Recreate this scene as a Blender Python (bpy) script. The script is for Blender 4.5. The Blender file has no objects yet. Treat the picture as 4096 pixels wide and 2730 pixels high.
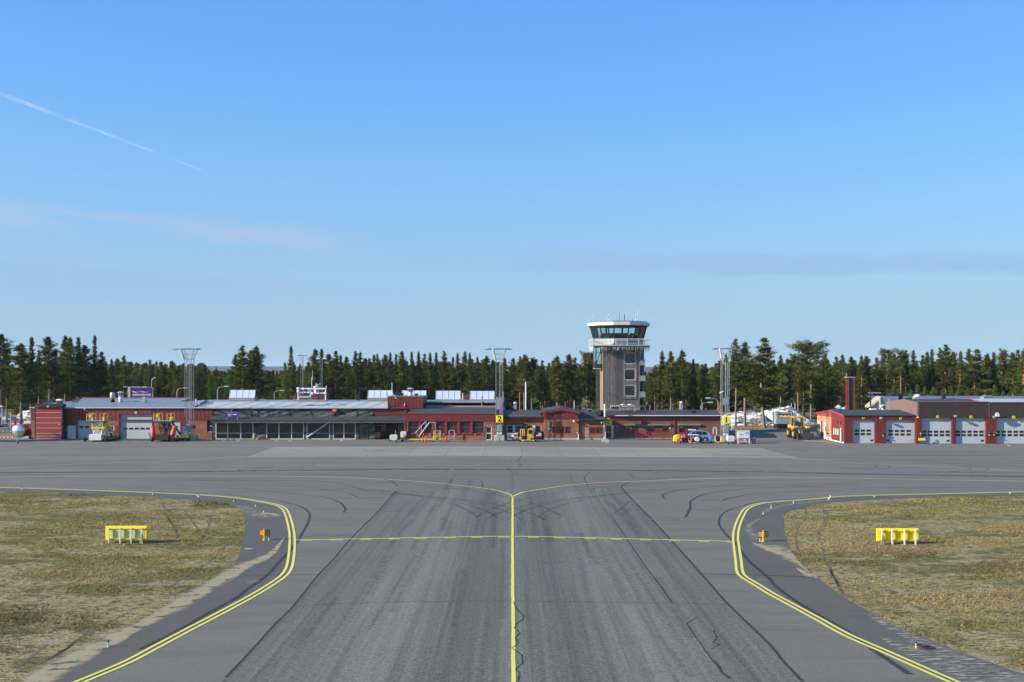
import bpy, math, random
import numpy as np
from mathutils import Vector, Matrix, noise as mnoise
from mathutils.geometry import tessellate_polygon
random.seed(7)
rng = np.random.default_rng(7)
R = math.radians
scene = bpy.context.scene
COL = scene.collection
FP, EYE, HY, CX = 3982.2, 10.5, 1480.0, 2048.0
HAZE = 6e-5
def PX(px, Y): return (px-CX)*Y/FP
def PZ(py, Y): return EYE-(py-HY)*Y/FP
def G(px, py):
    Y = FP*EYE/(py-HY)
    return (PX(px, Y), Y)
SUN_AZ, SUN_EL = R(17.0), R(21.5)
SUN = Vector((-math.cos(SUN_AZ)*math.cos(SUN_EL), -math.sin(SUN_AZ)*math.cos(SUN_EL), math.sin(SUN_EL)))

def nd(t, typ, ins=None, **props):
    n = t.nodes.new(typ)
    for k, v in props.items(): setattr(n, k, v)
    for k, v in (ins or {}).items():
        s = n.inputs[k]
        if isinstance(v, bpy.types.NodeSocket): t.links.new(v, s)
        else: s.default_value = v
    return n
def mth(t, op, a, b=None, c=None, clamp=False):
    ins = {0: a}
    if b is not None: ins[1] = b
    if c is not None: ins[2] = c
    n = nd(t, 'ShaderNodeMath', ins, operation=op); n.use_clamp = clamp
    return n.outputs[0]
def mix(t, f, a, b, mode='MIX'):
    n = nd(t, 'ShaderNodeMix', data_type='RGBA', blend_type=mode)
    for k, v in ((0, f), (6, a), (7, b)):
        s = n.inputs[k]
        if isinstance(v, bpy.types.NodeSocket): t.links.new(v, s)
        else: s.default_value = v if k == 0 else (tuple(v)+(1,))[:4]
    return n.outputs[2]
def ramp(t, f, *stops):
    n = nd(t, 'ShaderNodeValToRGB', {0: f}); e = n.color_ramp.elements
    while len(e) < len(stops): e.new(0.5)
    for el, (p, c) in zip(e, stops):
        el.position = p; el.color = (tuple(c)+(1,))[:4] if not isinstance(c, (int, float)) else (c, c, c, 1)
    return n.outputs[0]
def sstep(t, v, a, b):
    n = nd(t, 'ShaderNodeMapRange', {0: v, 1: a, 2: b, 3: 0., 4: 1.}, interpolation_type='SMOOTHSTEP')
    return n.outputs[0]
def coords(t, kind='Object', sc=(1, 1, 1), rot=(0, 0, 0), loc=(0, 0, 0)):
    if kind == 'World': o = nd(t, 'ShaderNodeNewGeometry').outputs['Position']
    else: o = nd(t, 'ShaderNodeTexCoord').outputs[kind]
    return nd(t, 'ShaderNodeMapping', {0: o, 1: loc, 2: rot, 3: sc}).outputs[0]
def noi(t, v, scale=1., detail=4., rough=.55, dist=0.):
    return nd(t, 'ShaderNodeTexNoise', {'Vector': v, 'Scale': scale, 'Detail': detail, 'Roughness': rough, 'Distortion': dist}).outputs[0]
def newmat(name):
    m = bpy.data.materials.new(name); m.use_nodes = True
    t = m.node_tree; t.nodes.clear()
    out = nd(t, 'ShaderNodeOutputMaterial')
    return m, t, out
def finish(t, out, col, rough=.7, metal=0., bump=None, bstr=.3, bdist=.02, spec=.4, alpha=None, **extra):
    ins = {'Base Color': col if isinstance(col, bpy.types.NodeSocket) else (tuple(col)+(1,))[:4], 'Roughness': rough, 'Metallic': metal, 'Specular IOR Level': spec}
    ins.update(extra)
    p = nd(t, 'ShaderNodeBsdfPrincipled', ins)
    if bump is not None:
        b = nd(t, 'ShaderNodeBump', {'Height': bump, 'Strength': bstr, 'Distance': bdist})
        t.links.new(b.outputs[0], p.inputs['Normal'])
    sh = p.outputs[0]
    if alpha is not None:
        tr = nd(t, 'ShaderNodeBsdfTransparent')
        mx = nd(t, 'ShaderNodeMixShader', {0: alpha, 1: tr.outputs[0], 2: sh}); sh = mx.outputs[0]
    t.links.new(sh, out.inputs[0])
MATS = {}
def M(name, rgb, rough=.55, metal=0., var=.16, scale=1.3, grime=.0, spec=.4, streak=False):
    """painted / plain surface with wear"""
    if name in MATS: return MATS[name]
    m, t, out = newmat(name)
    v = coords(t, 'Object', (1, 1, .35) if streak else (1, 1, 1))
    n1 = noi(t, v, scale, 5); n2 = noi(t, v, scale*9, 3)
    f = mth(t, 'ADD', mth(t, 'MULTIPLY', n1, .7), mth(t, 'MULTIPLY', n2, .3))
    k = nd(t, 'ShaderNodeMapRange', {0: f, 1: .3, 2: .7, 3: 1-var, 4: 1+var}).outputs[0]
    c = mix(t, 1., rgb, nd(t, 'ShaderNodeCombineColor', {0: k, 1: k, 2: k}).outputs[0], 'MULTIPLY')
    if grime: c = mix(t, mth(t, 'MULTIPLY', sstep(t, n1, .5, .72), grime), c, (.09, .075, .06))
    rr = nd(t, 'ShaderNodeMapRange', {0: n2, 1: .3, 2: .7, 3: max(.05, rough-.1), 4: min(1, rough+.1)}).outputs[0]
    finish(t, out, c, rr, metal, spec=spec)
    MATS[name] = m; return m
def brick_mat(name, c1, c2, mortar):
    m, t, out = newmat(name)
    o = nd(t, 'ShaderNodeTexCoord').outputs['Object']
    s = nd(t, 'ShaderNodeSeparateXYZ', {0: o}).outputs
    v = nd(t, 'ShaderNodeCombineXYZ', {0: mth(t, 'ADD', s[0], s[1]), 1: s[2], 2: 0.}).outputs[0]
    b = nd(t, 'ShaderNodeTexBrick', {'Vector': v, 'Color1': c1+(1,), 'Color2': c2+(1,), 'Mortar': mortar+(1,), 'Scale': 1., 'Mortar Size': .011, 'Brick Width': .26, 'Row Height': .078, 'Bias': -.1})
    big = noi(t, coords(t, 'Object', (.6, .6, 2.)), .9, 5)
    c = mix(t, 1., b.outputs[0], ramp(t, big, (.28, .62), (.72, 1.22)), 'MULTIPLY')
    pale = sstep(t, noi(t, coords(t, 'Object', (.25, .25, 3.)), 1.6, 6, .65), .60, .72)
    c = mix(t, mth(t, 'MULTIPLY', pale, .18), c, (.42, .28, .20))
    finish(t, out, c, .85, bump=b.outputs[1], bstr=.25, bdist=-.012, spec=.25)
    MATS[name] = m; return m
def wood_mat(name, base, dark, light, ang=0., pitch=7., axis='x'):
    m, t, out = newmat(name)
    v = coords(t, 'Object', (1, 1, 1), (0, ang, 0))
    s = nd(t, 'ShaderNodeSeparateXYZ', {0: v}).outputs
    ac = mth(t, 'ADD', s[0], s[1]); al = s[2]
    if axis == 'z': ac, al = al, ac
    bid = mth(t, 'FLOOR', mth(t, 'MULTIPLY', ac, pitch))
    rnd = nd(t, 'ShaderNodeTexWhiteNoise', {'W': bid}, noise_dimensions='1D').outputs[0]
    gv = nd(t, 'ShaderNodeCombineXYZ', {0: mth(t, 'MULTIPLY', ac, 9.), 1: mth(t, 'MULTIPLY', al, .7), 2: mth(t, 'MULTIPLY', rnd, 20.)}).outputs[0]
    g = noi(t, gv, 1.6, 6, .65)
    f = mth(t, 'ADD', mth(t, 'MULTIPLY', g, .75), mth(t, 'MULTIPLY', rnd, .25))
    c = ramp(t, f, (.25, dark), (.5, base), (.75, light))
    fr = mth(t, 'FRACT', mth(t, 'MULTIPLY', ac, pitch))
    gap = mth(t, 'SUBTRACT', 1., mth(t, 'MULTIPLY', sstep(t, fr, .86, .95), .65))
    c = mix(t, 1., c, nd(t, 'ShaderNodeCombineColor', {0: gap, 1: gap, 2: gap}).outputs[0], 'MULTIPLY')
    finish(t, out, c, .8, spec=.2, bump=g, bstr=.3, bdist=.01)
    MATS[name] = m; return m
def glass_mat(name, tint=(.03, .04, .045), see=0., rough=.04, tcol=(.8, .95, .92)):
    m, t, out = newmat(name)
    n = noi(t, coords(t, 'Object'), .8, 2)
    b = nd(t, 'ShaderNodeBump', {'Height': n, 'Strength': .06, 'Distance': .05}).outputs[0]
    if see <= 0:
        finish(t, out, mix(t, n, tuple(.6*x for x in tint), tuple(1.5*x for x in tint)), rough, spec=.6)
        t.nodes['Principled BSDF'].inputs['Normal'].default_value = (0, 0, 0)
        t.links.new(b, t.nodes['Principled BSDF'].inputs['Normal'])
    else:
        fr = nd(t, 'ShaderNodeFresnel', {'IOR': 1.5}).outputs[0]
        tr = nd(t, 'ShaderNodeBsdfTransparent', {0: tcol+(1,)}).outputs[0]
        gl = nd(t, 'ShaderNodeBsdfGlossy', {'Color': (1, 1, 1, 1), 'Roughness': rough, 'Normal': b}).outputs[0]
        mx = nd(t, 'ShaderNodeMixShader', {0: mth(t, 'ADD', mth(t, 'MULTIPLY', fr, .9), .02), 1: tr, 2: gl}).outputs[0]
        if see < 1:
            df = nd(t, 'ShaderNodeBsdfDiffuse', {0: tint+(1,)}).outputs[0]
            mx = nd(t, 'ShaderNodeMixShader', {0: 1-see, 1: mx, 2: df}).outputs[0]
        t.links.new(mx, out.inputs[0])
    MATS[name] = m; return m
def emit_mat(name, rgb, s):
    m, t, out = newmat(name)
    e = nd(t, 'ShaderNodeEmission', {0: rgb+(1,), 1: s}); t.links.new(e.outputs[0], out.inputs[0]); return m

class MB:
    def __init__(s): s.v = []; s.f = []
    def add(s, vs, fs):
        b = len(s.v); s.v += [tuple(p) for p in vs]; s.f += [tuple(b+i for i in f) for f in fs]; return s
    def box(s, x0, x1, y0, y1, z0, z1, bev=0.):
        if x0 > x1: x0, x1 = x1, x0
        if y0 > y1: y0, y1 = y1, y0
        if z0 > z1: z0, z1 = z1, z0
        b = min(bev, .45*(x1-x0), .45*(y1-y0), .45*(z1-z0))
        if b <= 0:
            return s.add([(x0, y0, z0), (x1, y0, z0), (x1, y1, z0), (x0, y1, z0), (x0, y0, z1), (x1, y0, z1), (x1, y1, z1), (x0, y1, z1)],
                         [(0, 3, 2, 1), (4, 5, 6, 7), (0, 1, 5, 4), (1, 2, 6, 5), (2, 3, 7, 6), (3, 0, 4, 7)])
        def ring(z, i): return [(x0+i, y0+b, z), (x0+b, y0+i, z), (x1-b, y0+i, z), (x1-i, y0+b, z), (x1-i, y1-b, z), (x1-b, y1-i, z), (x0+b, y1-i, z), (x0+i, y1-b, z)]
        rs = [[(x0+b, y0+b, z0), (x0+b, y0+b, z0), (x1-b, y0+b, z0), (x1-b, y0+b, z0), (x1-b, y1-b, z0), (x1-b, y1-b, z0), (x0+b, y1-b, z0), (x0+b, y1-b, z0)],
              ring(z0+b, 0), ring(z1-b, 0)]
        rs.append([(p[0], p[1], z1) for p in rs[0]])
        vs = [p for r in rs for p in r]; fs = []
        for k in range(3):
            for i in range(8): fs.append((k*8+i, k*8+(i+1) % 8, k*8+8+(i+1) % 8, k*8+8+i))
        fs.append((7, 5, 3, 1)); fs.append((24+1, 24+3, 24+5, 24+7))
        return s.add(vs, fs)
    def tube(s, p0, p1, r0, r1=None, n=6, caps=True):
        r1 = r0 if r1 is None else r1
        p0 = Vector(p0); p1 = Vector(p1); d = p1-p0
        if d.length < 1e-6: return s
        d.normalize(); a = d.orthogonal().normalized(); c = d.cross(a)
        vs = []
        for p, r in ((p0, r0), (p1, r1)):
            for i in range(n):
                an = 2*math.pi*i/n; vs.append(p+a*(r*math.cos(an))+c*(r*math.sin(an)))
        fs = [(i, (i+1) % n, n+(i+1) % n, n+i) for i in range(n)]
        if caps: fs += [tuple(range(n-1, -1, -1)), tuple(range(n, 2*n))]
        return s.add(vs, fs)
    def path(s, pts, r, n=6):
        for a, b in zip(pts[:-1], pts[1:]): s.tube(a, b, r, r, n)
        return s
    def lathe(s, prof, c=(0, 0, 0), n=14, axis='z'):
        vs = []; fs = []
        for r, z in prof:
            for i in range(n):
                an = 2*math.pi*i/n; q = (r*math.cos(an), r*math.sin(an), z)
                if axis == 'y': q = (q[0], q[2], q[1])
                elif axis == 'x': q = (q[2], q[0], q[1])
                vs.append((q[0]+c[0], q[1]+c[1], q[2]+c[2]))
        for k in range(len(prof)-1):
            for i in range(n): fs.append((k*n+i, k*n+(i+1) % n, (k+1)*n+(i+1) % n, (k+1)*n+i))
        fs += [tuple(range(n-1, -1, -1)), tuple((len(prof)-1)*n+i for i in range(n))]
        return s.add(vs, fs)
    def prism(s, poly, y0, y1, plane='xz'):
        """poly in (x,z) extruded y0..y1, or (y,z) extruded in x, or (x,y) extruded in z"""
        n = len(poly)
        def q(p, e):
            return (p[0], e, p[1]) if plane == 'xz' else ((e, p[0], p[1]) if plane == 'yz' else (p[0], p[1], e))
        vs = [q(p, y0) for p in poly]+[q(p, y1) for p in poly]
        fs = [tuple(range(n)), tuple(range(2*n-1, n-1, -1))]+[(i, n+i, n+(i+1) % n, (i+1) % n) for i in range(n)]
        return s.add(vs, fs)
    def quad(s, a, b, c, d): return s.add([a, b, c, d], [(0, 1, 2, 3)])
    def slab(s, a, b, c, d, th):
        """roof slab: quad a,b,c,d thickened downwards"""
        vs = [a, b, c, d]+[(p[0], p[1], p[2]-th) for p in (a, b, c, d)]
        return s.add(vs, [(0, 1, 2, 3), (7, 6, 5, 4), (0, 4, 5, 1), (1, 5, 6, 2), (2, 6, 7, 3), (3, 7, 4, 0)])
    def wall(s, x0, x1, z0, z1, Y, th=.3, holes=()):
        xs = sorted({x0, x1}|{min(max(h[i], x0), x1) for h in holes for i in (0, 1)})
        zs = sorted({z0, z1}|{min(max(h[i], z0), z1) for h in holes for i in (2, 3)})
        for i in range(len(xs)-1):
            for k in range(len(zs)-1):
                cx = (xs[i]+xs[i+1])/2; cz = (zs[k]+zs[k+1])/2
                if any(h[0] < cx < h[1] and h[2] < cz < h[3] for h in holes): continue
                s.quad((xs[i], Y, zs[k]), (xs[i+1], Y, zs[k]), (xs[i+1], Y, zs[k+1]), (xs[i], Y, zs[k+1]))
        for h in holes:
            a, b, c, d = max(h[0], x0), min(h[1], x1), max(h[2], z0), min(h[3], z1); e = Y+th
            s.quad((a, Y, c), (a, e, c), (a, e, d), (a, Y, d)); s.quad((b, Y, c), (b, Y, d), (b, e, d), (b, e, c))
            s.quad((a, Y, d), (a, e, d), (b, e, d), (b, Y, d))
            if c > z0+.01: s.quad((a, Y, c), (b, Y, c), (b, e, c), (a, e, c))
        s.quad((x0, Y, z0), (x0, Y, z1), (x0, Y+th, z1), (x0, Y+th, z0)); s.quad((x1, Y, z0), (x1, Y+th, z0), (x1, Y+th, z1), (x1, Y, z1))
        s.quad((x0, Y, z1), (x1, Y, z1), (x1, Y+th, z1), (x0, Y+th, z1))
        return s
    def clad(s, x0, x1, z0, z1, Y, pitch=.6, gap=.06, dep=.05, holes=()):
        n = max(1, round((x1-x0)/pitch)); p = (x1-x0)/n
        for i in range(n):
            a = x0+i*p+gap/2; b = x0+(i+1)*p-gap/2; segs = [(z0, z1)]
            for h in holes:
                if h[0] < (a+b)/2 < h[1]:
                    segs = [q for g in segs for q in ((g[0], min(g[1], h[2])), (max(g[0], h[3]), g[1])) if q[1]-q[0] > .02]
            for c, d in segs: s.box(a, b, Y-dep, Y, c, d)
        return s
    def build(s, name, mat=None, parent=None, smooth=False, uv=None):
        me = bpy.data.meshes.new(name)
        off = Vector(parent.get('_o', (0, 0, 0))) if parent is not None else Vector((0, 0, 0))
        me.from_pydata([(p[0]-off.x, p[1]-off.y, p[2]-off.z) for p in s.v], [], s.f)
        if mat is not None:
            me.materials.append(MATS[mat] if isinstance(mat, str) else mat)
        if smooth:
            me.polygons.foreach_set('use_smooth', [True]*len(me.polygons))
        me.update()
        o = bpy.data.objects.new(name, me); COL.objects.link(o)
        if parent is not None: o.parent = parent; o['_o'] = tuple(off)
        return o
def tag(o, label, cat, group=None):
    o['label'] = label; o['category'] = cat
    if group: o['group'] = group
    return o
def thing(name, label, cat, loc=(0, 0, 0), group=None):
    o = bpy.data.objects.new(name, None); o.empty_display_size = .3; COL.objects.link(o); o.location = loc; o['_o'] = tuple(loc)
    return tag(o, label, cat, group)
def struct(o): o['kind'] = 'structure'; return o
def dup(root, loc, rz=0., sc=1., label=None, group=None):
    r = root.copy(); COL.objects.link(r); r.location = loc; r.rotation_euler = (0, 0, rz); r.scale = (sc,)*3 if not isinstance(sc, tuple) else sc
    if label: r['label'] = label
    if group: r['group'] = group
    for ch in list(root.children):
        c = ch.copy(); COL.objects.link(c); c.parent = r
        for g in list(ch.children):
            d = g.copy(); COL.objects.link(d); d.parent = c
    return r
def text(name, s, size, mat, parent, x, y, z, align='CENTER', ex=.004, bold=0., sx=1.):
    """flat lettering facing the viewer (-Y)"""
    cu = bpy.data.curves.new(name, 'FONT'); cu.body = s; cu.size = size; cu.align_x = align; cu.align_y = 'CENTER'; cu.extrude = ex; cu.offset = bold; cu.resolution_u = 3
    to = bpy.data.objects.new('tmp', cu); COL.objects.link(to)
    dg = bpy.context.evaluated_depsgraph_get(); me = bpy.data.meshes.new_from_object(to.evaluated_get(dg))
    bpy.data.objects.remove(to); bpy.data.curves.remove(cu)
    off = Vector(parent.get('_o', (0, 0, 0)))
    me.transform(Matrix.Translation(Vector((x, y, z))-off) @ Matrix.Rotation(R(90), 4, 'X') @ Matrix.Diagonal((sx, 1, 1, 1)))
    me.materials.clear(); me.materials.append(MATS[mat] if isinstance(mat, str) else mat)
    o = bpy.data.objects.new(name, me); COL.objects.link(o); o.parent = parent; o['_o'] = tuple(off)
    return o

M('red_cladding', (.155, .027, .023), .5, var=.12, scale=.8, streak=True)
M('bright_red_cladding', (.175, .028, .021), .5, var=.12)
M('red_trim', (.27, .05, .046), .5)
M('red_frame', (.25, .027, .025), .45)
M('dark_red', (.10, .018, .018), .6)
M('roof_grey', (.26, .268, .268), .45, .2, var=.1, scale=.25)
M('roof_light', (.43, .42, .395), .5, var=.08, scale=.25)
M('roof_felt', (.040, .043, .043), .85, var=.22, scale=.35)
M('roof_green', (.036, .046, .043), .8, var=.2, scale=.35)
M('roof_blue', (.10, .14, .21), .35, .3)  # blue of shaded roofs under open sky put into the base colour
M('white_paint', (.62, .62, .60), .45, var=.1, grime=.25)
M('white_trim', (.58, .58, .575), .5, var=.06)
M('door_grey', (.43, .45, .475), .5, var=.07, scale=.5)
M('door_white', (.62, .62, .60), .5, var=.07)
M('dark_metal', (.035, .037, .04), .5, .3)
M('black_paint', (.018, .019, .02), .5)
M('rubber', (.015, .015, .016), .85)
M('steel', (.46, .48, .50), .38, .75, var=.12)
M('galvanised', (.36, .365, .36), .5, .45, var=.14)
M('grey_box', (.22, .245, .26), .5, var=.1)
M('mast_steel', (.22, .225, .22), .5, .4)
M('concrete', (.40, .39, .35), .9, var=.18, grime=.3)
M('yellow_paint', (.66, .45, .02), .45, var=.12, grime=.15)
M('sign_yellow', (.86, .66, .015), .4, var=.05)
M('sign_yellow_pale', (.52, .55, .27), .4, var=.25, scale=2.5)
M('orange_paint', (.62, .31, .02), .4, var=.08)
M('safety_orange', (.75, .12, .02), .5)
M('fabric_red', (.27, .022, .026), .6, var=.08)
M('red_paint', (.42, .03, .026), .42, var=.1)
M('tarp_red', (.70, .10, .06), .6, var=.12)
M('blue_paint', (.06, .14, .52), .45)
M('sign_blue', (.012, .03, .36), .4, var=.05)
M('lamp_blue', (.012, .014, .16), .12, spec=.8)
M('cyan_paint', (.02, .35, .42), .4)
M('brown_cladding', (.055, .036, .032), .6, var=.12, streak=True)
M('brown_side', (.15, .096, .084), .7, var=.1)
M('cream', (.60, .57, .45), .6, var=.06)
M('purple', (.055, .022, .16), .5, var=.1)
M('mauve', (.26, .11, .30), .5, var=.12)
M('pale_text', (.62, .56, .74), .5, var=.05)
M('white_text', (.85, .85, .85), .5, var=.03)
M('orange_text', (.80, .38, .10), .5, var=.03)
M('black_text', (.012, .012, .012), .5, var=.03)
M('copper', (.42, .17, .07), .35, .6)
M('aluminium', (.70, .71, .72), .28, .85, var=.06)
M('car_silver', (.36, .42, .50), .28, .6, var=.04)
M('stone', (.30, .25, .21), .9, var=.3, scale=4.)
M('lintel', (.17, .175, .12), .85, var=.2)
M('hose_yellow', (.75, .42, .03), .5)
M('pallet_wood', (.36, .28, .18), .85, var=.2)
M('tar_blue', (.10, .13, .18), .6)
M('ice', (.75, .80, .84), .15, spec=.6)
M('skylight_panel', (.50, .56, .62), .22, var=.05, spec=.7)
M('dark_interior', (.03, .028, .026), .9)
M('interior_wall', (.20, .15, .11), .9)
M('bucket_steel', (.075, .055, .05), .55, .4, var=.3)
brick_mat('brick', (.36, .115, .055), (.28, .085, .042), (.22, .13, .09))
brick_mat('brick_dark', (.19, .072, .056), (.15, .058, .046), (.17, .11, .09))
brick_mat('brick_light', (.50, .19, .095), (.44, .16, .08), (.45, .32, .22))
wood_mat('wood_tower', (.235, .198, .165), (.12, .096, .078), (.38, .335, .295), pitch=5.5)
wood_mat('wood_warm', (.24, .175, .115), (.15, .10, .065), (.34, .26, .18), pitch=4.)
wood_mat('wood_dark_a', (.060, .062, .062), (.020, .021, .022), (.27, .265, .25), ang=R(-18), pitch=3.2, axis='z')
wood_mat('wood_dark_b', (.060, .062, .062), (.020, .021, .022), (.27, .265, .25), ang=R(18), pitch=3.2, axis='z')
glass_mat('glass_dark', (.020, .028, .030))
glass_mat('glass_bay', (.05, .06, .065), see=.82, tcol=(.55, .62, .62))
glass_mat('glass_cab', (.1, .2, .2), see=.985, tcol=(.80, .95, .92))
glass_mat('glass_car', (.012, .015, .018))
MATS['led_red'] = emit_mat('led_red', (1., .06, .03), 2.2)
w = bpy.data.worlds.new('World'); scene.world = w; w.use_nodes = True; t = w.node_tree; t.nodes.clear()
SKY_STRENGTH = .095
sky = nd(t, 'ShaderNodeTexSky', sky_type='NISHITA', sun_disc=False, sun_elevation=SUN_EL, sun_rotation=math.atan2(SUN.x, SUN.y) % (2*math.pi), altitude=300., air_density=1.0, dust_density=.35, ozone_density=2.2)
tc = nd(t, 'ShaderNodeTexCoord').outputs['Generated']
s = nd(t, 'ShaderNodeSeparateXYZ', {0: tc}).outputs
az = mth(t, 'ARCTAN2', s[0], s[1])
el = mth(t, 'DIVIDE', s[2], mth(t, 'SQRT', mth(t, 'ADD', mth(t, 'MULTIPLY', s[0], s[0]), mth(t, 'MULTIPLY', s[1], s[1]))))
def sp(px, py):
    a = math.atan((px-CX)/FP); return a, (HY-py)/FP*math.cos(a)
def cv(scx, scy, loc=0.): return nd(t, 'ShaderNodeCombineXYZ', {0: mth(t, 'MULTIPLY', az, scx), 1: mth(t, 'MULTIPLY', el, scy), 2: loc}).outputs[0]
def cloud(top, bot, x0, x1, fade, wob, nsc, thr, amt, seed):
    """a bank between two lines (each two photo points), ragged by noise"""
    def line(p, q):
        (a0, e0), (a1, e1) = sp(*p), sp(*q); k = (e1-e0)/(a1-a0)
        return mth(t, 'ADD', mth(t, 'MULTIPLY', mth(t, 'SUBTRACT', az, a0), k), e0)
    n = noi(t, cv(*nsc, seed), 1., 7, .62, .4)
    ee = mth(t, 'ADD', el, mth(t, 'MULTIPLY', mth(t, 'SUBTRACT', n, .5), wob))
    up = sstep(t, mth(t, 'SUBTRACT', line(*top), ee), 0., fade[0]); lo = sstep(t, mth(t, 'SUBTRACT', ee, line(*bot)), 0., fade[1])
    a0, a1 = sp(x0, 800)[0], sp(x1, 800)[0]
    azn = mth(t, 'ADD', az, mth(t, 'MULTIPLY', mth(t, 'SUBTRACT', n, .5), .12))
    hx = mth(t, 'MULTIPLY', sstep(t, azn, a0-.04, a0+.04), mth(t, 'SUBTRACT', 1., sstep(t, azn, a1-.05, a1+.03)))
    m_ = mth(t, 'MULTIPLY', mth(t, 'MULTIPLY', up, lo), hx)
    return mth(t, 'MULTIPLY', mth(t, 'MULTIPLY', m_, sstep(t, n, *thr)), amt)
tint = ramp(t, mth(t, 'MULTIPLY', el, 2.), (.0, (.44, .62, 1.0)), (.06, (.42, .565, .85)), (.14, (.45, .59, .79)), (.34, (.66, .89, 1.06)), (.55, (.70, 1.02, 1.30)), (.72, (.66, 1.06, 1.45)), (1., (.62, 1.0, 1.4)))
skyc = mix(t, 1., sky.outputs[0], tint, 'MULTIPLY')
CLW = 8.2      # radiance of thin sunlit cloud before the background strength
cl = [cloud(((0, 775), (1400, 905)), ((0, 925), (1400, 1025)), -1500, 1400, (.012, .014), .045, (9, 46), (.30, .6), .9, 3.1),
      cloud(((1350, 1020), (2200, 975)), ((1350, 1045), (2200, 1085)), 1430, 2500, (.010, .006), .03, (10, 60), (.26, .56), .75, 8.4),
      cloud(((2000, 975), (4096, 1000)), ((2000, 1082), (4096, 1118)), 2150, 6500, (.008, .006), .022, (9, 60), (.2, .5), .85, 1.7),
      cloud(((0, 1035), (2950, 1175)), ((0, 1320), (2950, 1205)), -3000, 2900, (.008, .05), .022, (6, 70), (.1, .5), .85, 5.5),
      cloud(((1700, 1225), (4096, 1215)), ((1700, 1260), (4096, 1262)), 1900, 5200, (.01, .012), .03, (7, 80), (.34, .64), .6, 6.9),
      cloud(((-200, 725), (260, 750)), ((-200, 755), (260, 762)), -500, 160, (.01, .008), .02, (12, 50), (.3, .6), .4, 2.2)]
day = ramp(t, mth(t, 'MULTIPLY', el, 2.), (0., (.214, .334, .45)), (.15, (.225, .343, .46)), (.34, (.150, .323, .53)), (.54, (.104, .264, .552)), (.72, (.081, .236, .537)), (1., (.07, .21, .5)))
day = mix(t, 1., day, (10, 10, 10), 'MULTIPLY')
c = mix(t, .72, skyc, day)
for k, a in enumerate(cl):
    c = mix(t, a, c, (2.35, 3.20, 4.60) if k in (0, 5) else (1.96, 3.08, 4.72))
bg = nd(t, 'ShaderNodeBackground', {0: c, 1: SKY_STRENGTH}); o = nd(t, 'ShaderNodeOutputWorld', {0: bg.outputs[0]})

ld = bpy.data.lights.new('sun', 'SUN'); ld.energy = 5.; ld.angle = R(.53); ld.color = (1., .93, .80)
lo = bpy.data.objects.new('sun', ld); COL.objects.link(lo); lo.rotation_euler = (-SUN).to_track_quat('-Z', 'Y').to_euler(); lo.location = (-60, -20, 60)
cd = bpy.data.cameras.new('camera'); cd.lens = 35; cd.sensor_width = 36; cd.shift_y = (HY-1365)/4096; cd.clip_start = .5; cd.clip_end = 40000
co = bpy.data.objects.new('camera', cd); COL.objects.link(co); co.location = (0, 0, EYE); co.rotation_euler = (R(90), 0, 0); scene.camera = co
scene.view_settings.view_transform = 'Standard'; scene.view_settings.look = 'None'; scene.view_settings.gamma = 1; scene.view_settings.exposure = .88
scene.render.resolution_x = 1024; scene.render.resolution_y = 682
cy = scene.cycles
cy.use_denoising = True
try: cy.denoiser = 'OPENIMAGEDENOISE'
except Exception: pass
cy.max_bounces = 6; cy.diffuse_bounces = 3; cy.glossy_bounces = 3; cy.transparent_max_bounces = 24; cy.transmission_bounces = 4
def catmull(pts, n=8):
    P = [Vector((p[0], p[1], 0)) for p in pts]; P = [2*P[0]-P[1]]+P+[2*P[-1]-P[-2]]; out = []
    for i in range(1, len(P)-2):
        for k in range(n):
            u = k/n; a, b, c, d = P[i-1:i+3]
            out.append(.5*((2*b)+(c-a)*u+(2*a-5*b+4*c-d)*u*u+(3*b-a-3*c+d)*u**3))
    return out+[P[-2]]
def ribbon(mesh, pts, width, z, offset=0., smooth=True, n=8, jit=0.):
    """mesh = dict(v,f,uv). pts on the ground, width number or (w0,w1)"""
    pl = catmull(pts, n) if smooth and len(pts) > 2 else [Vector((p[0], p[1], 0)) for p in pts]
    L = 0.; b = len(mesh['v']); N = len(pl); w0, w1 = width if isinstance(width, tuple) else (width, width)
    for i, p in enumerate(pl):
        d = (pl[min(i+1, N-1)]-pl[max(i-1, 0)]).normalized(); nn = Vector((-d.y, d.x, 0))
        if i: L += (p-pl[i-1]).length
        w = w0+(w1-w0)*i/max(1, N-1)
        o = offset+(random.uniform(-jit, jit) if jit else 0)
        for s in (-.5, .5):
            q = p+nn*(o+s*w); mesh['v'].append((q.x, q.y, z)); mesh['uv'].append((L, s+.5))
    mesh['f'] += [(b+2*i, b+2*i+1, b+2*i+3, b+2*i+2)[::-1] for i in range(N-1)]
def new_rib(): return {'v': [], 'f': [], 'uv': []}
def rib_obj(name, mesh, mat, parent=None):
    me = bpy.data.meshes.new(name); me.from_pydata(mesh['v'], [], mesh['f']); me.materials.append(MATS[mat])
    l = me.uv_layers.new(name='UVMap')
    for lp in me.loops: l.data[lp.index].uv = mesh['uv'][lp.vertex_index]
    o = bpy.data.objects.new(name, me); COL.objects.link(o)
    if parent: o.parent = parent
    return o
def sheet(name, pts, z, mat):
    me = bpy.data.meshes.new(name)
    tri = tessellate_polygon([[Vector((p[0], p[1], 0)) for p in pts]])
    vs = [(p[0], p[1], z) for p in pts]; fs = []
    for a, b, c in tri:
        n = (Vector(vs[b])-Vector(vs[a])).cross(Vector(vs[c])-Vector(vs[a])).z
        fs.append((a, b, c) if n > 0 else (a, c, b))
    me.from_pydata(vs, [], fs); me.materials.append(MATS[mat]); o = bpy.data.objects.new(name, me); COL.objects.link(o); return struct(o)

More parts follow.
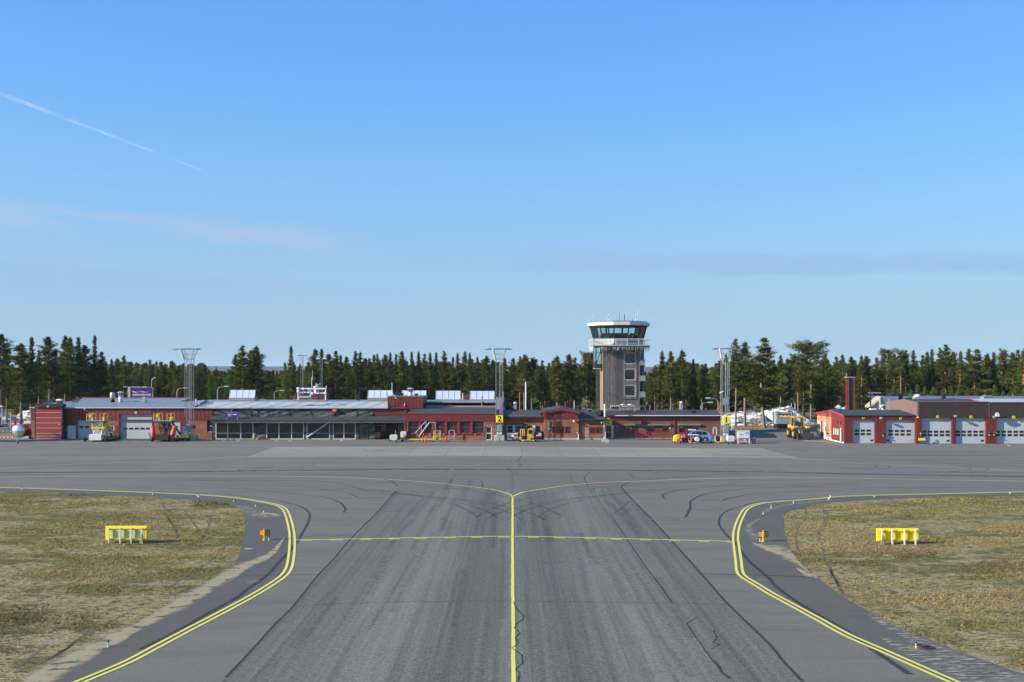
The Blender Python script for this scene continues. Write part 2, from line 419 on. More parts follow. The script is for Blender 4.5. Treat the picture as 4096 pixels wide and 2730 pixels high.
def asphalt(name, base, streak_sc, stain=(.055, .055, .058), warm=(.16, .14, .115), grain=.5, streak=.5, stain_amt=.5, warm_amt=.4, sp=22., speck=.12, joints=False):
    m, t, out = newmat(name)
    P = nd(t, 'ShaderNodeNewGeometry').outputs['Position']
    def v(sc, loc=(0, 0, 0)): return nd(t, 'ShaderNodeMapping', {0: P, 1: loc, 3: sc}).outputs[0]
    fine = noi(t, v((1, 1, 1)), sp, 3, .7)
    fine2 = noi(t, v((1, 1, 1)), sp*.33, 4, .7)
    st = noi(t, v(streak_sc), 1., 6, .62)
    st2 = noi(t, v(tuple(q*3.1 for q in streak_sc), (9, 5, 0)), 1., 5, .6)
    big = noi(t, v((.05, .05, 1), (3, 1, 0)), 1., 5, .6)
    patch = noi(t, v((.16, .3, 1), (30, 10, 0)), 1., 5, .6)
    c = mix(t, mth(t, 'MULTIPLY', sstep(t, big, .42, .68), warm_amt), base, warm)
    c = mix(t, mth(t, 'MULTIPLY', sstep(t, st, .46, .70), streak), c, stain)
    c = mix(t, mth(t, 'MULTIPLY', sstep(t, st2, .54, .74), streak*.45), c, tuple(1.5*q for q in base))
    c = mix(t, mth(t, 'MULTIPLY', sstep(t, patch, .55, .75), stain_amt), c, stain)
    k = mth(t, 'ADD', mth(t, 'MULTIPLY', fine, .6), mth(t, 'MULTIPLY', fine2, .4))
    kk = nd(t, 'ShaderNodeMapRange', {0: k, 1: .32, 2: .68, 3: 1-grain, 4: 1+grain}).outputs[0]
    c = mix(t, 1., c, nd(t, 'ShaderNodeCombineColor', {0: kk, 1: kk, 2: kk}).outputs[0], 'MULTIPLY')
    if speck > .3:      # wheel paths polished dark, pale worn lanes between them
        ax = mth(t, 'ABSOLUTE', nd(t, 'ShaderNodeSeparateXYZ', {0: P}).outputs[0]); wob = mth(t, 'MULTIPLY', mth(t, 'SUBTRACT', noi(t, v((.05, .03, 1), (1, 4, 0)), 1., 3), .5), 2.4)
        lane = nd(t, 'ShaderNodeValToRGB', {0: mth(t, 'DIVIDE', mth(t, 'ADD', ax, wob), 10.)}); er = lane.color_ramp; er.interpolation = 'B_SPLINE'
        for q_, v_ in ((.0, .62), (.09, .50), (.22, .28), (.36, .60), (.52, .78), (.70, .55), (.85, .46), (1., .5)):
            e_ = er.elements.new(q_) if 0 < q_ < 1 else er.elements[0 if q_ == 0 else -1]; e_.color = (v_, v_, v_, 1)
        fs = noi(t, v((5, .035, 1), (2, 2, 0)), 1., 5, .65); lv = mth(t, 'ADD', mth(t, 'MULTIPLY', lane.outputs[0], .62), mth(t, 'MULTIPLY', fs, .38))
        lk = nd(t, 'ShaderNodeMapRange', {0: lv, 1: .30, 2: .72, 3: .58, 4: 1.42}).outputs[0]
        c = mix(t, 1., c, nd(t, 'ShaderNodeCombineColor', {0: lk, 1: lk, 2: lk}).outputs[0], 'MULTIPLY')
    if speck:
        vo = nd(t, 'ShaderNodeTexVoronoi', {'Vector': v((1, 1, 1)), 'Scale': 13.}, feature='F1')
        sp_ = mth(t, 'MULTIPLY', mth(t, 'SUBTRACT', 1., sstep(t, vo.outputs['Distance'], .12, .34)), sstep(t, nd(t, 'ShaderNodeSeparateColor', {0: vo.outputs['Color']}).outputs[0], .55, .8))
        c = mix(t, mth(t, 'MULTIPLY', sp_, speck), c, (.42, .42, .40))
    if joints:
        s = nd(t, 'ShaderNodeSeparateXYZ', {0: P}).outputs
        fx = mth(t, 'FRACT', mth(t, 'DIVIDE', mth(t, 'ADD', s[0], 1000*4.75-1.24), 4.75))
        j = mth(t, 'MULTIPLY', mth(t, 'SUBTRACT', 1., sstep(t, mth(t, 'ABSOLUTE', mth(t, 'SUBTRACT', fx, .5)), .0, .5)), 0.)
        jm = mth(t, 'GREATER_THAN', mth(t, 'ABSOLUTE', mth(t, 'SUBTRACT', fx, .5)), .491)
        slab = nd(t, 'ShaderNodeTexWhiteNoise', {'W': mth(t, 'FLOOR', mth(t, 'DIVIDE', mth(t, 'ADD', s[0], 1000*4.75-1.24), 4.75))}, noise_dimensions='1D').outputs[0]
        kv = nd(t, 'ShaderNodeMapRange', {0: slab, 1: 0., 2: 1., 3: .95, 4: 1.05}).outputs[0]
        c = mix(t, 1., c, nd(t, 'ShaderNodeCombineColor', {0: kv, 1: kv, 2: kv}).outputs[0], 'MULTIPLY')
        c = mix(t, mth(t, 'MULTIPLY', jm, .5), c, (.07, .066, .06))
    finish(t, out, c, .88, spec=.25, bump=k, bstr=.35, bdist=.012)
    MATS[name] = m
asphalt('asphalt_apron', (.166, .151, .122), (.030, .75, 1), stain=(.080, .074, .064), warm=(.158, .138, .107), grain=.26, streak=.80, stain_amt=.25, warm_amt=.6, speck=.0)
asphalt('asphalt_fillet', (.152, .138, .113), (.07, .5, 1), stain=(.090, .083, .073), warm=(.153, .136, .108), grain=.26, streak=.5, stain_amt=.35, warm_amt=.5, speck=.03)
asphalt('asphalt_taxi', (.134, .126, .100), (1.5, .018, 1), stain=(.062, .062, .053), warm=(.112, .106, .086), grain=.60, streak=.62, stain_amt=.22, warm_amt=.5, sp=16., speck=.45)
asphalt('asphalt_old', (.140, .124, .098), (.06, .5, 1), stain=(.085, .08, .072), warm=(.150, .128, .098), grain=.28, streak=.45, stain_amt=.3, warm_amt=.5, speck=.06)
asphalt('concrete_slab', (.250, .228, .178), (.05, .75, 1), stain=(.148, .138, .118), warm=(.25, .226, .176), grain=.18, streak=.8, stain_amt=.35, warm_amt=.5, speck=0, joints=True)
asphalt('asphalt_shoulder', (.096, .090, .079), (.25, .25, 1), stain=(.064, .060, .054), warm=(.12, .108, .086), grain=.22, streak=.3, stain_amt=.4, warm_amt=.4, speck=.0)

def soft(name, col, col2, amax=1., edge=.25, nsc=6., thr=(.3, .6), along=1., rough=.85):
    """a stain or seal with soft ragged borders (UV v runs across it)"""
    m, t, out = newmat(name)
    uv = nd(t, 'ShaderNodeTexCoord').outputs['UV']; s = nd(t, 'ShaderNodeSeparateXYZ', {0: uv}).outputs
    P = nd(t, 'ShaderNodeNewGeometry').outputs['Position']
    n = noi(t, nd(t, 'ShaderNodeMapping', {0: P, 3: (1, along, 1)}).outputs[0], nsc, 5, .65)
    d = mth(t, 'SUBTRACT', .5, mth(t, 'ABSOLUTE', mth(t, 'SUBTRACT', s[1], .5)))
    e = sstep(t, mth(t, 'ADD', d, mth(t, 'MULTIPLY', mth(t, 'SUBTRACT', n, .5), edge*1.4)), .02, edge)
    a = mth(t, 'MULTIPLY', mth(t, 'MULTIPLY', e, sstep(t, n, thr[0], thr[1])), amax)
    finish(t, out, mix(t, n, col, col2), rough, alpha=a, spec=.25); MATS[name] = m
soft('tar_seal', (.026, .028, .032), (.05, .052, .058), .9, .45, 5., (.12, .3))
soft('tar_thin', (.03, .032, .036), (.05, .052, .058), .75, .5, 4., (.25, .5))
soft('crack', (.012, .012, .013), (.025, .025, .026), .95, .5, 9., (.1, .3))
soft('tyre_mark', (.045, .043, .04), (.07, .067, .062), .42, .5, 3., (.25, .6))
soft('arc_mark', (.05, .05, .046), (.07, .068, .062), .34, .5, 2.5, (.2, .55))
soft('faint_mark', (.05, .05, .046), (.07, .068, .062), .17, .5, 2., (.15, .6))
soft('dark_band', (.06, .064, .072), (.08, .083, .09), .75, .5, 1.2, (.2, .55))
soft('pale_scuff', (.23, .235, .235), (.20, .2, .2), .35, .5, 3., (.35, .7))
soft('sand_cover', (.28, .22, .125), (.37, .30, .185), .95, .34, 1.1, (.33, .47), 1.6)
soft('sand_wisps', (.30, .265, .19), (.40, .36, .27), .85, .4, 1.6, (.46, .60), 4.5)
soft('yellow_line', (.76, .68, .14), (.60, .53, .12), .97, .06, 14., (.16, .30))
soft('yellow_line_worn', (.72, .63, .17), (.52, .47, .18), .92, .2, 9., (.22, .42))
soft('white_line_worn', (.55, .57, .58), (.4, .42, .43), .75, .25, 9., (.28, .5))
soft('white_line', (.74, .74, .72), (.6, .6, .6), .95, .1, 12., (.1, .3))

m, t, out = newmat('dry_ground')
P = nd(t, 'ShaderNodeNewGeometry').outputs['Position']
def gv(sc, loc=(0, 0, 0)): return nd(t, 'ShaderNodeMapping', {0: P, 1: loc, 3: sc}).outputs[0]
n_big = noi(t, gv((.09, .16, 1)), 1., 5, .6); n_mid = noi(t, gv((.45, .8, 1), (4, 2, 0)), 1., 5, .65); n_f = noi(t, gv((2.2, 4.5, 1)), 1., 5, .7); n_ff = noi(t, gv((9, 14, 1)), 1., 3, .7)
c = mix(t, sstep(t, n_mid, .42, .62), (.35, .27, .135), (.27, .205, .088))
c = mix(t, mth(t, 'MULTIPLY', sstep(t, mth(t, 'ADD', mth(t, 'MULTIPLY', n_big, .6), mth(t, 'MULTIPLY', n_mid, .4)), .48, .57), .85), c, (.125, .125, .035))
c = mix(t, mth(t, 'MULTIPLY', sstep(t, n_f, .47, .60), .9), c, (.075, .056, .030))
c = mix(t, mth(t, 'MULTIPLY', sstep(t, noi(t, gv((.25, .5, 1), (11, 7, 0)), 1., 4, .6), .56, .70), .85), c, (.34, .285, .19))
kk = nd(t, 'ShaderNodeMapRange', {0: n_ff, 1: .32, 2: .68, 3: .5, 4: 1.45}).outputs[0]
c = mix(t, 1., c, nd(t, 'ShaderNodeCombineColor', {0: kk, 1: kk, 2: kk}).outputs[0], 'MULTIPLY')
finish(t, out, c, .95, spec=.1, bump=mth(t, 'ADD', n_f, mth(t, 'MULTIPLY', n_ff, .5)), bstr=1., bdist=.11); MATS['dry_ground'] = m

S = 9000
mb = MB(); mb.quad((-S, -S, 0), (S, -S, 0), (S, S, 0), (-S, S, 0)); struct(mb.build('ground', 'dry_ground'))

LG = [(-700, 1963), (-300, 1965), (0, 1967), (189, 1971), (316, 1977), (505, 1986), (631, 1991), (758, 2000), (884, 2011), (947, 2030), (972, 2049), (980, 2081), (978, 2131), (966, 2194), (947, 2245), (915, 2277), (852, 2321), (789, 2352), (682, 2422), (600, 2468), (442, 2537), (303, 2605), (158, 2671), (82, 2728), (-60, 2800)]
RG = [(4800, 1974), (4400, 1979), (4096, 1983), (3830, 1987), (3577, 1996), (3451, 2002), (3324, 2011), (3230, 2027), (3167, 2043), (3141, 2056), (3134, 2081), (3138, 2119), (3148, 2169), (3167, 2207), (3205, 2258), (3261, 2305), (3299, 2337), (3375, 2390), (3451, 2434), (3526, 2475), (3596, 2513), (3703, 2554), (3830, 2605), (3956, 2649), (4096, 2700), (4300, 2790)]
LGg = [tuple(p[:2]) for p in catmull([G(*p) for p in LG], 5)]; RGg = [tuple(p[:2]) for p in catmull([G(*p) for p in RG], 5)]
top = [(-150, 156), (G(2895, 1748)[0], 156), G(2905, 1723), G(2950, 1717), G(3050, 1718), G(3110, 1712), G(3175, 1705), G(3200, 1699), G(3330, 1697), (70, 166), (150, 166)]
outer = [LGg[0]]+LGg[1:]+[(-24, 26), (-60, 18), (-60, -60), (60, -60), (60, 18), (24, 26)]+RGg[::-1]+[(150, RGg[0][1])]+top[::-1]
sheet('apron', outer, .004, 'asphalt_apron')
def strip_poly(name, px, z, mat, n=5, closed=True):
    return sheet(name, [G(*p) for p in px], z, mat)
LE = [(1586, 1964), (1561, 1989), (1510, 2049), (1403, 2157), (1333, 2239), (1270, 2305), (1176, 2422), (1100, 2498), (1024, 2583), (903, 2712)]
RE = [(2484, 1948), (2502, 1970), (2553, 2024), (2604, 2075), (2679, 2157), (2806, 2299), (2913, 2419), (3072, 2573), (3135, 2649), (3211, 2728)]
TOPL = [(-700, 1897), (0, 1891), (700, 1889), (1000, 1891), (1240, 1897), (1450, 1908), (1554, 1923), (1590, 1945)]
TOPR = [(4800, 1910), (4096, 1905), (3400, 1897), (3050, 1898), (2800, 1906), (2600, 1920), (2520, 1930), (2484, 1948)]
xl, xr = G(903, 2712)[0], G(3211, 2728)[0]
fl = [G(*p) for p in TOPL]+[G(*p) for p in LE]+[(xl, -60), (-59.9, -60), (-59.9, 18), (-24, 26.2)]+[(x+.05, y) for x, y in LGg[::-1]]
sheet('taxiway_shoulder', fl, .008, 'asphalt_fillet')
fr = [G(*p) for p in TOPR]+[G(*p) for p in RE]+[(xr, -60), (59.9, -60), (59.9, 18), (24, 26.2)]+[(x-.05, y) for x, y in RGg[::-1]]
sheet('taxiway_shoulder', fr, .008, 'asphalt_fillet')
cs = [G(*p) for p in LE]+[(xl, -60), (xr, -60)]+[G(*p) for p in RE[::-1]]+[G(2300, 1964), G(2100, 1960), G(1900, 1961), G(1700, 1966)]
sheet('taxiway', cs, .012, 'asphalt_taxi')
old = [G(*p) for p in [(1590, 1945), (1554, 1923), (1450, 1908), (1240, 1897), (1450, 1886), (2050, 1881), (2700, 1886), (3000, 1892), (2800, 1906), (2600, 1920), (2520, 1930), (2484, 1948), (2300, 1964), (2100, 1960), (1900, 1961), (1700, 1966), (1586, 1964)]]
sheet('old_pavement', old, .008, 'asphalt_old')
sheet('concrete_apron', [G(*p) for p in [(1097, 1788), (2000, 1787), (3051, 1794), (3191, 1834), (2600, 1829), (1933, 1826), (987, 1829)]], .008, 'concrete_slab')
def band(name, a, b, z, mat):
    r = new_rib(); A = catmull([G(*p) for p in a], 6); B = catmull([G(*p) for p in b], 6); n = 90
    def at(P, u):
        q = u*(len(P)-1); i = min(int(q), len(P)-2); return P[i].lerp(P[i+1], q-i)
    L = 0; prev = None
    for k in range(n+1):
        p, q = at(A, k/n), at(B, k/n); mid = (p+q)/2
        if prev is not None: L += (mid-prev).length
        prev = mid
        for j in range(5):
            w = p.lerp(q, j/4); r['v'].append((w.x, w.y, z)); r['uv'].append((L, j/4))
    for k in range(n):
        for j in range(4):
            i = k*5+j; r['f'].append((i, i+1, i+6, i+5))
    return rib_obj(name, r, mat)
DL = [(-300, 1946), (0, 1952), (316, 1961), (505, 1968.5), (700, 1976), (783, 1980), (900, 1988.5), (974, 1997), (1047, 2009.5), (1104, 2021), (1134, 2035.5), (1148, 2057), (1159, 2092), (1167, 2132), (1169, 2171), (1166, 2218), (1159, 2262), (1149, 2286), (1131, 2307), (1089, 2337), (1010, 2385), (884, 2453), (757, 2519), (631, 2586), (505, 2652), (325, 2728), (150, 2800)]
DR = [(4400, 1961), (4096, 1969), (3800, 1976), (3400, 1986), (3244, 1998.5), (3096, 2009.5), (3028, 2019), (2986, 2037), (2965, 2068), (2949, 2107), (2942, 2149), (2946, 2190), (2954, 2247), (2959, 2288), (2976, 2310), (3025, 2340), (3085, 2377), (3150, 2412), (3270, 2477), (3388, 2542), (3545, 2611), (3810, 2728), (3990, 2800)]
DLg = [G(*p) for p in DL]; DRg = [G(*p) for p in DR]
def lft(P, d, keep):   # the line moved sideways by d metres
    pl = [Vector((x, y, 0)) for x, y in P]; o = []
    for i, p in enumerate(pl):
        q = (pl[min(i+1, len(pl)-1)]-pl[max(i-1, 0)]).normalized(); o.append((p.x-q.y*d, p.y+q.x*d))
    return o
def poly_between(name, A, B, z, mat): sheet(name, [tuple(p[:2]) for p in catmull(A, 5)]+[tuple(p[:2]) for p in catmull(B, 5)][::-1], z, mat)
poly_between('shoulder', DLg[1:-1], [G(*p) for p in LG[2:-1]], .012, 'asphalt_shoulder')
poly_between('shoulder', DRg[1:-1], [G(*p) for p in RG[2:-1]], .012, 'asphalt_shoulder')

def mark(name, mat, lines, z=.020, n=8):
    r = new_rib()
    for pts, w in lines: ribbon(r, [G(*p) for p in pts], w, z, n=n)
    return struct(rib_obj(name, r, mat))
for nm, P in (('edge_marking', DLg), ('edge_marking', DRg)):
    r = new_rib(); ribbon(r, P, .155, .022, .15, n=10); ribbon(r, P, .155, .022, -.15, n=10); struct(rib_obj(nm, r, 'yellow_line'))
r = new_rib(); ribbon(r, [(.05, G(0, 1987)[1]), (.04, 70), (.03, 50), (.05, 33), (.05, -40)], .165, .022, jit=.012, n=24); struct(rib_obj('centre_line', r, 'yellow_line'))
mark('lead_in_line', 'yellow_line_worn', [([(2049, 1988), (2038, 1979), (2007, 1968.5), (1976, 1962), (1938, 1955.5), (1782, 1937), (1624, 1924), (1529, 1918), (1400, 1913), (1200, 1908), (900, 1906.5), (350, 1907), (-200, 1911)], .2)], .022)
mark('lead_in_line', 'yellow_line_worn', [([(2050, 1988), (2063, 1982), (2091, 1971), (2130, 1963.5), (2187, 1955), (2244, 1946.5), (2300, 1940), (2395, 1932.5), (2553, 1926), (2742, 1918.7), (2908, 1914.7), (3116, 1912.6), (3400, 1914.7), (3755, 1921), (4096, 1926.5), (4400, 1932)], .24)], .022)
mark('stand_line', 'yellow_line_worn', [([(2745, 1798), (2953, 1813.5), (3176, 1833), (3400, 1852), (3548, 1860.6), (3755, 1868), (3932, 1877), (4096, 1888), (4400, 1908)], .16)], .022)
mark('stand_line', 'yellow_line_worn', [([(-300, 1890), (0, 1875.5), (208, 1862.6), (416, 1853.7), (700, 1845.7), (849, 1833), (985, 1829)], .16)], .022)
mark('stand_line', 'yellow_line_worn', [([(1253, 1787.4), (1320, 1789), (1381, 1791)], .2)], .022)
mark('stand_line', 'yellow_line_worn', [([(2560, 1797.5), (2700, 1796), (2792, 1795)], .18)], .022)
r = new_rib(); hl = catmull([G(1184, 2162), G(1600, 2154.5), (0.05, G(0, 2147.5)[1]), G(2500, 2157), G(2935, 2168)], 30)
ribbon(r, [(p.x, p.y) for p in hl], .17, .024, smooth=False)
for k in range(16):
    a = -13.0+k*1.73; seg = [(p.x, p.y-.30) for p in hl if a <= p.x <= a+.9]
    if len(seg) > 2:
        ribbon(r, seg, .11, .024, .08, smooth=False); ribbon(r, seg, .10, .024, -.08, smooth=False)
struct(rib_obj('holding_position_line', r, 'yellow_line'))
r = new_rib(); A, B = Vector((*G(2103, 1827), 0)), Vector((*G(1560, 1922), 0)); L = (B-A).length; k = 0.
while k < L:
    p, q = A.lerp(B, k/L), A.lerp(B, min(1, (k+.9)/L)); ribbon(r, [p[:2], q[:2]], .12, .022, smooth=False); k += 1.9
struct(rib_obj('dashed_white_line', r, 'white_line_worn'))
r = new_rib(); A, B = Vector((*G(3682, 1778), 0)), Vector((*G(4096, 1866), 0)); L = (B-A).length; k = 0.
while k < L:
    p, q = A.lerp(B, k/L), A.lerp(B, min(1, (k+.9)/L)); ribbon(r, [p[:2], q[:2]], .12, .022, smooth=False); k += 1.7
struct(rib_obj('dashed_white_line', r, 'white_line_worn'))
r = new_rib()
for x in (1920, 1973, 2028, 2084, 2136, 2190, 2245): ribbon(r, [G(x, 1931), G(x+23, 1931)], .07, .022, smooth=False)
struct(rib_obj('dashed_white_line', r, 'white_line_worn'))
r = new_rib()
for x0, x1 in ((889, 902), (946, 961), (1098, 1111), (1153, 1166), (1359, 1371), (2420, 2436), (4026, 4044)):
    ribbon(r, [G(x0, 1767.5), G(x1, 1761)] if x0 < 2000 else [G(x0, 1775), G(x1, 1769)] if x0 < 3000 else [G(x0, 1780), G(x1, 1786)], .14, .022, smooth=False)
struct(rib_obj('stop_marks', r, 'white_line'))
r = new_rib(); ribbon(r, [G(3493, 1838.5), G(3515, 1839)], .2, .022, smooth=False); struct(rib_obj('stand_line', r, 'white_line_worn'))

def Zp(x0, y0, f, pts): return [(x0+f*a, y0+f*b) for a, b in pts]
z2 = lambda *p: Zp(1024, 1740, .6313, p); z3 = lambda *p: Zp(2048, 1740, .6313, p)
mark('tar_seam', 'tar_seal', [(LE, .17), (RE, .19)], .016)
mark('tar_seam', 'dark_band', [([(-300, 1896), (0, 1891), (700, 1888.5), (1050, 1884), (1400, 1881.5), (1900, 1878.5), (2300, 1880), (2700, 1885), (3100, 1890), (3400, 1896), (4096, 1908), (4400, 1913)], 1.5)], .016)
mark('tar_seam', 'tar_thin', [(TOPL[1:], .22), (TOPR[1:], .2)], .018)
mark('tar_seam', 'tar_seal', [([(900, 1979.6), (1047, 1994), (1146, 2011.5), (1204, 2029), (1236, 2053), (1234, 2087), (1204, 2142), (1190, 2166), (1155, 2210), (1116, 2250), (1067, 2304), (998, 2353), (939, 2397), (850, 2445), (694, 2535), (560, 2600)], (.2, .36)), ([(300, 1958), (600, 1966), (900, 1979.6)], .12),
    (z2((-500, 318), (0, 352), (250, 375), (430, 395), (530, 430), (565, 470), (555, 493)), (.12, .26)), (z2((-700, 300), (0, 320), (300, 335), (560, 365), (650, 400)), .15), (z2((-700, 285), (0, 290), (400, 295), (600, 325), (710, 357), (885, 355)), .14)], .018)
mark('tar_seam', 'tar_thin', [(z2((560, 495), (790, 490), (1200, 478), (1615, 465)), .12), (z2((500, 403), (860, 398)), .14), (z2((590, 318), (860, 305)), .12), (z2((570, 683), (1000, 680), (1610, 668)), .07), (z2((0, 893), (200, 889), (400, 887)), .14), (z2((250, 1083), (760, 1064), (1200, 1058), (1620, 1055)), .075)], .018)
mark('tar_seam', 'tar_seal', [(z3((1622, 283), (1400, 286), (1000, 308), (770, 322), (700, 328)), .16), (z3((2200, 305), (1622, 318), (1300, 330), (1080, 348), (960, 378), (965, 405)), (.12, .26)), (z3((2200, 318), (1622, 335), (1400, 350), (1220, 378), (1135, 420), (1130, 460), (1100, 525)), (.13, .30)), (z3((2300, 345), (1622, 370), (1400, 398), (1330, 420)), (.12, .2)), (z3((2200, 385), (1622, 420), (1450, 455), (1350, 490), (1310, 550), (1340, 615), (1395, 670), (1440, 720), (1500, 800), (1622, 905), (1680, 970), (1820, 1070), (1970, 1160), (2140, 1260), (2340, 1400), (2520, 1520)), (.16, .4))], .018)
mark('tar_seam', 'tar_thin', [(z3((750, 403), (965, 408)), .14), (z3((875, 523), (1315, 537)), .14), (z3((1140, 412), (1330, 420)), .13), (z3((1200, 883), (1622, 893), (1900, 905)), .2), (z3((0, 1055), (400, 1060), (1000, 1068), (1370, 1078)), .075), (z3((0, 670), (500, 684), (1000, 690)), .06), (z3((640, 505), (750, 420)), .12), (z3((0, 468), (500, 472), (820, 476)), .05)], .018)
mark('crack', 'crack', [(z3((620, 500), (720, 650), (850, 840), (940, 960), (1015, 1068)), (.07, .11))], .018)
def crk(pts, w): return [(pts[i:i+2], w) for i in range(len(pts)-1)]
mark('crack', 'crack', crk(z3((10, 1060), (18, 1085), (30, 1108), (50, 1128), (75, 1150), (66, 1175), (30, 1195), (14, 1230), (50, 1258), (20, 1290), (40, 1325), (0, 1355), (60, 1398), (68, 1450), (20, 1490), (48, 1512), (38, 1565)), .07), .026)
mark('crack', 'crack', crk(z3((1178, 1155), (1108, 1197), (1130, 1235), (1160, 1280), (1185, 1310), (1220, 1365), (1270, 1430)), .07), .018)
mark('crack', 'tar_thin', crk(z3((1275, 1240), (1300, 1290), (1270, 1320), (1320, 1330), (1262, 1360)), .12)+crk(z3((1270, 1430), (1310, 1470), (1330, 1510), (1385, 1550)), .2)+[], .018)
mark('tar_seam', 'faint_mark', crk(z3((610, 700), (700, 850), (790, 1000), (850, 1110), (900, 1240), (1000, 1370), (1135, 1540)), .6), .0185)
zc = lambda *p: Zp(1900, 1760, .1913, p)
mark('crack', 'crack', crk(zc((965, 345), (935, 395), (950, 408), (855, 437)), .14)+crk(zc((755, 565), (655, 600), (745, 660), (840, 695), (900, 712), (860, 745)), .10)+crk(zc((140, 868), (165, 935), (150, 960), (155, 1005)), .12)+crk(zc((290, 1010), (292, 1050)), .12)+crk(z3((495, 235), (455, 270), (480, 330)), .12)+crk(z3((735, 240), (775, 275)), .1)+crk(z3((515, 340), (520, 355)), .12), .018)
mark('crack', 'faint_mark', [(zc((890, 450), (935, 500), (935, 575)), .5), (zc((770, 680), (785, 850), (790, 1030)), .35), (z3((360, 240), (385, 300), (415, 350)), .35), (z2((1265, 240), (1240, 290), (1210, 345)), .5)], .018)
mark('tyre_marks', 'tyre_mark', [([(3300, 1842), (3400, 1851), (3470, 1857), (3505, 1864), (3500, 1871), (3460, 1875), (3380, 1876)], .35), ([(3420, 1852), (3500, 1857), (3545, 1864), (3558, 1869), (3530, 1876), (3450, 1879)], .35), ([(3650, 1845), (3800, 1857), (3870, 1868), (3880, 1878), (3800, 1888)], .4), ([(3700, 1845), (3860, 1858), (3935, 1870), (3950, 1880), (3880, 1893)], .4), ([(1130, 1859), (1240, 1855), (1250, 1861), (1180, 1868), (1150, 1874)], .3), ([(958, 1885), (970, 1878), (1080, 1868)], .5), ([(1010, 1884), (1030, 1878), (1100, 1868)], .5)], .018)
rr = []
for k in range(150):
    x = random.uniform(-200, 4000); y = random.uniform(1782, 1960) if k % 3 else random.uniform(1836, 1880); w = random.uniform(90, 620)
    if y > 1884 and 1100 < x+w*.5 < 2900: y -= 80
    rr.append(([(x, y), (x+w*.5, y+random.uniform(-2, 2)), (x+w, y+random.uniform(-3, 4))], random.uniform(.10, .34)))
mark('tyre_marks', 'tyre_mark', rr, .017, n=6)
rr = []
for k in range(26):
    x = random.uniform(-8.2, 8.2); y = random.uniform(36, 80); l = random.uniform(6, 22); dx = random.uniform(-.4, .4)
    rr.append((x, y, l, dx))
r = new_rib()
for x, y, l, dx in rr: ribbon(r, [(x, y), (x+dx*.4, y+l*.5), (x+dx, y+l)], random.uniform(.3, .9), .0165)
struct(rib_obj('tyre_marks', r, 'faint_mark'))
r = new_rib()
for k in range(30):
    x = random.uniform(-8.5, 8.5); y = random.uniform(38, 78); l = random.uniform(8, 26); dx = random.uniform(-.3, .3)
    ribbon(r, [(x, y), (x+dx*.4, y+l*.5), (x+dx, y+l)], random.uniform(.3, .9), .0155)
struct(rib_obj('scuff_marks', r, 'pale_scuff'))
r = new_rib()
for R0, s, o_ in ((19, 1, 2.6), (21, 1, 1.), (24, 1, -.6), (27, 1, -2.), (20, -1, 2.2), (22, -1, .6), (26, -1, -1.4), (29, -1, 3.), (31, 1, 4.)):
    ribbon(r, [(s*(-R0+R0*math.cos(a)+o_), 66+R0*math.sin(a)) for a in [R(x) for x in range(10, 78, 8)]], .38, .0168)
struct(rib_obj('tyre_marks', r, 'arc_mark'))
r = new_rib()
for x, y, w in ((850, 1868, 24), (897, 1868, 24), (1000, 1812, 60), (3160, 1800, 40), (3200, 1806, 36), (3300, 1809, 22), (3220, 1846, 40), (3150, 1866, 60), (1450, 1803, 90), (1700, 1812, 70), (1850, 1806, 60)):
    ribbon(r, [G(x, y), G(x+w*.5, y), G(x+w, y)], .5, .0172)
struct(rib_obj('oil_stains', r, 'dark_band'))

struct(band('sand_verge', [(1136, 2149), (1100, 2185), (1060, 2215), (1000, 2238), (940, 2250), (893, 2278), (828, 2322), (756, 2358), (658, 2422), (574, 2466), (416, 2534), (277, 2602), (130, 2668), (40, 2730)],
     [(1141, 2152), (1120, 2200), (1085, 2240), (998, 2280), (947, 2322), (871, 2364), (776, 2428), (663, 2488), (568, 2532), (454, 2601), (379, 2645), (303, 2690), (252, 2728), (190, 2770)], .026, 'sand_cover'))
0 and struct(band('sand_verge', [(975, 2180), (950, 2240), (905, 2276), (842, 2322), (770, 2356), (672, 2424), (590, 2468), (432, 2537), (293, 2605), (100, 2700)], [(985, 2190), (975, 2250), (930, 2292), (866, 2340), (800, 2372), (702, 2440), (620, 2486), (462, 2556), (323, 2624), (150, 2720)], .028, 'sand_cover'))
struct(band('sand_verge', [(3010, 2172), (3060, 2176), (3120, 2180), (3160, 2190), (3190, 2235), (3225, 2275), (3270, 2312)], [(3012, 2178), (3047, 2202), (3100, 2228), (3150, 2255), (3200, 2275), (3240, 2300), (3265, 2322)], .026, 'sand_cover'))
struct(band('sand_verge', [(3500, 2455), (3600, 2512), (3703, 2550), (3830, 2600), (3956, 2645), (4100, 2700), (4250, 2770)], [(3450, 2462), (3560, 2530), (3660, 2590), (3790, 2650), (3880, 2690), (3960, 2735), (4050, 2790)], .026, 'sand_wisps'))
struct(band('sand_verge', [(3520, 2545), (3640, 2580), (3760, 2610), (3880, 2660), (3960, 2720)], [(3540, 2575), (3620, 2630), (3700, 2680), (3800, 2725), (3880, 2770)], .027, 'sand_wisps'))
struct(band('sand_verge', [(930, 2015), (1000, 2022), (1050, 2040), (1075, 2052), (1110, 2062)], [(960, 2040), (990, 2070), (1000, 2080), (1040, 2078), (1115, 2074)], .026, 'sand_wisps'))
struct(band('sand_verge', [(1040, 2052), (1070, 2050), (1105, 2055), (1125, 2063)], [(1042, 2064), (1075, 2068), (1100, 2067), (1124, 2065)], .028, 'sand_cover'))
struct(band('sand_verge', [(3060, 2062), (3120, 2035), (3200, 2020), (3330, 2003)], [(3050, 2040), (3100, 2026), (3180, 2012), (3320, 2000)], .026, 'sand_wisps'))
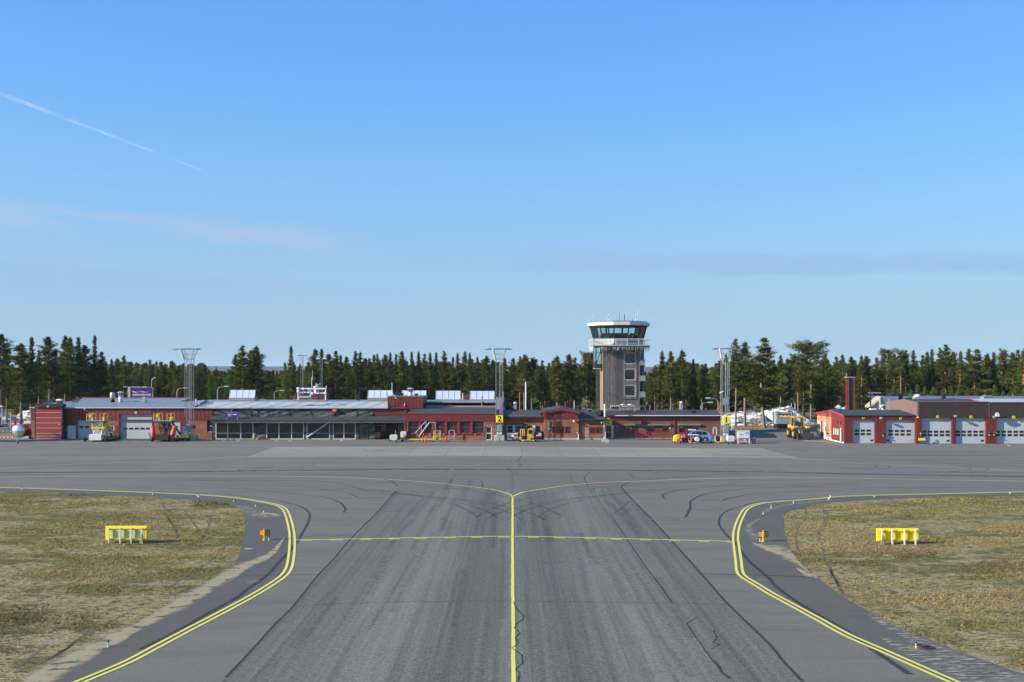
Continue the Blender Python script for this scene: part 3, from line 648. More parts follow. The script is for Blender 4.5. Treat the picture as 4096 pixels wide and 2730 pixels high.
struct(band('sand_verge', [(3000, 2160), (2975, 2120), (2990, 2095), (3030, 2075)], [(3060, 2165), (3020, 2125), (3020, 2100), (3050, 2080)], .026, 'sand_wisps'))
struct(band('sand_verge', [(3185, 2270), (3230, 2285), (3270, 2305)], [(3190, 2285), (3225, 2312), (3275, 2312)], .028, 'sand_cover'))
struct(band('sand_verge', [(985, 2190), (1005, 2192), (1025, 2195)], [(975, 2202), (985, 2204), (1000, 2200)], .028, 'sand_cover'))
struct(band('sand_verge', [(-100, 1762), (300, 1762), (700, 1763), (1300, 1767), (1900, 1769), (2420, 1764)], [(-100, 1770), (300, 1768), (700, 1767), (1300, 1771), (1900, 1775), (2420, 1772)], .012, 'sand_wisps'))
struct(band('sand_verge', [(2420, 1764), (2700, 1763), (2900, 1765)], [(2420, 1771), (2700, 1772), (2900, 1770)], .012, 'sand_wisps'))
struct(band('sand_verge', [(3390, 1777), (3600, 1778), (3800, 1780), (4096, 1782), (4300, 1782)], [(3390, 1782), (3600, 1784), (3800, 1788), (4096, 1794), (4300, 1796)], .012, 'sand_wisps'))
struct(band('sand_verge', [(3215, 1760), (3290, 1763), (3380, 1776)], [(3215, 1768), (3270, 1770), (3330, 1776)], .012, 'sand_cover'))

def rut(name, pts, w): r = new_rib(); ribbon(r, [G(*p) for p in pts], w, .006, jit=.03); return struct(rib_obj(name, r, 'rut'))
soft('rut', (.10, .08, .05), (.20, .16, .10), .8, .4, 4., (.25, .5))
z1 = lambda *p: Zp(0, 1740, .6313, p); z4 = lambda *p: Zp(3072, 1740, .6313, p)
for pts in (z1((1030, 430), (1060, 520), (1095, 580), (1120, 640), (1090, 700)), z1((1060, 520), (1110, 590), (1135, 650)), z1((1170, 480), (1220, 550), (1260, 610), (1285, 660), (1250, 700)), z1((1330, 510), (1325, 570), (1290, 650)), z1((1440, 690), (1330, 800), (1200, 880), (1050, 990)), z1((800, 1130), (600, 1240), (400, 1370), (200, 1500)), z1((300, 1330), (100, 1480)), z1((620, 1200), (350, 1400), (80, 1510))): rut('tyre_rut', pts, .22)
for pts in (z4((235, 460), (235, 530), (190, 590), (175, 660), (195, 750), (210, 810)), z4((355, 475), (355, 540), (325, 610), (320, 665)), z4((375, 480), (372, 545), (345, 610)), z4((335, 690), (355, 770), (400, 860), (430, 930), (470, 1020)), z4((390, 850), (440, 940), (500, 1030))): rut('tyre_rut', pts, .22)
class Fc:
    def __init__(s, Y): s.Y = Y
    def x(s, px): return PX(px, s.Y)
    def z(s, py): return max(0., PZ(py, s.Y))
    def r(s, a, b, c, d): return (s.x(a), s.x(b), s.z(d), s.z(c))      # px0 px1 ytop ybottom -> x0 x1 z0 z1
def frame_mb(x0, x1, z0, z1, Y, w=.07, d=.06, mul=(), tra=()):
    m = MB(); m.box(x0, x0+w, Y-d, Y+.04, z0, z1); m.box(x1-w, x1, Y-d, Y+.04, z0, z1)
    m.box(x0+w, x1-w, Y-d, Y+.04, z1-w, z1); m.box(x0+w, x1-w, Y-d, Y+.04, z0, z0+w)
    for q in mul: m.box(q-w/2, q+w/2, Y-d+.004, Y+.036, z0+w, z1-w)
    for q in tra: m.box(x0+w, x1-w, Y-d+.008, Y+.03, q-w/2, q+w/2)
    return m
def window(parent, x0, x1, z0, z1, Y, mat='white_trim', w=.07, mul=(), tra=(), glass='glass_dark', sill=None, name='window'):
    f = frame_mb(x0, x1, z0, z1, Y, w, mul=mul, tra=tra).build(name, mat, parent)
    MB().box(x0+w*.5, x1-w*.5, Y+.01, Y+.03, z0+w*.5, z1-w*.5).build('pane', glass, f)
    if sill: MB().box(x0-.08, x1+.08, Y-.14, Y+.02, z0-.09, z0-.005).build('sill', sill, f)
    return f
def roller_door(parent, x0, x1, z0, z1, Y, mat='door_grey', n=5, wins=(), rnd=False, name='garage_door', flap=None):
    """sectional door recessed behind the wall face; wins = (x0,x1,z0,z1)"""
    m = MB(); h = (z1-z0)/n
    for i in range(n): m.box(x0, x1, Y, Y+.06, z0+i*h+.012, z0+(i+1)*h-.012, .012)
    m.box(x0, x1, Y+.02, Y+.05, z0, z1)
    d = m.build(name, mat, parent)
    if wins:
        g = MB(); fr = MB()
        for a, b, c, e in wins:
            if rnd:
                r = (e-c)/2; pts = [(b-r+r*math.cos(R(t_)), (c+e)/2+r*math.sin(R(t_))) for t_ in range(-90, 91, 20)]+[(a+r+r*math.cos(R(t_)), (c+e)/2+r*math.sin(R(t_))) for t_ in range(90, 271, 20)]
                g.prism(pts, Y-.014, Y-.002)
            else:
                g.box(a, b, Y-.012, Y-.002, c, e)
                for q in ((a-.03, a, c-.03, e+.03), (b, b+.03, c-.03, e+.03), (a, b, e, e+.03), (a, b, c-.03, c)): fr.box(q[0], q[1], Y-.02, Y-.001, q[2], q[3])
        g.build('door_glazing', 'glass_dark', d)
        if not rnd: fr.build('glazing_frame', 'white_trim', d)
    if flap: MB().box(flap, flap+.42, Y-.02, Y-.001, z0+.28, z0+.52, .02).build('pet_vent', 'black_paint', d)
    return d
def plain_door(parent, x0, x1, z0, z1, Y, mat='door_white', glazed=False, name='door'):
    d = MB()
    if glazed:
        d = frame_mb(x0, x1, z0, z1, Y, .12, tra=((z0+z1)/2,)).build(name, mat, parent)
        MB().box(x0+.06, x1-.06, Y+.01, Y+.03, z0+.06, z1-.06).build('pane', 'glass_dark', d)
    else:
        d.box(x0, x1, Y, Y+.06, z0, z1, .015); d = d.build(name, mat, parent)
    MB().box(x1-.17, x1-.07, Y-.07, Y-.002, (z0+z1)/2-.05, (z0+z1)/2, .01).tube((x1-.12, Y-.03, (z0+z1)/2-.03), (x1-.24, Y-.05, (z0+z1)/2-.03), .014).build('door_handle', 'steel', d)
    return d
def number_board(s, px, py, Y, size, mat, txt, tmat='black_text', sz=None, label=None, w=None):
    f = Fc(Y); x, z = f.x(px), f.z(py); w = w or size
    t_ = thing('number_sign', label, 'sign', (x, Y, z), 'door number signs')
    MB().box(x-w/2, x+w/2, Y-.03, Y, z-size/2, z+size/2, .012).build('sign_board', mat, t_)
    text('number', txt, sz or size*.9, tmat, t_, x, Y-.036, z, bold=.006)
    return t_
def roof_x(mb, xa, xb, yf, zf, yb, zb, th=.16):
    mb.slab((xa, yf, zf), (xb, yf, zf), (xb, yb, zb), (xa, yb, zb), th); return mb
def seams(mb, xa, xb, yf, zf, yb, zb, pitch=.6, skew=0., h=.035, w=.03):
    n = int((xb-xa)/pitch)
    for i in range(n+1):
        x = xa+(xb-xa)*i/max(1, n)
        mb.add([(x-w, yf, zf+.002), (x+w, yf, zf+.002), (x+w, yb, zb+.002), (x-w, yb, zb+.002), (x-w*.5, yf, zf+h), (x+w*.5, yf, zf+h), (x+w*.5, yb, zb+h), (x-w*.5, yb, zb+h)], [(0, 1, 5, 4), (1, 2, 6, 5), (3, 0, 4, 7), (4, 5, 6, 7), (2, 3, 7, 6)])
    return mb

YA = 151.3; f = Fc(YA)
A = thing('service_building', 'long low red clad and brick wing with grey metal roof and three grey garage doors', 'building', (f.x(480), YA, 0))
zE, zC = f.z(1632), f.z(1680)
dr = dict(d0=f.r(269, 303, 1703, 1758), d1=f.r(309, 413, 1681, 1758), d2=f.r(478, 608, 1658, 1758), d3=f.r(658, 721, 1680, 1758), d4=f.r(724, 746, 1703, 1758), w1=f.r(427, 457, 1703, 1733), w2=f.r(828, 851, 1681, 1731))
for k in dr: dr[k] = (dr[k][0], dr[k][1], 0. if k[0] == 'd' else dr[k][2], dr[k][3])
holes = list(dr.values())
MB().wall(f.x(125), f.x(860), 0, zC, YA, .4, holes).box(f.x(125), f.x(860), YA+.4, 168, 0, zE-.3).build('wall', 'brick', A)
cl_ = MB().wall(f.x(125), f.x(860), zC, zE, YA-.02, .3, [dr['d2']]); cl_.clad(f.x(252), f.x(852), zC+.04, zE-.06, YA-.02, .615, .05, .06, [dr['d2'][:2]+(zC, dr['d2'][3]+.03)]); cl_.clad(f.x(127), f.x(141), zC+.04, zE-.06, YA-.02, .6, .05, .05)
cl_.clad(f.x(263), f.x(307), f.z(1702), zC, YA, .6, .05, .04); cl_.clad(f.x(720), f.x(747), f.z(1702), zC, YA, .6, .05, .04)
cl_.build('cladding', 'red_cladding', A)
MB().clad(f.x(478), f.x(608), dr['d2'][3]+.03, zE-.06, YA-.03, .6, .05, .08).build('bright_cladding', 'bright_red_cladding', A)
MB().box(f.x(458), f.x(474), YA-.03, YA, f.z(1733), f.z(1703)).build('window_shutter', 'bright_red_cladding', A)
tr = MB().box(f.x(120), f.x(852), YA-.32, YA+.05, zE-.06, zE+.06).box(f.x(125), f.x(852), YA-.06, YA-.02, zC-.06, zC+.03)
for k in ('d1', 'd2', 'd3'):
    a, b, c_, d_ = dr[k]; tr.box(a-.12, a-.001, YA-.05, YA, 0, d_+.03); tr.box(b+.001, b+.12, YA-.05, YA, 0, d_+.03)
tr.build('trim', 'red_frame', A)
MB().box(f.x(120), f.x(852), YA-.36, YA-.33, zE-.02, zE+.07).build('gutter', 'white_trim', A)
plain_door(A, *dr['d0'], YA+.10); plain_door(A, *dr['d4'], YA+.12)
a, b, c_, d_ = dr['d1']; roller_door(A, a, b, c_, d_, YA+.22, n=6, rnd=True, wins=[f.r(315, 332, 1705, 1714), f.r(337, 355, 1705, 1714), f.r(366, 384, 1705, 1714), f.r(390, 407, 1705, 1714)])
a, b, c_, d_ = dr['d2']; roller_door(A, a, b, c_, d_, YA+.26, n=8, wins=[f.r(q, q+17, 1711.5, 1720) for q in (490, 513, 536, 559, 581)], flap=f.x(597))
a, b, c_, d_ = dr['d3']; roller_door(A, a, b, c_, d_, YA+.22, n=6, rnd=True, wins=[f.r(672, 688, 1705, 1713), f.r(693, 709, 1705, 1713)], flap=f.x(703))
window(A, *dr['w1'], YA+.14, w=.16); window(A, *dr['w2'], YA+.12, 'black_paint', w=.12, tra=(f.z(1705),))
MB().box(f.x(840), f.x(851), YA+.03, YA+.06, f.z(1706.5), f.z(1704)).box(f.x(834), f.x(851), YA+.03, YA+.06, f.z(1729.5), f.z(1727.5)).build('blind_rail', 'white_trim', A)
zR1, zR2 = PZ(1607, 160), PZ(1594, 165)
xa, xm, xb = f.x(134), f.x(300), f.x(852)
rf = MB(); roof_x(rf, xa, xb, YA-.34, zE+.06, 160, zR1); roof_x(rf, xa, xm, 168.5, zE-.1, 160.001, zR1)
roof_x(rf, PX(303, 162), PX(760, 165), 160.002, zR1+.004, 165, zR2); roof_x(rf, PX(303, 162), PX(760, 165), 171, zR1-.2, 165.001, zR2)
roof_x(rf, PX(760, 160), xb, 160.002, zR1+.004, 166, PZ(1601, 166))
R_ = rf.build('roof', 'roof_grey', A)
sm = MB(); seams(sm, xa, xb, YA-.3, zE+.06, 160, zR1, 1.25); seams(sm, PX(303, 162), PX(760, 165), 160, zR1, 165, zR2, 1.25); sm.build('roof_seam', 'roof_grey', R_)
vg = MB(); vg.tube((xa, YA-.34, zE+.05), (PX(204, 160), 160, zR1+.22), .09); vg.box(PX(303, 165), PX(760, 165), 165.01, 165.2, zR2-.05, zR2+.14)
vg.tube((PX(290, 158), 158, PZ(1608, 158)), (PX(318, 165), 165, zR2+.1), .1); vg.tube((PX(780, YA), YA-.3, zE+.1), (PX(826, 160), 160, PZ(1602, 160)), .09)
vg.build('verge_board', 'red_trim', R_)
bl = MB(); bl.add([(PX(178, 156), 156, PZ(1616, 156)), (PX(199, 156), 156, PZ(1616, 156)), (PX(213, 160), 160, PZ(1607.5, 160)), (PX(198, 160), 160, PZ(1601, 160))], [(0, 1, 2, 3)])
bl.add([(PX(300, 161), 161, PZ(1607, 161)), (PX(322, 161), 161, PZ(1607, 161)), (PX(335, 165), 165, PZ(1600, 165)), (PX(318, 165), 165, PZ(1595.5, 165))], [(0, 1, 2, 3)])
bl.add([(PX(784, 152), 152, PZ(1631, 152)), (PX(820, 152), 152, PZ(1631, 152)), (PX(846, 160), 160, PZ(1609, 160)), (PX(828, 160), 160, PZ(1602, 160))], [(0, 1, 2, 3)])
bl.build('shaded_roof_patch', 'roof_blue', R_)  # blue quads stand in for roof ends lying in shade
Yd = 150.3; g = Fc(Yd)
D3 = thing('fabric_door', 'tall bright red fabric roll door with thin white stripes and black hood', 'door', (g.x(195), Yd, 0))
fab = MB(); zz = [1756, 1745.5, 1734, 1713, 1692.5, 1672, 1651, 1631]
for q0, q1 in zip(zz[:-1], zz[1:]): fab.box(g.x(142), g.x(247), Yd, Yd+.08, g.z(q0)+.02, g.z(q1)-.02, .02)
fb = fab.build('curtain', 'fabric_red', D3)
st = MB()
for q in zz[:-1]: st.box(g.x(142), g.x(247), Yd-.02, Yd+.07, g.z(q)-.022, g.z(q)+.022)
st.build('stripe', 'white_trim', fb)
MB().box(g.x(142), g.x(253), Yd-.25, YA, g.z(1631), g.z(1617), .03).box(g.x(143), g.x(252), Yd-.1, YA, g.z(1617), g.z(1616)).build('hood', 'black_paint', D3)
MB().box(g.x(247), g.x(252), Yd-.12, YA, 0, g.z(1631)).box(g.x(139.6), g.x(142), Yd-.02, YA, 0, g.z(1631)).build('guide_rail', 'black_paint', D3)
MB().box(g.x(146), g.x(158), Yd-.256, Yd-.251, g.z(1627.5), g.z(1625.8)).build('maker_plate', 'cyan_paint', D3)
t_ = thing('number_sign', 'small pale 3 board on the black hood of the red fabric door', 'sign', (g.x(195), Yd-.25, g.z(1626.5)), 'door number signs')
MB().box(g.x(191), g.x(199), Yd-.29, Yd-.252, g.z(1630), g.z(1623)).build('sign_board', 'sign_yellow_pale', t_); text('number', '3', .24, 'black_text', t_, g.x(195), Yd-.296, g.z(1626.5), bold=.006)
number_board(A, 544, 1652, YA-.12, .34, 'cream', '5', label='small cream 5 board above the widest grey garage door of the service wing')
number_board(A, 688, 1673, YA-.10, .36, 'sign_yellow', '6', label='small yellow 6 board above the garage door next to the left light mast')
s_ = thing('wall_lamp', 'white ball lamp high on the red cladding above the yellow stairs', 'lamp', (f.x(342), YA, f.z(1636)))
MB().lathe([(.01, -.13), (.1, -.09), (.13, 0), (.1, .09), (.01, .13)], (f.x(342), YA-.25, f.z(1637))).build('globe', 'white_paint', s_, True); MB().tube((f.x(342), YA-.25, f.z(1637)), (f.x(342), YA-.05, f.z(1634)), .03).build('bracket', 'steel', s_)
s_ = thing('control_box', 'small dark push button box with grey panels on the brick beside the red fabric door', 'switch box', (f.x(259), YA, f.z(1720)))
MB().box(f.x(251), f.x(267), YA-.16, YA-.001, f.z(1727), f.z(1716), .02).build('cabinet', 'grey_box', s_)
for q in (1716, 1720): MB().box(f.x(255), f.x(262), YA-.2, YA-.161, f.z(q+3), f.z(q+1)).build('button_plate', 'white_paint', s_)
s_ = thing('beacon_lamp', 'small orange flashing lamp on the wall beside the red fabric door', 'lamp', (f.x(251), YA, f.z(1694)))
MB().box(f.x(250), f.x(254), Yd-.2, Yd-.121, f.z(1699), f.z(1696)).build('lamp_base', 'white_paint', s_); MB().lathe([(.1, 0), (.1, .2), (.05, .26)], (f.x(252), Yd-.16, f.z(1696)), 8).build('lens', 'safety_orange', s_)
s_ = thing('wall_floodlight', 'dark wall floodlight with bright face beside the red fabric door', 'lamp', (f.x(260), YA, f.z(1684)))
MB().box(f.x(257), f.x(266), YA-.35, YA-.03, f.z(1688), f.z(1681), .03).build('housing', 'black_paint', s_); MB().box(f.x(258), f.x(261), YA-.37, YA-.351, f.z(1686), f.z(1683)).build('lens', 'white_paint', s_)

def barrel_vent(px, py0, py1, Y, w, label, kind):
    x = PX(px, Y); z0 = PZ(py1, Y); z1 = PZ(py0, Y); r = w/2; h = z1-z0
    t_ = thing('roof_vent', label, 'roof vent', (x, Y, z0))
    if kind == 'barrel':
        MB().lathe([(r*.9, -.25), (r*.55, h*.22), (r*.85, h*.28)], (x, Y, z0)).build('vent_base', 'black_paint', t_, True)
        MB().lathe([(r*.85, h*.28), (r, h*.45), (r, h*.72), (r*.86, h*.98), (r*.7, h)], (x, Y, z0)).build('cowl', 'galvanised', t_, True)
    elif kind == 'lantern':
        MB().lathe([(r*.62, -.3), (r*.62, h*.5)], (x, Y, z0)).build('stack', 'white_paint', t_, True)
        m = MB(); 
        for k in range(8):
            an = R(45*k+10); m.box(x+r*.72*math.cos(an)-.05, x+r*.72*math.cos(an)+.05, Y+r*.72*math.sin(an)-.05, Y+r*.72*math.sin(an)+.05, z0+h*.5, z0+h*.9)
        m.lathe([(r*.8, h*.5), (r*.8, h*.54)], (x, Y, z0)); m.build('louvre', 'steel', t_); MB().lathe([(r*.6, h*.54), (r*.6, h*.9)], (x, Y, z0)).build('core', 'dark_metal', t_)
        MB().lathe([(r*1.05, h*.9), (r*1.05, h*.92), (r*.1, h)], (x, Y, z0)).build('cap', 'white_trim', t_)
    elif kind == 'box':
        MB().box(x-r, x+r, Y-r, Y+r, z0-.05, z0+.08).box(x-r*.62, x+r*.62, Y-r*.62, Y+r*.62, z0+.08, z0+h*.78, .02).build('vent_body', 'galvanised', t_)
        MB().prism([(x-r*.5, z0+h*.78), (x+r*.5, z0+h*.78), (x, z0+h)], Y-r*.5, Y+r*.5).build('cap', 'black_paint', t_)
    elif kind == 'hat':
        MB().box(x-r*.75, x+r*.75, Y-r*.75, Y+r*.75, z0-.2, z0+h*.5, .02).build('vent_body', 'black_paint', t_)
        MB().box(x-r, x+r, Y-r, Y+r, z0+h*.5, z0+h, .12).build('cap', 'white_paint', t_)
    elif kind == 'dark':
        MB().box(x-r*.85, x+r*.85, Y-r*.6, Y+r*.6, z0-.2, z0+h*.8, .02).build('vent_body', 'black_paint', t_)
        MB().box(x-r, x+r, Y-r*.75, Y+r*.75, z0+h*.8, z0+h, .03).build('cap', 'dark_metal', t_)
    return t_
barrel_vent(451, 1570, 1605, 159, .82, 'grey barrel shaped vent on a black foot on the left roof', 'barrel')
barrel_vent(483, 1567, 1605, 159, 1.0, 'white stack with louvred lantern top beside the grey barrel vent', 'lantern')
barrel_vent(577, 1583, 1606, 158.5, .8, 'small grey box vent with dark pointed cap in front of the purple billboard', 'box')
barrel_vent(239, 1597, 1615, 154, .9, 'white capped square vent just right of the black door hood on the left roof', 'hat')

YB = 151.0; f = Fc(YB); YG = 149.9; g = Fc(YG); YC = 148.6; h_ = Fc(YC)
B = thing('terminal_building', 'arrivals hall with dark timber fascia, white framed glazed bays and pale metal roof', 'building', (f.x(1180), YB, 0))
xa, xb = f.x(852), f.x(1618)
MB().box(f.x(848), f.x(1500), YB+2.6, 172, 0, 4.4).box(f.x(1500), f.x(1640), YB+2.5, 172, 0, 4.4).build('wall', 'brick_dark', B)
for nm, mt, segs in (('timber_fascia', 'wood_dark_a', ((853, 1040),)), ('timber_fascia', 'wood_dark_b', ((1041, 1148), (1149, 1240), (1241, 1330), (1331, 1429), (1431, 1492)))):
    m = MB()
    for q0, q1 in segs: m.box(f.x(q0), f.x(q1), YB-.02, YB+.2, f.z(1669), f.z(1634.5))
    m.build(nm, mt, B)
m = MB()
for q in (851, 1430): m.box(f.x(q-1.5), f.x(q+1), YB-.06, YB+.05, f.z(1670), f.z(1634))
for q0, q1 in ((1148, 1164), (1236, 1252), (1324, 1341)): m.tube((f.x(q0), YB-.05, f.z(1635)), (f.x(q1), YB-.05, f.z(1668)), .045)
m.build('fascia_batten', 'dark_metal', B)
MB().wall(f.x(1492), f.x(1640), f.z(1672), f.z(1632), YB+.1, .3).clad(f.x(1495), f.x(1640), f.z(1660), f.z(1636), YB+.1, .54, .05, .05).build('cladding', 'red_cladding', B)
MB().box(f.x(848), f.x(1640), YB-.3, YB+.1, f.z(1634.5), f.z(1631.2)).build('eaves_board', 'red_frame', B)
zf, zb_ = PZ(1631, YB-.35), PZ(1608, 157)
rf = MB(); rf.slab((PX(822, YB), YB-.36, zf), (PX(1552, YB), YB-.36, zf), (PX(1552, 157), 157, zb_), (PX(862, 157), 157, zb_), .14)
R_ = rf.build('roof', 'roof_light', B)
sm = MB()
for k in range(11):
    x = PX(860, YB)+k*2.6; sm.tube((x, YB-.3, zf+.02), (x+1.7, 156.9, zb_+.02), .022, n=4)
sm.build('roof_seam', 'galvanised', R_)
m = MB(); m.slab((PX(835, 157), 157.01, zb_-.02), (PX(1985, 157), 157.01, zb_-.02), (PX(1985, 166), 166, PZ(1600, 166)), (PX(835, 166), 166, PZ(1600, 166)), .14); m.slab((PX(835, 166), 166.01, PZ(1600, 166)), (PX(1985, 166), 166.01, PZ(1600, 166)), (PX(1985, 176), 176, 4.6), (PX(835, 176), 176, 4.6), .14)
m.build('back_roof', 'roof_grey', B)
zc0, zc1 = h_.z(1681), f.z(1667)
cn = MB(); cn.slab((h_.x(841), YC, zc0), (h_.x(1619), YC, zc0), (f.x(1619), YB-.03, zc1), (f.x(846), YB-.03, zc1), .10); cnp = cn.build('canopy', 'roof_felt', B)
MB().box(h_.x(842), h_.x(1618), YC-.05, YC+.12, zc0-.30, zc0-.11).build('canopy_beam', 'dark_metal', cnp)
MB().box(h_.x(842), h_.x(1618), YC-.03, YG+2.4, zc0-.42, zc0-.31).build('soffit', 'wood_dark_a', cnp)
MB().box(h_.x(850), h_.x(1610), YC-.07, YC-.052, zc0-.33, zc0-.29).build('canopy_gutter', 'galvanised', cnp)
zt = zc0-.42
posts = MB()
for q0, q1 in ((849, 861), (1014, 1064), (1216, 1225.5), (1320.5, 1330.5), (1423, 1436), (1476, 1500)): posts.box(g.x(q0), g.x(q1), YG+.05, YG+.35, 0, zt)
posts.build('timber_panel', 'wood_dark_b', B)
MB().box(g.x(848), g.x(851), YG+.02, YB+2, 0, zt).build('corner_post', 'dark_metal', B)
for q in ((862, 910.5, 962.5, 1013), (1065, 1115.5, 1166, 1215.5), (1226, 1320), (1331, 1375.5, 1422.5)):
    z0, z1 = 0.02, g.z(1686.5)
    w_ = frame_mb(g.x(q[0]), g.x(q[-1]), z0, min(z1, zt), YG+.1, .12, mul=[g.x(v) for v in q[1:-1]]).build('glazed_bay', 'white_trim', B)
    MB().box(g.x(q[0])+.05, g.x(q[-1])-.05, YG+.10, YG+.12, z0+.05, min(z1, zt)-.05).build('pane', 'glass_bay', w_)
    MB().box(g.x(q[0])+.12, g.x(q[-1])-.12, YG+.085, YG+.097, g.z(1735), g.z(1733)).build('safety_band', 'pale_text' if 0 else 'galvanised', w_)
MB().tube((g.x(1226), YG-.05, g.z(1752)), (g.x(1316), YG-.05, g.z(1689)), .1, n=6).build('brace', 'white_trim', B)
it = MB(); it.box(g.x(855), g.x(1480), YG+.4, YB+2.55, -.02, .03); I_ = it.build('inner_floor', 'concrete', B)
iw = MB()
for q0, q1 in ((870, 940), (1075, 1210), (1230, 1318), (1335, 1420)): iw.box(g.x(q0), g.x(q1), YB+2.5, YB+2.59, 1.25, 2.55)
iw.build('inner_window', 'glass_dark', B)
MB().box(g.x(972), g.x(1012), YB+2.48, YB+2.58, .05, 2.2).build('inner_door', 'door_white', B); MB().box(g.x(978), g.x(988), YB+2.45, YB+2.479, .2, 2.0).box(g.x(993), g.x(1010), YB+2.45, YB+2.479, .9, 2.0).build('inner_glazing', 'glass_dark', B)
MB().box(g.x(1436), g.x(1476), YG+.2, YG+.3, 0, zt).build('timber_door_surround', 'wood_dark_a', B)
dd = MB().box(g.x(1441), g.x(1471), YG+.14, YG+.2, .05, 2.15, .02).build('door', 'wood_warm', B); MB().box(g.x(1444), g.x(1468), YG+.12, YG+.139, .15, 2.0).build('pane', 'glass_dark', dd)
window(B, f.x(1502), f.x(1533), f.z(1729), f.z(1687), YB+2.44, 'white_trim', tra=(f.z(1706),))
d_ = plain_door(B, f.x(1586), f.x(1612), 0, f.z(1703), YB+2.42, 'grey_box', True)
Ys = YC+.4; k_ = Fc(Ys)
S_ = thing('arrivals_sign', 'blue board reading Ankommande Arrivals standing on the dark canopy', 'sign', (k_.x(928), Ys, k_.z(1668)))
MB().box(k_.x(902), k_.x(954.5), Ys-.06, Ys+.06, k_.z(1668.5), k_.z(1653), .015).build('sign_board', 'sign_blue', S_)
MB().box(k_.x(907), k_.x(909), Ys-.03, Ys+.03, zc0-.08, k_.z(1668)).box(k_.x(949), k_.x(951), Ys-.03, Ys+.03, zc0-.08, k_.z(1668)).build('leg', 'galvanised', S_)
text('lettering', 'Ankommande', .24, 'white_text', S_, k_.x(910.5), Ys-.066, k_.z(1658.3), 'LEFT', bold=.007, sx=1.02); text('lettering', 'Arrivals', .24, 'orange_text', S_, k_.x(910.5), Ys-.066, k_.z(1664.2), 'LEFT', bold=.007)
MB().tube((f.x(931), YB-.08, f.z(1635.5)), (k_.x(921), Ys+.05, k_.z(1654)), .05).build('stay', 'galvanised', S_)
S_ = thing('clock_display', 'black box with glowing red digits on the dark timber fascia', 'display', (f.x(1340), YB, f.z(1642)))
MB().box(f.x(1329), f.x(1350), YB-.42, YB-.06, f.z(1647), f.z(1637.5), .02).build('housing', 'black_paint', S_)
text('digits', '7:03', .32, 'led_red', S_, f.x(1340), YB-.426, f.z(1642), bold=.012)
MB().tube((f.x(1333), YB-.2, f.z(1647)), (f.x(1334), YB-.1, f.z(1661)), .04).build('arm', 'galvanised', S_)
for q in (1219, 1324, 1426):
    l_ = thing('canopy_uplight', {1219: 'slim angled uplight on the canopy left of the diagonal brace', 1324: 'slim angled uplight on the canopy under the red clock', 1426: 'slim angled uplight on the canopy at the right end of the timber fascia'}[q], 'lamp', (h_.x(q), YC, zc0), 'canopy uplights')
    MB().tube((h_.x(q-1.5), YC+.3, zc0), (h_.x(q+.5), YC+.3, h_.z(1660)), .025).build('stem', 'dark_metal', l_); MB().tube((h_.x(q), YC+.3, h_.z(1660)), (h_.x(q+6), YC+.9, h_.z(1666)), .05).build('lamp_head', 'dark_metal', l_)

YP = 153.5; f = Fc(YP); zt = f.z(1587)
C_ = thing('plant_room', 'square red clad plant room rising above the terminal roof', 'building', (f.x(1620), YP, 4))
MB().box(f.x(1552), f.x(1693), YP, YP+6.5, 3.9, zt).build('wall', 'dark_red', C_)
MB().clad(f.x(1552), f.x(1693), f.z(1634), zt-.04, YP, .535, .05, .06).build('cladding', 'red_cladding', C_)
MB().box(f.x(1551), f.x(1695), YP-.1, YP+6.6, zt, zt+.07).build('roof', 'roof_grey', C_)
MB().box(f.x(1550.6), f.x(1551.9), YP-.12, YP-.06, f.z(1630), f.z(1572)).build('corner_pipe', 'dark_metal', C_)
MB().box(f.x(1616), f.x(1620), YP-.22, YP-.07, f.z(1626), f.z(1620)).tube((f.x(1619), YP-.12, f.z(1622)), (f.x(1620), YP-.12, f.z(1612)), .04).build('wall_outlet', 'white_paint', C_)
MB().lathe([(.01, -.13), (.11, 0), (.01, .13)], (f.x(1584), YP-.3, f.z(1593))).build('wall_lamp', 'white_paint', C_)
barrel_vent(1642, 1552, 1585, 156, 1.05, 'white louvred stack on top of the red plant room', 'lantern')
barrel_vent(1599, 1573, 1586, 155, 1.25, 'flat black vent box at the left of the plant room top', 'dark'); barrel_vent(1666, 1575, 1586, 155, .6, 'small square black duct at the right of the plant room top', 'dark')
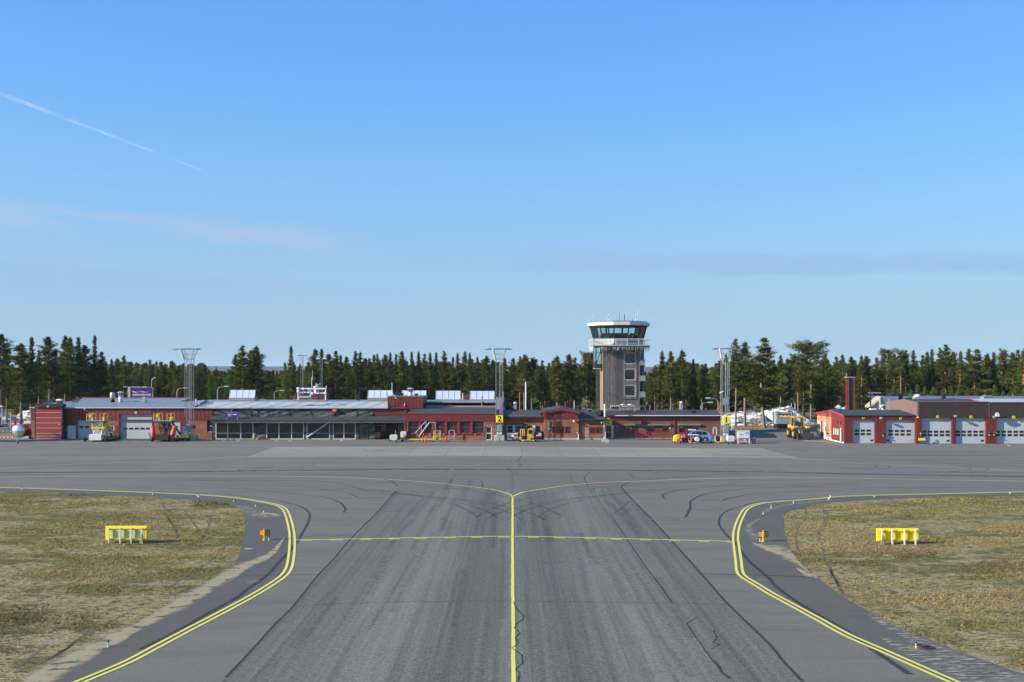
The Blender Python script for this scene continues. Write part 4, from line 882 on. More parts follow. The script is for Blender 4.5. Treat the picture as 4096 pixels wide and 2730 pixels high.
def skylight(px0, px1, py0, py1, Y, label, legs=True):
    x0, x1, z0, z1 = PX(px0, Y), PX(px1, Y), PZ(py1, Y), PZ(py0, Y); dp = 1.6
    t_ = thing('skylight', label, 'skylight', ((x0+x1)/2, Y, z0), 'sloping skylights on the terminal roof')
    MB().box(x0-.05, x1+.05, Y-.05, Y+dp+.4, z0-.4, z0+.06).build('curb', 'roof_grey', t_)
    n = 4
    for i in range(n):
        a, b = x0+(x1-x0)*i/n+.035, x0+(x1-x0)*(i+1)/n-.035
        MB().add([(a, Y, z0+.08), (b, Y, z0+.08), (b+.0, Y+.55, z1), (a+.0, Y+.55, z1), (a, Y+.04, z0+.06), (b, Y+.04, z0+.06), (b, Y+.6, z1-.03), (a, Y+.6, z1-.03)], [(0, 1, 2, 3), (7, 6, 5, 4), (0, 3, 7, 4), (1, 5, 6, 2)]).build('glazed_panel', 'skylight_panel', t_)
    m = MB()
    for i in range(n+1):
        a = x0+(x1-x0)*i/n; m.tube((a, Y-.02, z0+.06), (a, Y+.54, z1+.01), .035, n=4)
    m.box(x0, x1, Y+.55, Y+.62, z1-.06, z1+.03); m.box(x0, x1, Y-.06, Y, z0+.03, z0+.09); m.build('glazing_bar', 'white_trim', t_)
    MB().prism([(Y+.05, z0+.06), (Y+.58, z1-.03), (Y+dp, z0+.06)], x0+.01, x0+.03, 'yz').prism([(Y+.05, z0+.06), (Y+.58, z1-.03), (Y+dp, z0+.06)], x1-.03, x1-.01, 'yz').build('end_cheek', 'roof_blue', t_)
skylight(917, 1018, 1562, 1593, 162, 'skylight of four pale panels, leftmost on the terminal roof')
skylight(1471, 1568, 1563, 1593, 162, 'skylight of four pale panels just left of the red plant room')
skylight(1607, 1704, 1564, 1585, 165, 'skylight of pale panels half hidden behind the red plant room')
skylight(1743, 1841, 1565, 1599, 161, 'skylight of four pale panels just right of the red plant room')
skylight(1880, 1977, 1566, 1599, 161, 'skylight of four pale panels beside the number 2 mast')
YD = 148.3; f = Fc(YD)
D = thing('gate_building', 'red clad and brick gate building with six dark red framed windows', 'building', (f.x(1800), YD, 0))
xa, xb = f.x(1616), f.x(1982); zT, zM = f.z(1655.5), f.z(1684.5)
ww = [f.r(a, b, 1686, 1735) for a, b in ((1632, 1676.5), (1683, 1727.5), (1738, 1780), (1787.5, 1831), (1839, 1882), (1890, 1935.5))]; dw = f.r(1943, 1967.5, 1707, 1762); dw = (dw[0], dw[1], 0., dw[3])
MB().wall(xa, xb, 0, zM, YD, .35, ww+[dw]).box(xa, xb, YD+.35, 172, 0, 3.6).build('wall', 'brick', D)
MB().wall(xa-.02, xb+.02, zM, zT, YD-.03, .3).clad(xa, xb, zM+.04, zT-.05, YD-.03, .535, .05, .06).build('cladding', 'red_cladding', D)
MB().box(xa-.1, xb+.05, YD-.16, YD+.1, zT-.05, zT+.06).box(xa, xb, YD-.1, YD-.02, zM-.02, zM+.04).box(f.x(1630), f.x(1938), YD-.05, YD+.01, f.z(1738), f.z(1735.2)).build('trim', 'red_frame', D)
for a, b, c_, d_ in ww: window(D, a, b, c_, d_, YD+.14, 'red_frame', w=.10, tra=((c_+d_)/2,))
m = MB()
for (a, b, c_, d_), n_ in zip(ww[:-1], ww[1:]): m.box(b, n_[0], YD-.03, YD+.3, c_, d_)
m.build('window_pier', 'red_frame', D)
plain_door(D, *dw, YD+.1, 'door_white', True)
YR = 154.3
rf = MB(); roof_x(rf, xa, xb+.05, YD-.1, zT+.02, YR, PZ(1633.5, YR)); R_ = rf.build('roof', 'roof_green', D)
MB().tube((xa+.1, YD-.1, zT+.08), (PX(1634, YR), YR, PZ(1632, YR)), .13).build('verge_board', 'red_trim', R_)
MB().box(PX(1615, YR), PX(1985, YR), YR+.01, YR+.3, PZ(1635, YR), PZ(1630, YR)).build('ridge_board', 'red_frame', R_)
m = MB(); m.slab((PX(1700, YR), YR+.3, PZ(1631.5, YR)), (PX(1992, YR), YR+.3, PZ(1631.5, YR)), (PX(1992, 160), 160, PZ(1616, 160)), (PX(1712, 160), 160, PZ(1616, 160)), .12); m.slab((PX(1712, 160), 160.01, PZ(1616, 160)), (PX(1992, 160), 160.01, PZ(1616, 160)), (PX(1992, 166), 166, PZ(1601, 166)), (PX(1712, 166), 166, PZ(1601, 166)), .12); m.build('back_roof', 'roof_grey', D)
MB().add([(PX(1699, YR), YR+.3, PZ(1631, YR)), (PX(1824, YR), YR+.3, PZ(1631, YR)), (PX(1798, 157.5), 157.5, PZ(1618, 157.5)), (PX(1707, 157.5), 157.5, PZ(1616, 157.5))], [(0, 1, 2, 3)]).build('shaded_roof_patch', 'roof_blue', D)  # blue quad painted where the roof lies in shadow
MB().prism([(PX(1842, 168), 4.6), (PX(1842, 168), PZ(1591, 168)), (PX(1876, 168), PZ(1581, 168)), (PX(1910, 168), PZ(1591, 168)), (PX(1910, 168), 4.6)], 168, 176).build('roof_gable', 'red_cladding', D)
MB().tube((f.x(1617), YD-.08, .3), (f.x(1617), YD-.08, zM), .05).build('downpipe', 'bright_red_cladding', D)
x = [f.x(q) for q in (1625, 1646, 1694, 1720, 1760, 1775, 1824, 1850, 1900, 1932)]
lt = thing('light_string', 'thin cable with small white lamps along the brick under the gate windows', 'string lights', (x[0], YD, 1.))
m = MB(); m.path([(q, YD-.03, .80+(.05 if i % 2 else 0)) for i, q in enumerate(x)]+[(f.x(1938), YD-.03, 1.2), (f.x(1939), YD-.03, 2.1), (f.x(1972), YD-.03, 2.12)], .018, 4); m.build('cable', 'black_paint', lt)
m = MB()
for q in x[1:]: m.box(q-.06, q+.06, YD-.1, YD-.02, .80, .93, .03)
for q in (1940, 1951, 1962, 1971): m.box(f.x(q)-.06, f.x(q)+.06, YD-.1, YD-.02, 2.08, 2.2, .03)
m.build('lamp', 'white_paint', lt)
YE = 151.2; f = Fc(YE)
E = thing('brick_wing', 'shaded brick wing with dark felt roof between the number 2 mast and red gable', 'building', (f.x(2090), YE, 0))
ww = [f.r(2026, 2086, 1702, 1731), f.r(2105, 2165.5, 1702, 1731)]
MB().wall(f.x(1983), f.x(2180), 0, f.z(1668), YE, .35, ww).box(f.x(1983), f.x(2180), YE+.35, 164, 0, 3.5).build('wall', 'brick', E)
for a, b, c_, d_ in ww:
    window(E, a, b, c_, d_, YE+.1, 'white_trim', w=.08); MB().box((a+b)/2-.20, (a+b)/2+.22, YE-.03, YE+.09, c_+.02, d_-.02).build('window_panel', 'door_white', E)
zA, zB2 = Fc(YE-.5).z(1668), PZ(1640, 160)
rf = MB(); roof_x(rf, f.x(1984), f.x(2178), YE-.5, zA, 160, zB2); roof_x(rf, f.x(1984), f.x(2178), 168, zA, 160.01, zB2); rf.build('roof', 'roof_felt', E)
MB().box(f.x(1984), f.x(2176), YE-.58, YE-.5, zA-.16, zA+.02).build('gutter', 'dark_metal', E)
YF = 149.4; f = Fc(YF)
F_ = thing('gabled_bay', 'brick bay with broad red clad gable and wide red window', 'building', (f.x(2246), YF, 0))
ww = [f.r(2209, 2284, 1706.5, 1735)]; zM = f.z(1677)
MB().wall(f.x(2177), f.x(2315), 0, zM, YF, .35, ww).box(f.x(2177), f.x(2315), YF+.35, 164, 0, zM).build('wall', 'brick', F_)
MB().prism([(f.x(2177), zM), (f.x(2315), zM), (f.x(2315), f.z(1650)), (f.x(2246), f.z(1638)), (f.x(2177), f.z(1650))], YF-.02, 164).build('gable', 'dark_red', F_)
m = MB()
for i in range(8):
    a = f.x(2178.5)+i*(f.x(2313.5)-f.x(2178.5))/8; b = a+(f.x(2313.5)-f.x(2178.5))/8-.06; zc = lambda q: f.z(1652)+(1-abs((q-f.x(2246))/(f.x(2315)-f.x(2246))))*(f.z(1640)-f.z(1652))
    m.prism([(a, zM+.03), (b, zM+.03), (b, zc(b)-.05), (a, zc(a)-.05)], YF-.08, YF-.021)
m.build('cladding', 'red_cladding', F_)
m = MB(); pk = f.z(1633); e0 = f.z(1648)
for xe, xo in ((f.x(2173), f.x(2246)), (f.x(2319), f.x(2246))): m.prism([(xe, e0-.32), (xo, pk-.32), (xo, pk), (xe, e0)], YF-.35, YF-.15)
m.build('verge_board', 'red_frame', F_)
m = MB(); m.slab((f.x(2173), YF-.3, e0+.03), (f.x(2246), YF-.3, pk+.03), (f.x(2246), 160, pk+.03), (f.x(2173), 160, e0+.03), .1); m.slab((f.x(2246), YF-.3, pk+.03), (f.x(2319), YF-.3, e0+.03), (f.x(2319), 160, e0+.03), (f.x(2246), 160, pk+.03), .1); m.build('roof', 'roof_felt', F_)
a, b, c_, d_ = ww[0]; w_ = window(F_, a, b, c_, d_, YF+.08, 'red_frame', w=.10, mul=[a+(b-a)*.28, a+(b-a)*.66])
MB().box(a+(b-a)*.24, a+(b-a)*.33, YF+.0, YF+.079, c_+.1, d_-.1).box(a+(b-a)*.62, a+(b-a)*.71, YF+.0, YF+.079, c_+.1, d_-.1).build('window_panel', 'red_frame', F_)
MB().box(f.x(2177), f.x(2315), YF-.02, YF+.01, 0, .28).build('plinth', 'concrete', F_)
for nm, px, py, lb in (('wall_pipe', 2196, 1697, 'short bent pipe high on the brick bay left of its window'),):
    q = thing('wall_pipe', lb, 'pipe', (f.x(px), YF, f.z(1709))); MB().path([(f.x(px), YF-.08, f.z(1711)), (f.x(px), YF-.08, f.z(1686)), (f.x(px), YF-.3, f.z(1683))], .06).build('pipe', 'galvanised', q); MB().box(f.x(px-2.5), f.x(px+2), YF-.12, YF, f.z(1719), f.z(1715)).build('socket_box', 'white_paint', q)
q = thing('security_camera', 'white dome camera on the brick bay right of its window', 'camera', (f.x(2295), YF, f.z(1684))); MB().box(f.x(2293), f.x(2298), YF-.3, YF-.01, f.z(1683), f.z(1680)).build('bracket', 'white_paint', q); MB().lathe([(.02, -.28), (.14, -.2), (.15, 0)], (f.x(2296), YF-.25, f.z(1683))).build('dome', 'white_trim', q, True)
q = thing('vent_pipe', 'white hooked vent pipe standing against the brick', 'pipe', (f.x(2313), YF, 0)); MB().path([(f.x(2314), YF-.35, 0), (f.x(2313), YF-.35, f.z(1735)), (f.x(2311), YF-.4, f.z(1731.5)), (f.x(2307), YF-.45, f.z(1733))], .075).build('pipe', 'white_paint', q); MB().lathe([(.16, 0), (.16, .05)], (f.x(2314), YF-.35, 0)).build('flange', 'galvanised', q)
YGG = 149.7; f = Fc(YGG)
G_ = thing('office_building', 'brick office with red framed window and steep dark felt roof', 'building', (f.x(2368), YGG, 0))
ww = [f.r(2358, 2412, 1709, 1736)]
MB().wall(f.x(2315.5), f.x(2420), 0, f.z(1679), YGG, .35, ww).box(f.x(2315.5), f.x(2420), YGG+.35, 164, 0, 3.2).build('wall', 'brick', G_)
a, b, c_, d_ = ww[0]; window(G_, a, b, c_, d_, YGG+.08, 'red_frame', w=.10, mul=[(a+b)/2])
MB().box(f.x(2329), f.x(2355), YGG-.015, YGG+.01, .35, f.z(1699)).build('blocked_doorway', 'brick_light', G_)
zA, zB2 = Fc(YGG-.5).z(1678.5), PZ(1641, 158)
rf = MB(); roof_x(rf, f.x(2314), f.x(2423), YGG-.5, zA, 158, zB2); roof_x(rf, f.x(2314), f.x(2423), 166, zA, 158.01, zB2); rf.build('roof', 'roof_felt', G_)
MB().box(f.x(2314), f.x(2424), YGG-.58, YGG-.5, zA-.14, zA+.03).build('gutter', 'dark_metal', G_)
MB().box(f.x(2318), f.x(2420), YGG-.02, YGG+.01, 0, .2).build('plinth', 'concrete', G_)
q = thing('security_camera', 'white dome camera under the eaves next to the C sign', 'camera', (f.x(2405), YGG, f.z(1688))); MB().lathe([(.02, -.25), (.13, -.18), (.14, .1)], (f.x(2406), YGG-.25, f.z(1688))).build('dome', 'white_trim', q, True); MB().box(f.x(2404), f.x(2408), YGG-.3, YGG-.01, f.z(1688), f.z(1686)).build('bracket', 'white_paint', q)
YH = 151.2; f = Fc(YH)
H_ = thing('terminal_wing', 'long brick wing with red fascia and dark felt roof right of the C door', 'building', (f.x(2660), YH, 0))
ww = [f.r(2478, 2501, 1703.5, 1731), f.r(2511, 2520, 1704, 1730), f.r(2529, 2555, 1703.5, 1731), f.r(2596, 2676, 1703, 1732), f.r(2716, 2795, 1703, 1733)]; dw = f.r(2421, 2457, 1702.5, 1756); dw = (dw[0], dw[1], 0., dw[3])
zM, zT = f.z(1681), f.z(1663)
MB().wall(f.x(2420), f.x(2885), 0, zM, YH, .35, ww+[dw]).box(f.x(2420), f.x(2885), YH+.35, 166, 0, zM).build('wall', 'brick_dark', H_)
MB().wall(f.x(2420), f.x(2886), zM, zT, YH-.02, .3).clad(f.x(2459), f.x(2885), zM+.1, zT-.12, YH-.02, .52, .045, .05).build('cladding', 'bright_red_cladding', H_)
MB().box(f.x(2422), f.x(2886), YH-.08, YH-.03, zM-.01, zM+.08).box(f.x(2457.5), f.x(2461), YH-.05, YH, 0, zT).build('trim', 'red_frame', H_)
MB().box(f.x(2421), f.x(2458), YH-.03, YH-.001, f.z(1702), zM).build('door_surround', 'dark_red', H_)
for i, (a, b, c_, d_) in enumerate(ww):
    if i < 3: window(H_, a, b, c_, d_, YH+.08, 'red_frame', w=.07)
    else:
        window(H_, a, b, c_, d_, YH+.08, 'red_frame', w=.08, mul=[a+(b-a)*.33, a+(b-a)*.67]); MB().clad(a+(b-a)*.345, a+(b-a)*.655, c_+.02, d_-.02, YH+.07, 5, .02, .05).build('window_shutter', 'bright_red_cladding', H_)
        MB().box(a+.1, a+(b-a)*.31, YH+.065, YH+.085, d_-.36, d_-.08).box(a+(b-a)*.69, b-.1, YH+.065, YH+.085, d_-.36, d_-.08).build('roller_blind', 'lintel', H_)
m = MB()
for q0, q1 in ((2499, 2562), (2591, 2682), (2711, 2802)): m.box(f.x(q0), f.x(q1), YH-.28, YH, f.z(1703), f.z(1696.5), .02)
m.build('window_hood', 'lintel', H_)
d_ = plain_door(H_, dw[0], f.x(2449), 0.05, dw[3], YH+.1, 'door_white', True); window(H_, f.x(2449), dw[1], .05, dw[3], YH+.1, 'white_trim', w=.1, name='side_light')
m = MB().tube((f.x(2696), YH-.1, 0), (f.x(2696), YH-.1, f.z(1668)), .05); m.build('downpipe', 'red_trim', H_)
zA, zB2 = Fc(YH-.5).z(1661.5), PZ(1640.5, 161)
rf = MB(); rf.slab((f.x(2421), YH-.5, zA), (f.x(2887), YH-.5, zA), (PX(2868, 161), 161, zB2), (PX(2421, 161), 161, zB2), .14); rf.slab((PX(2421, 161), 161.01, zB2), (PX(2868, 161), 161.01, zB2), (f.x(2887), 170, zA), (f.x(2421), 170, zA), .14); R_ = rf.build('roof', 'roof_felt', H_)
sm = MB()
for k in range(17):
    x = f.x(2440)+k*1.08; sm.tube((x+.6, YH-.45, zA+.01), (x, 160.9, zB2+.01), .012, n=4)
sm.build('roof_seam', 'black_paint', R_); MB().box(f.x(2460), f.x(2886), YH-.6, YH-.5, zA-.12, zA+.0).build('gutter', 'white_trim', H_)
MB().tube((f.x(2885), YH-.4, zA+.06), (PX(2868, 161), 161, zB2+.06), .08).build('verge_board', 'red_trim', R_)
MB().box(f.x(2421), f.x(2885), YH-.02, YH+.01, 0, .16).build('plinth', 'concrete', H_)
S_ = thing('gate_sign', 'yellow board with black letter C above the glazed door', 'sign', (f.x(2434), YH, f.z(1691)))
MB().box(f.x(2421), f.x(2447.5), YH-.1, YH-.035, f.z(1700.5), f.z(1682.5), .01).build('sign_board', 'sign_yellow', S_); text('letter', 'C', .62, 'black_text', S_, f.x(2434), YH-.106, f.z(1691.5), bold=.02); MB().box(f.x(2420.5), f.x(2448), YH-.095, YH-.03, f.z(1701), f.z(1700.5)).box(f.x(2420.5), f.x(2448), YH-.095, YH-.03, f.z(1682.5), f.z(1682)).build('frame', 'galvanised', S_)
q = thing('security_camera', 'white tubular camera on the wall above the C sign', 'camera', (f.x(2430), YH, f.z(1676))); MB().tube((f.x(2427), YH-.5, f.z(1675)), (f.x(2437), YH-.4, f.z(1677)), .09).build('housing', 'white_trim', q); MB().tube((f.x(2430), YH-.4, f.z(1677)), (f.x(2428), YH, f.z(1680)), .04).build('bracket', 'white_paint', q)
q = thing('notice_board', 'small white notice with dark spot on the brick right of the middle window', 'notice', (f.x(2681), YH, f.z(1714))); MB().box(f.x(2678), f.x(2684), YH-.04, YH, f.z(1717), f.z(1710.5)).build('board', 'white_paint', q); MB().lathe([(.06, 0), (.06, .012)], (f.x(2681), YH-.052, f.z(1714)), axis='y').build('spot', 'black_text', q)
q = thing('letter_box', 'small blue grey wall box right of the C door', 'letter box', (f.x(2466), YH, f.z(1706))); MB().box(f.x(2464.5), f.x(2468.5), YH-.15, YH, f.z(1711), f.z(1702), .01).build('body', 'grey_box', q); MB().box(f.x(2464.2), f.x(2468.8), YH-.17, YH, f.z(1702), f.z(1701.3)).build('lid', 'galvanised', q)
Yf = 149.6; f = Fc(Yf)
RF = thing('railing', 'low red picket railing with gate in front of the brick wing', 'railing', (f.x(2610), Yf, 0))
m = MB(); n = 62
for i in range(n): x = f.x(2543)+i*(f.x(2680)-f.x(2543))/(n-1); m.box(x-.009, x+.009, Yf-.009, Yf+.009, .12, f.z(1729))
m.build('picket', 'red_frame', RF)
MB().box(f.x(2542), f.x(2681), Yf-.03, Yf+.03, f.z(1729), f.z(1727.5)).box(f.x(2542), f.x(2681), Yf-.025, Yf+.025, .08, .14).tube((f.x(2655), Yf-.03, .2), (f.x(2678), Yf-.03, 1.0), .02).build('rail', 'red_frame', RF)
for q in (2542.5, 2608, 2650, 2680.5): MB().box(f.x(q)-.04, f.x(q)+.04, Yf-.04, Yf+.04, 0, f.z(1727)).build('post', 'red_frame', RF)
YT = 160.; f = Fc(YT); TX = f.x(2480)
T = thing('control_tower', 'tall timber clad control tower with glazed cab and railed balcony', 'tower', (TX, YT, 0))
xa, xb = f.x(2412.5), f.x(2558.5); zD = f.z(1386)
ww = [f.r(2498, 2541, a, b) for a, b in ((1412.5, 1455.5), (1476.5, 1520.5), (1541, 1585))]
sh = MB(); sh.wall(xa, xb, 0, zD, YT, .3, ww); sh.box(xa+.01, xb-.01, YT+.31, YT+5.6, 0, zD); sh.build('shaft', 'wood_tower', T)
m = MB(); n = 34
for i in range(n+1):
    x = xa+(xb-xa)*i/n
    segs = [(f.z(1632), zD)]
    for a, b, c_, d_ in ww:
        if a-.15 < x < b+.15: segs = [q for s_ in segs for q in ((s_[0], min(s_[1], c_-.12)), (max(s_[0], d_+.12), s_[1])) if q[1]-q[0] > .05]
    for c_, d_ in segs: m.box(x-.028, x+.028, YT-.045, YT-.001, c_, d_)
m.build('timber_batten', 'wood_tower', T)
MB().box(xa-.03, xa-.002, YT-.02, YT+5.2, 0, zD).build('side_cladding', 'wood_warm', T)  # warm tone of the sunlit face put into its own timber colour
MB().box(f.x(2493), f.x(2549), YT-.10, YT-.046, f.z(1599), f.z(1597)).box(f.x(2547), f.x(2549), YT-.10, YT-.046, f.z(1597), f.z(1410)).build('window_bay_trim', 'dark_metal', T)
for a, b, c_, d_ in ww:
    window(T, a, b, c_, d_, YT+.05, 'white_trim', w=.055, glass='glass_dark')
for a, b, c_, d_ in ww[1:]: MB().box(a+.12, b-.12, YT+.04, YT+.055, d_-.42, d_-.07).build('roller_blind', 'cyan_paint' if 0 else 'roof_green', T)
for px, py in ((2457, 1469), (2429, 1572)): MB().tube((f.x(px), YT-.02, f.z(py)), (f.x(px+1), YT-.55, f.z(py+1)), .05).build('drain_spout', 'black_paint', T)
xr0, xr1 = xb+.02, f.x(2580)
MB().box(xr0+.55, xr1-.02, YT+.9, YT+4.5, 0, zD).build('stair_shaft', 'roof_blue', T)  # blue of the shadowed side put into the shaft colour
for py0, py1 in ((1439, 1464), (1503, 1527), (1567, 1592), (1624, 1650)):
    z0, z1 = f.z(py1), f.z(py0)
    b_ = MB().box(xr0, xr1+.05, YT-.1, YT+.9, z0-.14, z0).build('landing', 'dark_metal', T)
    m = MB(); m.box(xr0, xr1+.05, YT-.12, YT-.07, z1-.06, z1).box(xr1, xr1+.05, YT-.12, YT-.07, z0, z1).box(xr0, xr0+.05, YT-.12, YT-.07, z0, z1); m.box(xr1, xr1+.05, YT-.07, YT+.9, z1-.06, z1); m.build('landing_rail', 'galvanised', b_)
    if py0 < 1600: MB().box(xr0+.06, xr1-.01, YT-.10, YT-.08, z0+.1, z1-.1).build('mesh_panel', 'grey_box', b_)
xo0, xo1 = f.x(2381), xa-.05; zo0, zo1 = f.z(1474), f.z(1391)
o_ = MB().box(xo0, xo1, YT+.6, YT+4, zo0, f.z(1456)).build('oriel', 'dark_metal', T)
m = MB()
for x in (xo0, xo0+.22, xo1-.25): m.box(x, x+.1, YT+.6, YT+.7, f.z(1456), zo1)
m.box(xo0, xo1, YT+.6, YT+.7, f.z(1413), f.z(1411)).box(xo0, xo1, YT+.6, YT+.7, f.z(1394), zo1).box(xo0, xo1, YT+.6, YT+4., zo1-.02, zo1+.1).tube((xo0+.3, YT+.66, f.z(1452)), (xo1-.2, YT+.66, f.z(1396)), .07).box(xo0, xo0+.1, YT+3.9, YT+4, f.z(1456), zo1); m.build('oriel_frame', 'black_paint', o_)
MB().box(xo0+.02, xo1-.05, YT+.64, YT+.66, f.z(1455), zo1-.1).box(xo0+.03, xo0+.05, YT+.66, YT+4, f.z(1455), zo1-.1).build('oriel_glass', 'glass_cab', o_)
MB().prism([(xo0+.35, f.z(1455)), (xo1-.1, f.z(1455)), (xo1-.1, f.z(1420))], YT+1.2, YT+1.3).build('oriel_curtain', 'cream', o_)
zb0, zb1 = f.z(1386.5), f.z(1382.5); yb0, yb1 = YT-1.8, YT+7.2; xb0, xb1 = PX(2372, yb0), PX(2601, yb0)
bal = MB().box(xb0, xb1, yb0, yb1, zb0, zb1).build('balcony', 'galvanised', T)
MB().box(xb0+.1, xb1-.1, yb0+.1, yb1-.1, zb0-.14, zb0-.002).build('balcony_soffit', 'dark_metal', bal)
zr = Fc(yb0).z(1355.5); m = MB()
nb = 5
for i in range(nb+1):
    x = xb0+(xb1-xb0)*i/nb; m.box(x-.04, x+.04, yb0, yb0+.06, zb1, zr)
for i in range(5):
    y = yb0+(yb1-yb0)*i/4
    for x in (xb0, xb1-.08): m.box(x, x+.08, y-.04, y+.04, zb1, zr)
for q in (0, .2, .66, .84): 
    z = zr-(zr-zb1)*q; h = .03 if q else .06
    m.box(xb0, xb1, yb0-.02, yb0+.05, z-h, z); m.box(xb0-.02, xb0+.05, yb0, yb1, z-h, z); m.box(xb1-.05, xb1+.02, yb0, yb1, z-h, z)
for k in range(8):
    x = xb1-.15-.17*k if k < 4 else None
    if x: m.box(x-.02, x+.02, yb0+.0, yb0+.04, zb1, zr)
m.build('balcony_rail', 'white_trim', bal)
CYc = YT+2.6; S12 = [R(-90+15+30*k) for k in range(12)]     # a flat side faces the apron
def ring(ap, z): 
    r = ap/math.cos(R(15)); return [(TX+r*math.cos(a), CYc+r*math.sin(a), z) for a in S12]
sc = lambda px: px*CYc/FP
def gz(py): return PZ(py, CYc)
def loft(mb, A, B, close=True):
    b = len(mb.v); n = len(A); mb.v += A+B; mb.f += [(b+i, b+(i+1) % n, b+n+(i+1) % n, b+n+i) for i in range(n)]
    if close: mb.f += [tuple(range(b+n-1, b-1, -1)), tuple(range(b+n, b+2*n))]
    return mb
cab = bpy.data.objects.new('cab', None)
m = MB(); loft(m, ring(sc(96), zb1), ring(sc(97), gz(1357))); cab = m.build('cab', 'galvanised', T)
m = MB()
for k in range(12):
    for u in (.0, .33, .66):
        A_, B_ = Vector(ring(sc(96.3), zb1)[k]).lerp(Vector(ring(sc(96.3), zb1)[(k+1) % 12]), u), Vector(ring(sc(97.3), gz(1357))[k]).lerp(Vector(ring(sc(97.3), gz(1357))[(k+1) % 12]), u); m.tube(A_, B_, .025, n=4)
loft(m, ring(sc(98), gz(1369)), ring(sc(98), gz(1367.5))); m.build('panel_joint', 'grey_box', cab)
gb, gt = ring(sc(97), gz(1356.5)), ring(sc(110), gz(1305))
m = MB(); loft(m, gb, gt, False); m.build('cab_glazing', 'glass_cab', cab)
m = MB()
for k in range(12): m.tube(gb[k], gt[k], .10, .11, n=6)
loft(m, ring(sc(97.6), gz(1358)), ring(sc(97.6), gz(1356))); m.build('mullion', 'black_paint', cab)
rfm = MB(); loft(rfm, ring(sc(121), gz(1306)), ring(sc(122), gz(1294.5))); rf_ = rfm.build('roof', 'white_trim', T)
m = MB(); loft(m, ring(sc(116), gz(1294.4)), ring(sc(112), gz(1291))); loft(m, ring(sc(112), gz(1291)), ring(sc(6), gz(1283))); m.build('roof_deck', 'galvanised', rf_)
m = MB(); loft(m, ring(sc(118), gz(1309)), ring(sc(118), gz(1306.05))); m.build('roof_soffit', 'black_paint', rf_)
m = MB(); q = ring(sc(110), gz(1290.0))
for k in range(12):
    m.tube(q[k], q[(k+1) % 12], .03, n=4)
    for u in (0, .33, .66):
        p = Vector(q[k]).lerp(Vector(q[(k+1) % 12]), u); m.tube((p.x, p.y, p.z-.25), (p.x, p.y, p.z+.1), .025, n=4)
m.build('roof_guard', 'dark_metal', rf_)
m = MB(); ctr = (TX, CYc, gz(1309))
loft(m, ring(sc(70), gz(1356)), ring(sc(74), gz(1344))); m.build('console', 'black_paint', cab)
m = MB(); loft(m, ring(sc(96), gz(1357)), ring(sc(96), gz(1356.4))); m.build('cab_floor', 'dark_interior', cab)
m = MB()
for a, r_ in ((-125, 66), (-110, 66), (-95, 66), (-70, 66), (-40, 66), (-150, 66)):
    x, y = TX+sc(r_)*math.cos(R(a)), CYc+sc(r_)*math.sin(R(a)); m.box(x-.45, x+.45, y-.06, y+.06, gz(1344), gz(1335.5))
    MBm = m
m.build('monitor', 'black_paint', cab)
MB().tube((TX+sc(20), CYc+1.5, gz(1356)), (TX+sc(20), CYc+1.5, gz(1309)), .14).tube((TX-sc(44), CYc+2.0, gz(1356)), (TX-sc(44), CYc+2.0, gz(1309)), .14).build('inner_column', 'dark_metal', cab)
ANT = ((2373, 1265, 1292, .05, 'striped whip antenna at the left edge of the tower roof'), (2433, 1257, 1289, .06, 'striped whip antenna left of the middle of the tower roof'), (2444, 1268, 1287, .045, 'short white antenna beside the left striped whip'), (2478, 1243, 1284, .025, 'thin lightning rod on the very top of the tower'), (2498, 1256, 1285, .06, 'striped whip antenna just right of the lightning rod'), (2543, 1258, 1288, .06, 'striped whip antenna at the right of the tower roof'), (2551, 1238, 1288, .016, 'hair thin tall antenna at the right of the tower roof'), (2530, 1277, 1287, .035, 'short dark stub antenna right of the roof middle'), (2561, 1283, 1291, .03, 'short dark stub antenna nearest the right roof edge'), (2468, 1277, 1285, .035, 'short dark stub antenna left of the lightning rod'))
for px, p0, p1, r_, lb in ANT:
    x = PX(px, CYc); z0, z1 = gz(p1)-.25, gz(p0); a_ = thing('antenna', lb, 'antenna', (x, CYc, z0), 'antennas on the tower roof')
    MB().tube((x, CYc, z0), (x, CYc, z1), r_, r_*.7).build('rod', 'dark_metal' if 'dark' in lb or 'rod' in lb else 'white_paint', a_)
    if 'striped' in lb:
        m = MB()
        for u in (.15, .62): m.tube((x, CYc, z0+(z1-z0)*u), (x, CYc, z0+(z1-z0)*(u+.1)), r_*1.15)
        m.build('band', 'black_paint', a_); m = MB(); m.tube((x, CYc, z0+(z1-z0)*.6), (x+.5, CYc, z0+.1), .012, n=3).tube((x, CYc, z0+(z1-z0)*.6), (x-.5, CYc, z0+.1), .012, n=3); m.build('stay_wire', 'steel', a_)
    else: MB().lathe([(r_*2.5, 0), (r_*2.5, .06)], (x, CYc, z0+.15), 8).build('foot', 'galvanised', a_)
ic = MB()
for i in range(110):
    x = random.uniform(xb0+.1, xb1-.1); l = random.choice((.15, .2, .3, .45, .65, .8)); ic.tube((x, yb0+.12+random.uniform(0, .15), zb0), (x, yb0+.14, zb0-l), .035, .006, n=4, caps=False)
for i in range(60):
    y = random.uniform(yb0+.1, yb1-.5); l = random.uniform(.2, 1.1)
    for x in (xb0+.05, xb1-.05): ic.tube((x, y, zb0), (x, y, zb0-l), .035, .006, n=4, caps=False)
o = ic.build('icicles', 'ice'); o['kind'] = 'stuff'; tag(o, 'fringe of thin icicles hanging from the tower balcony', 'icicles')

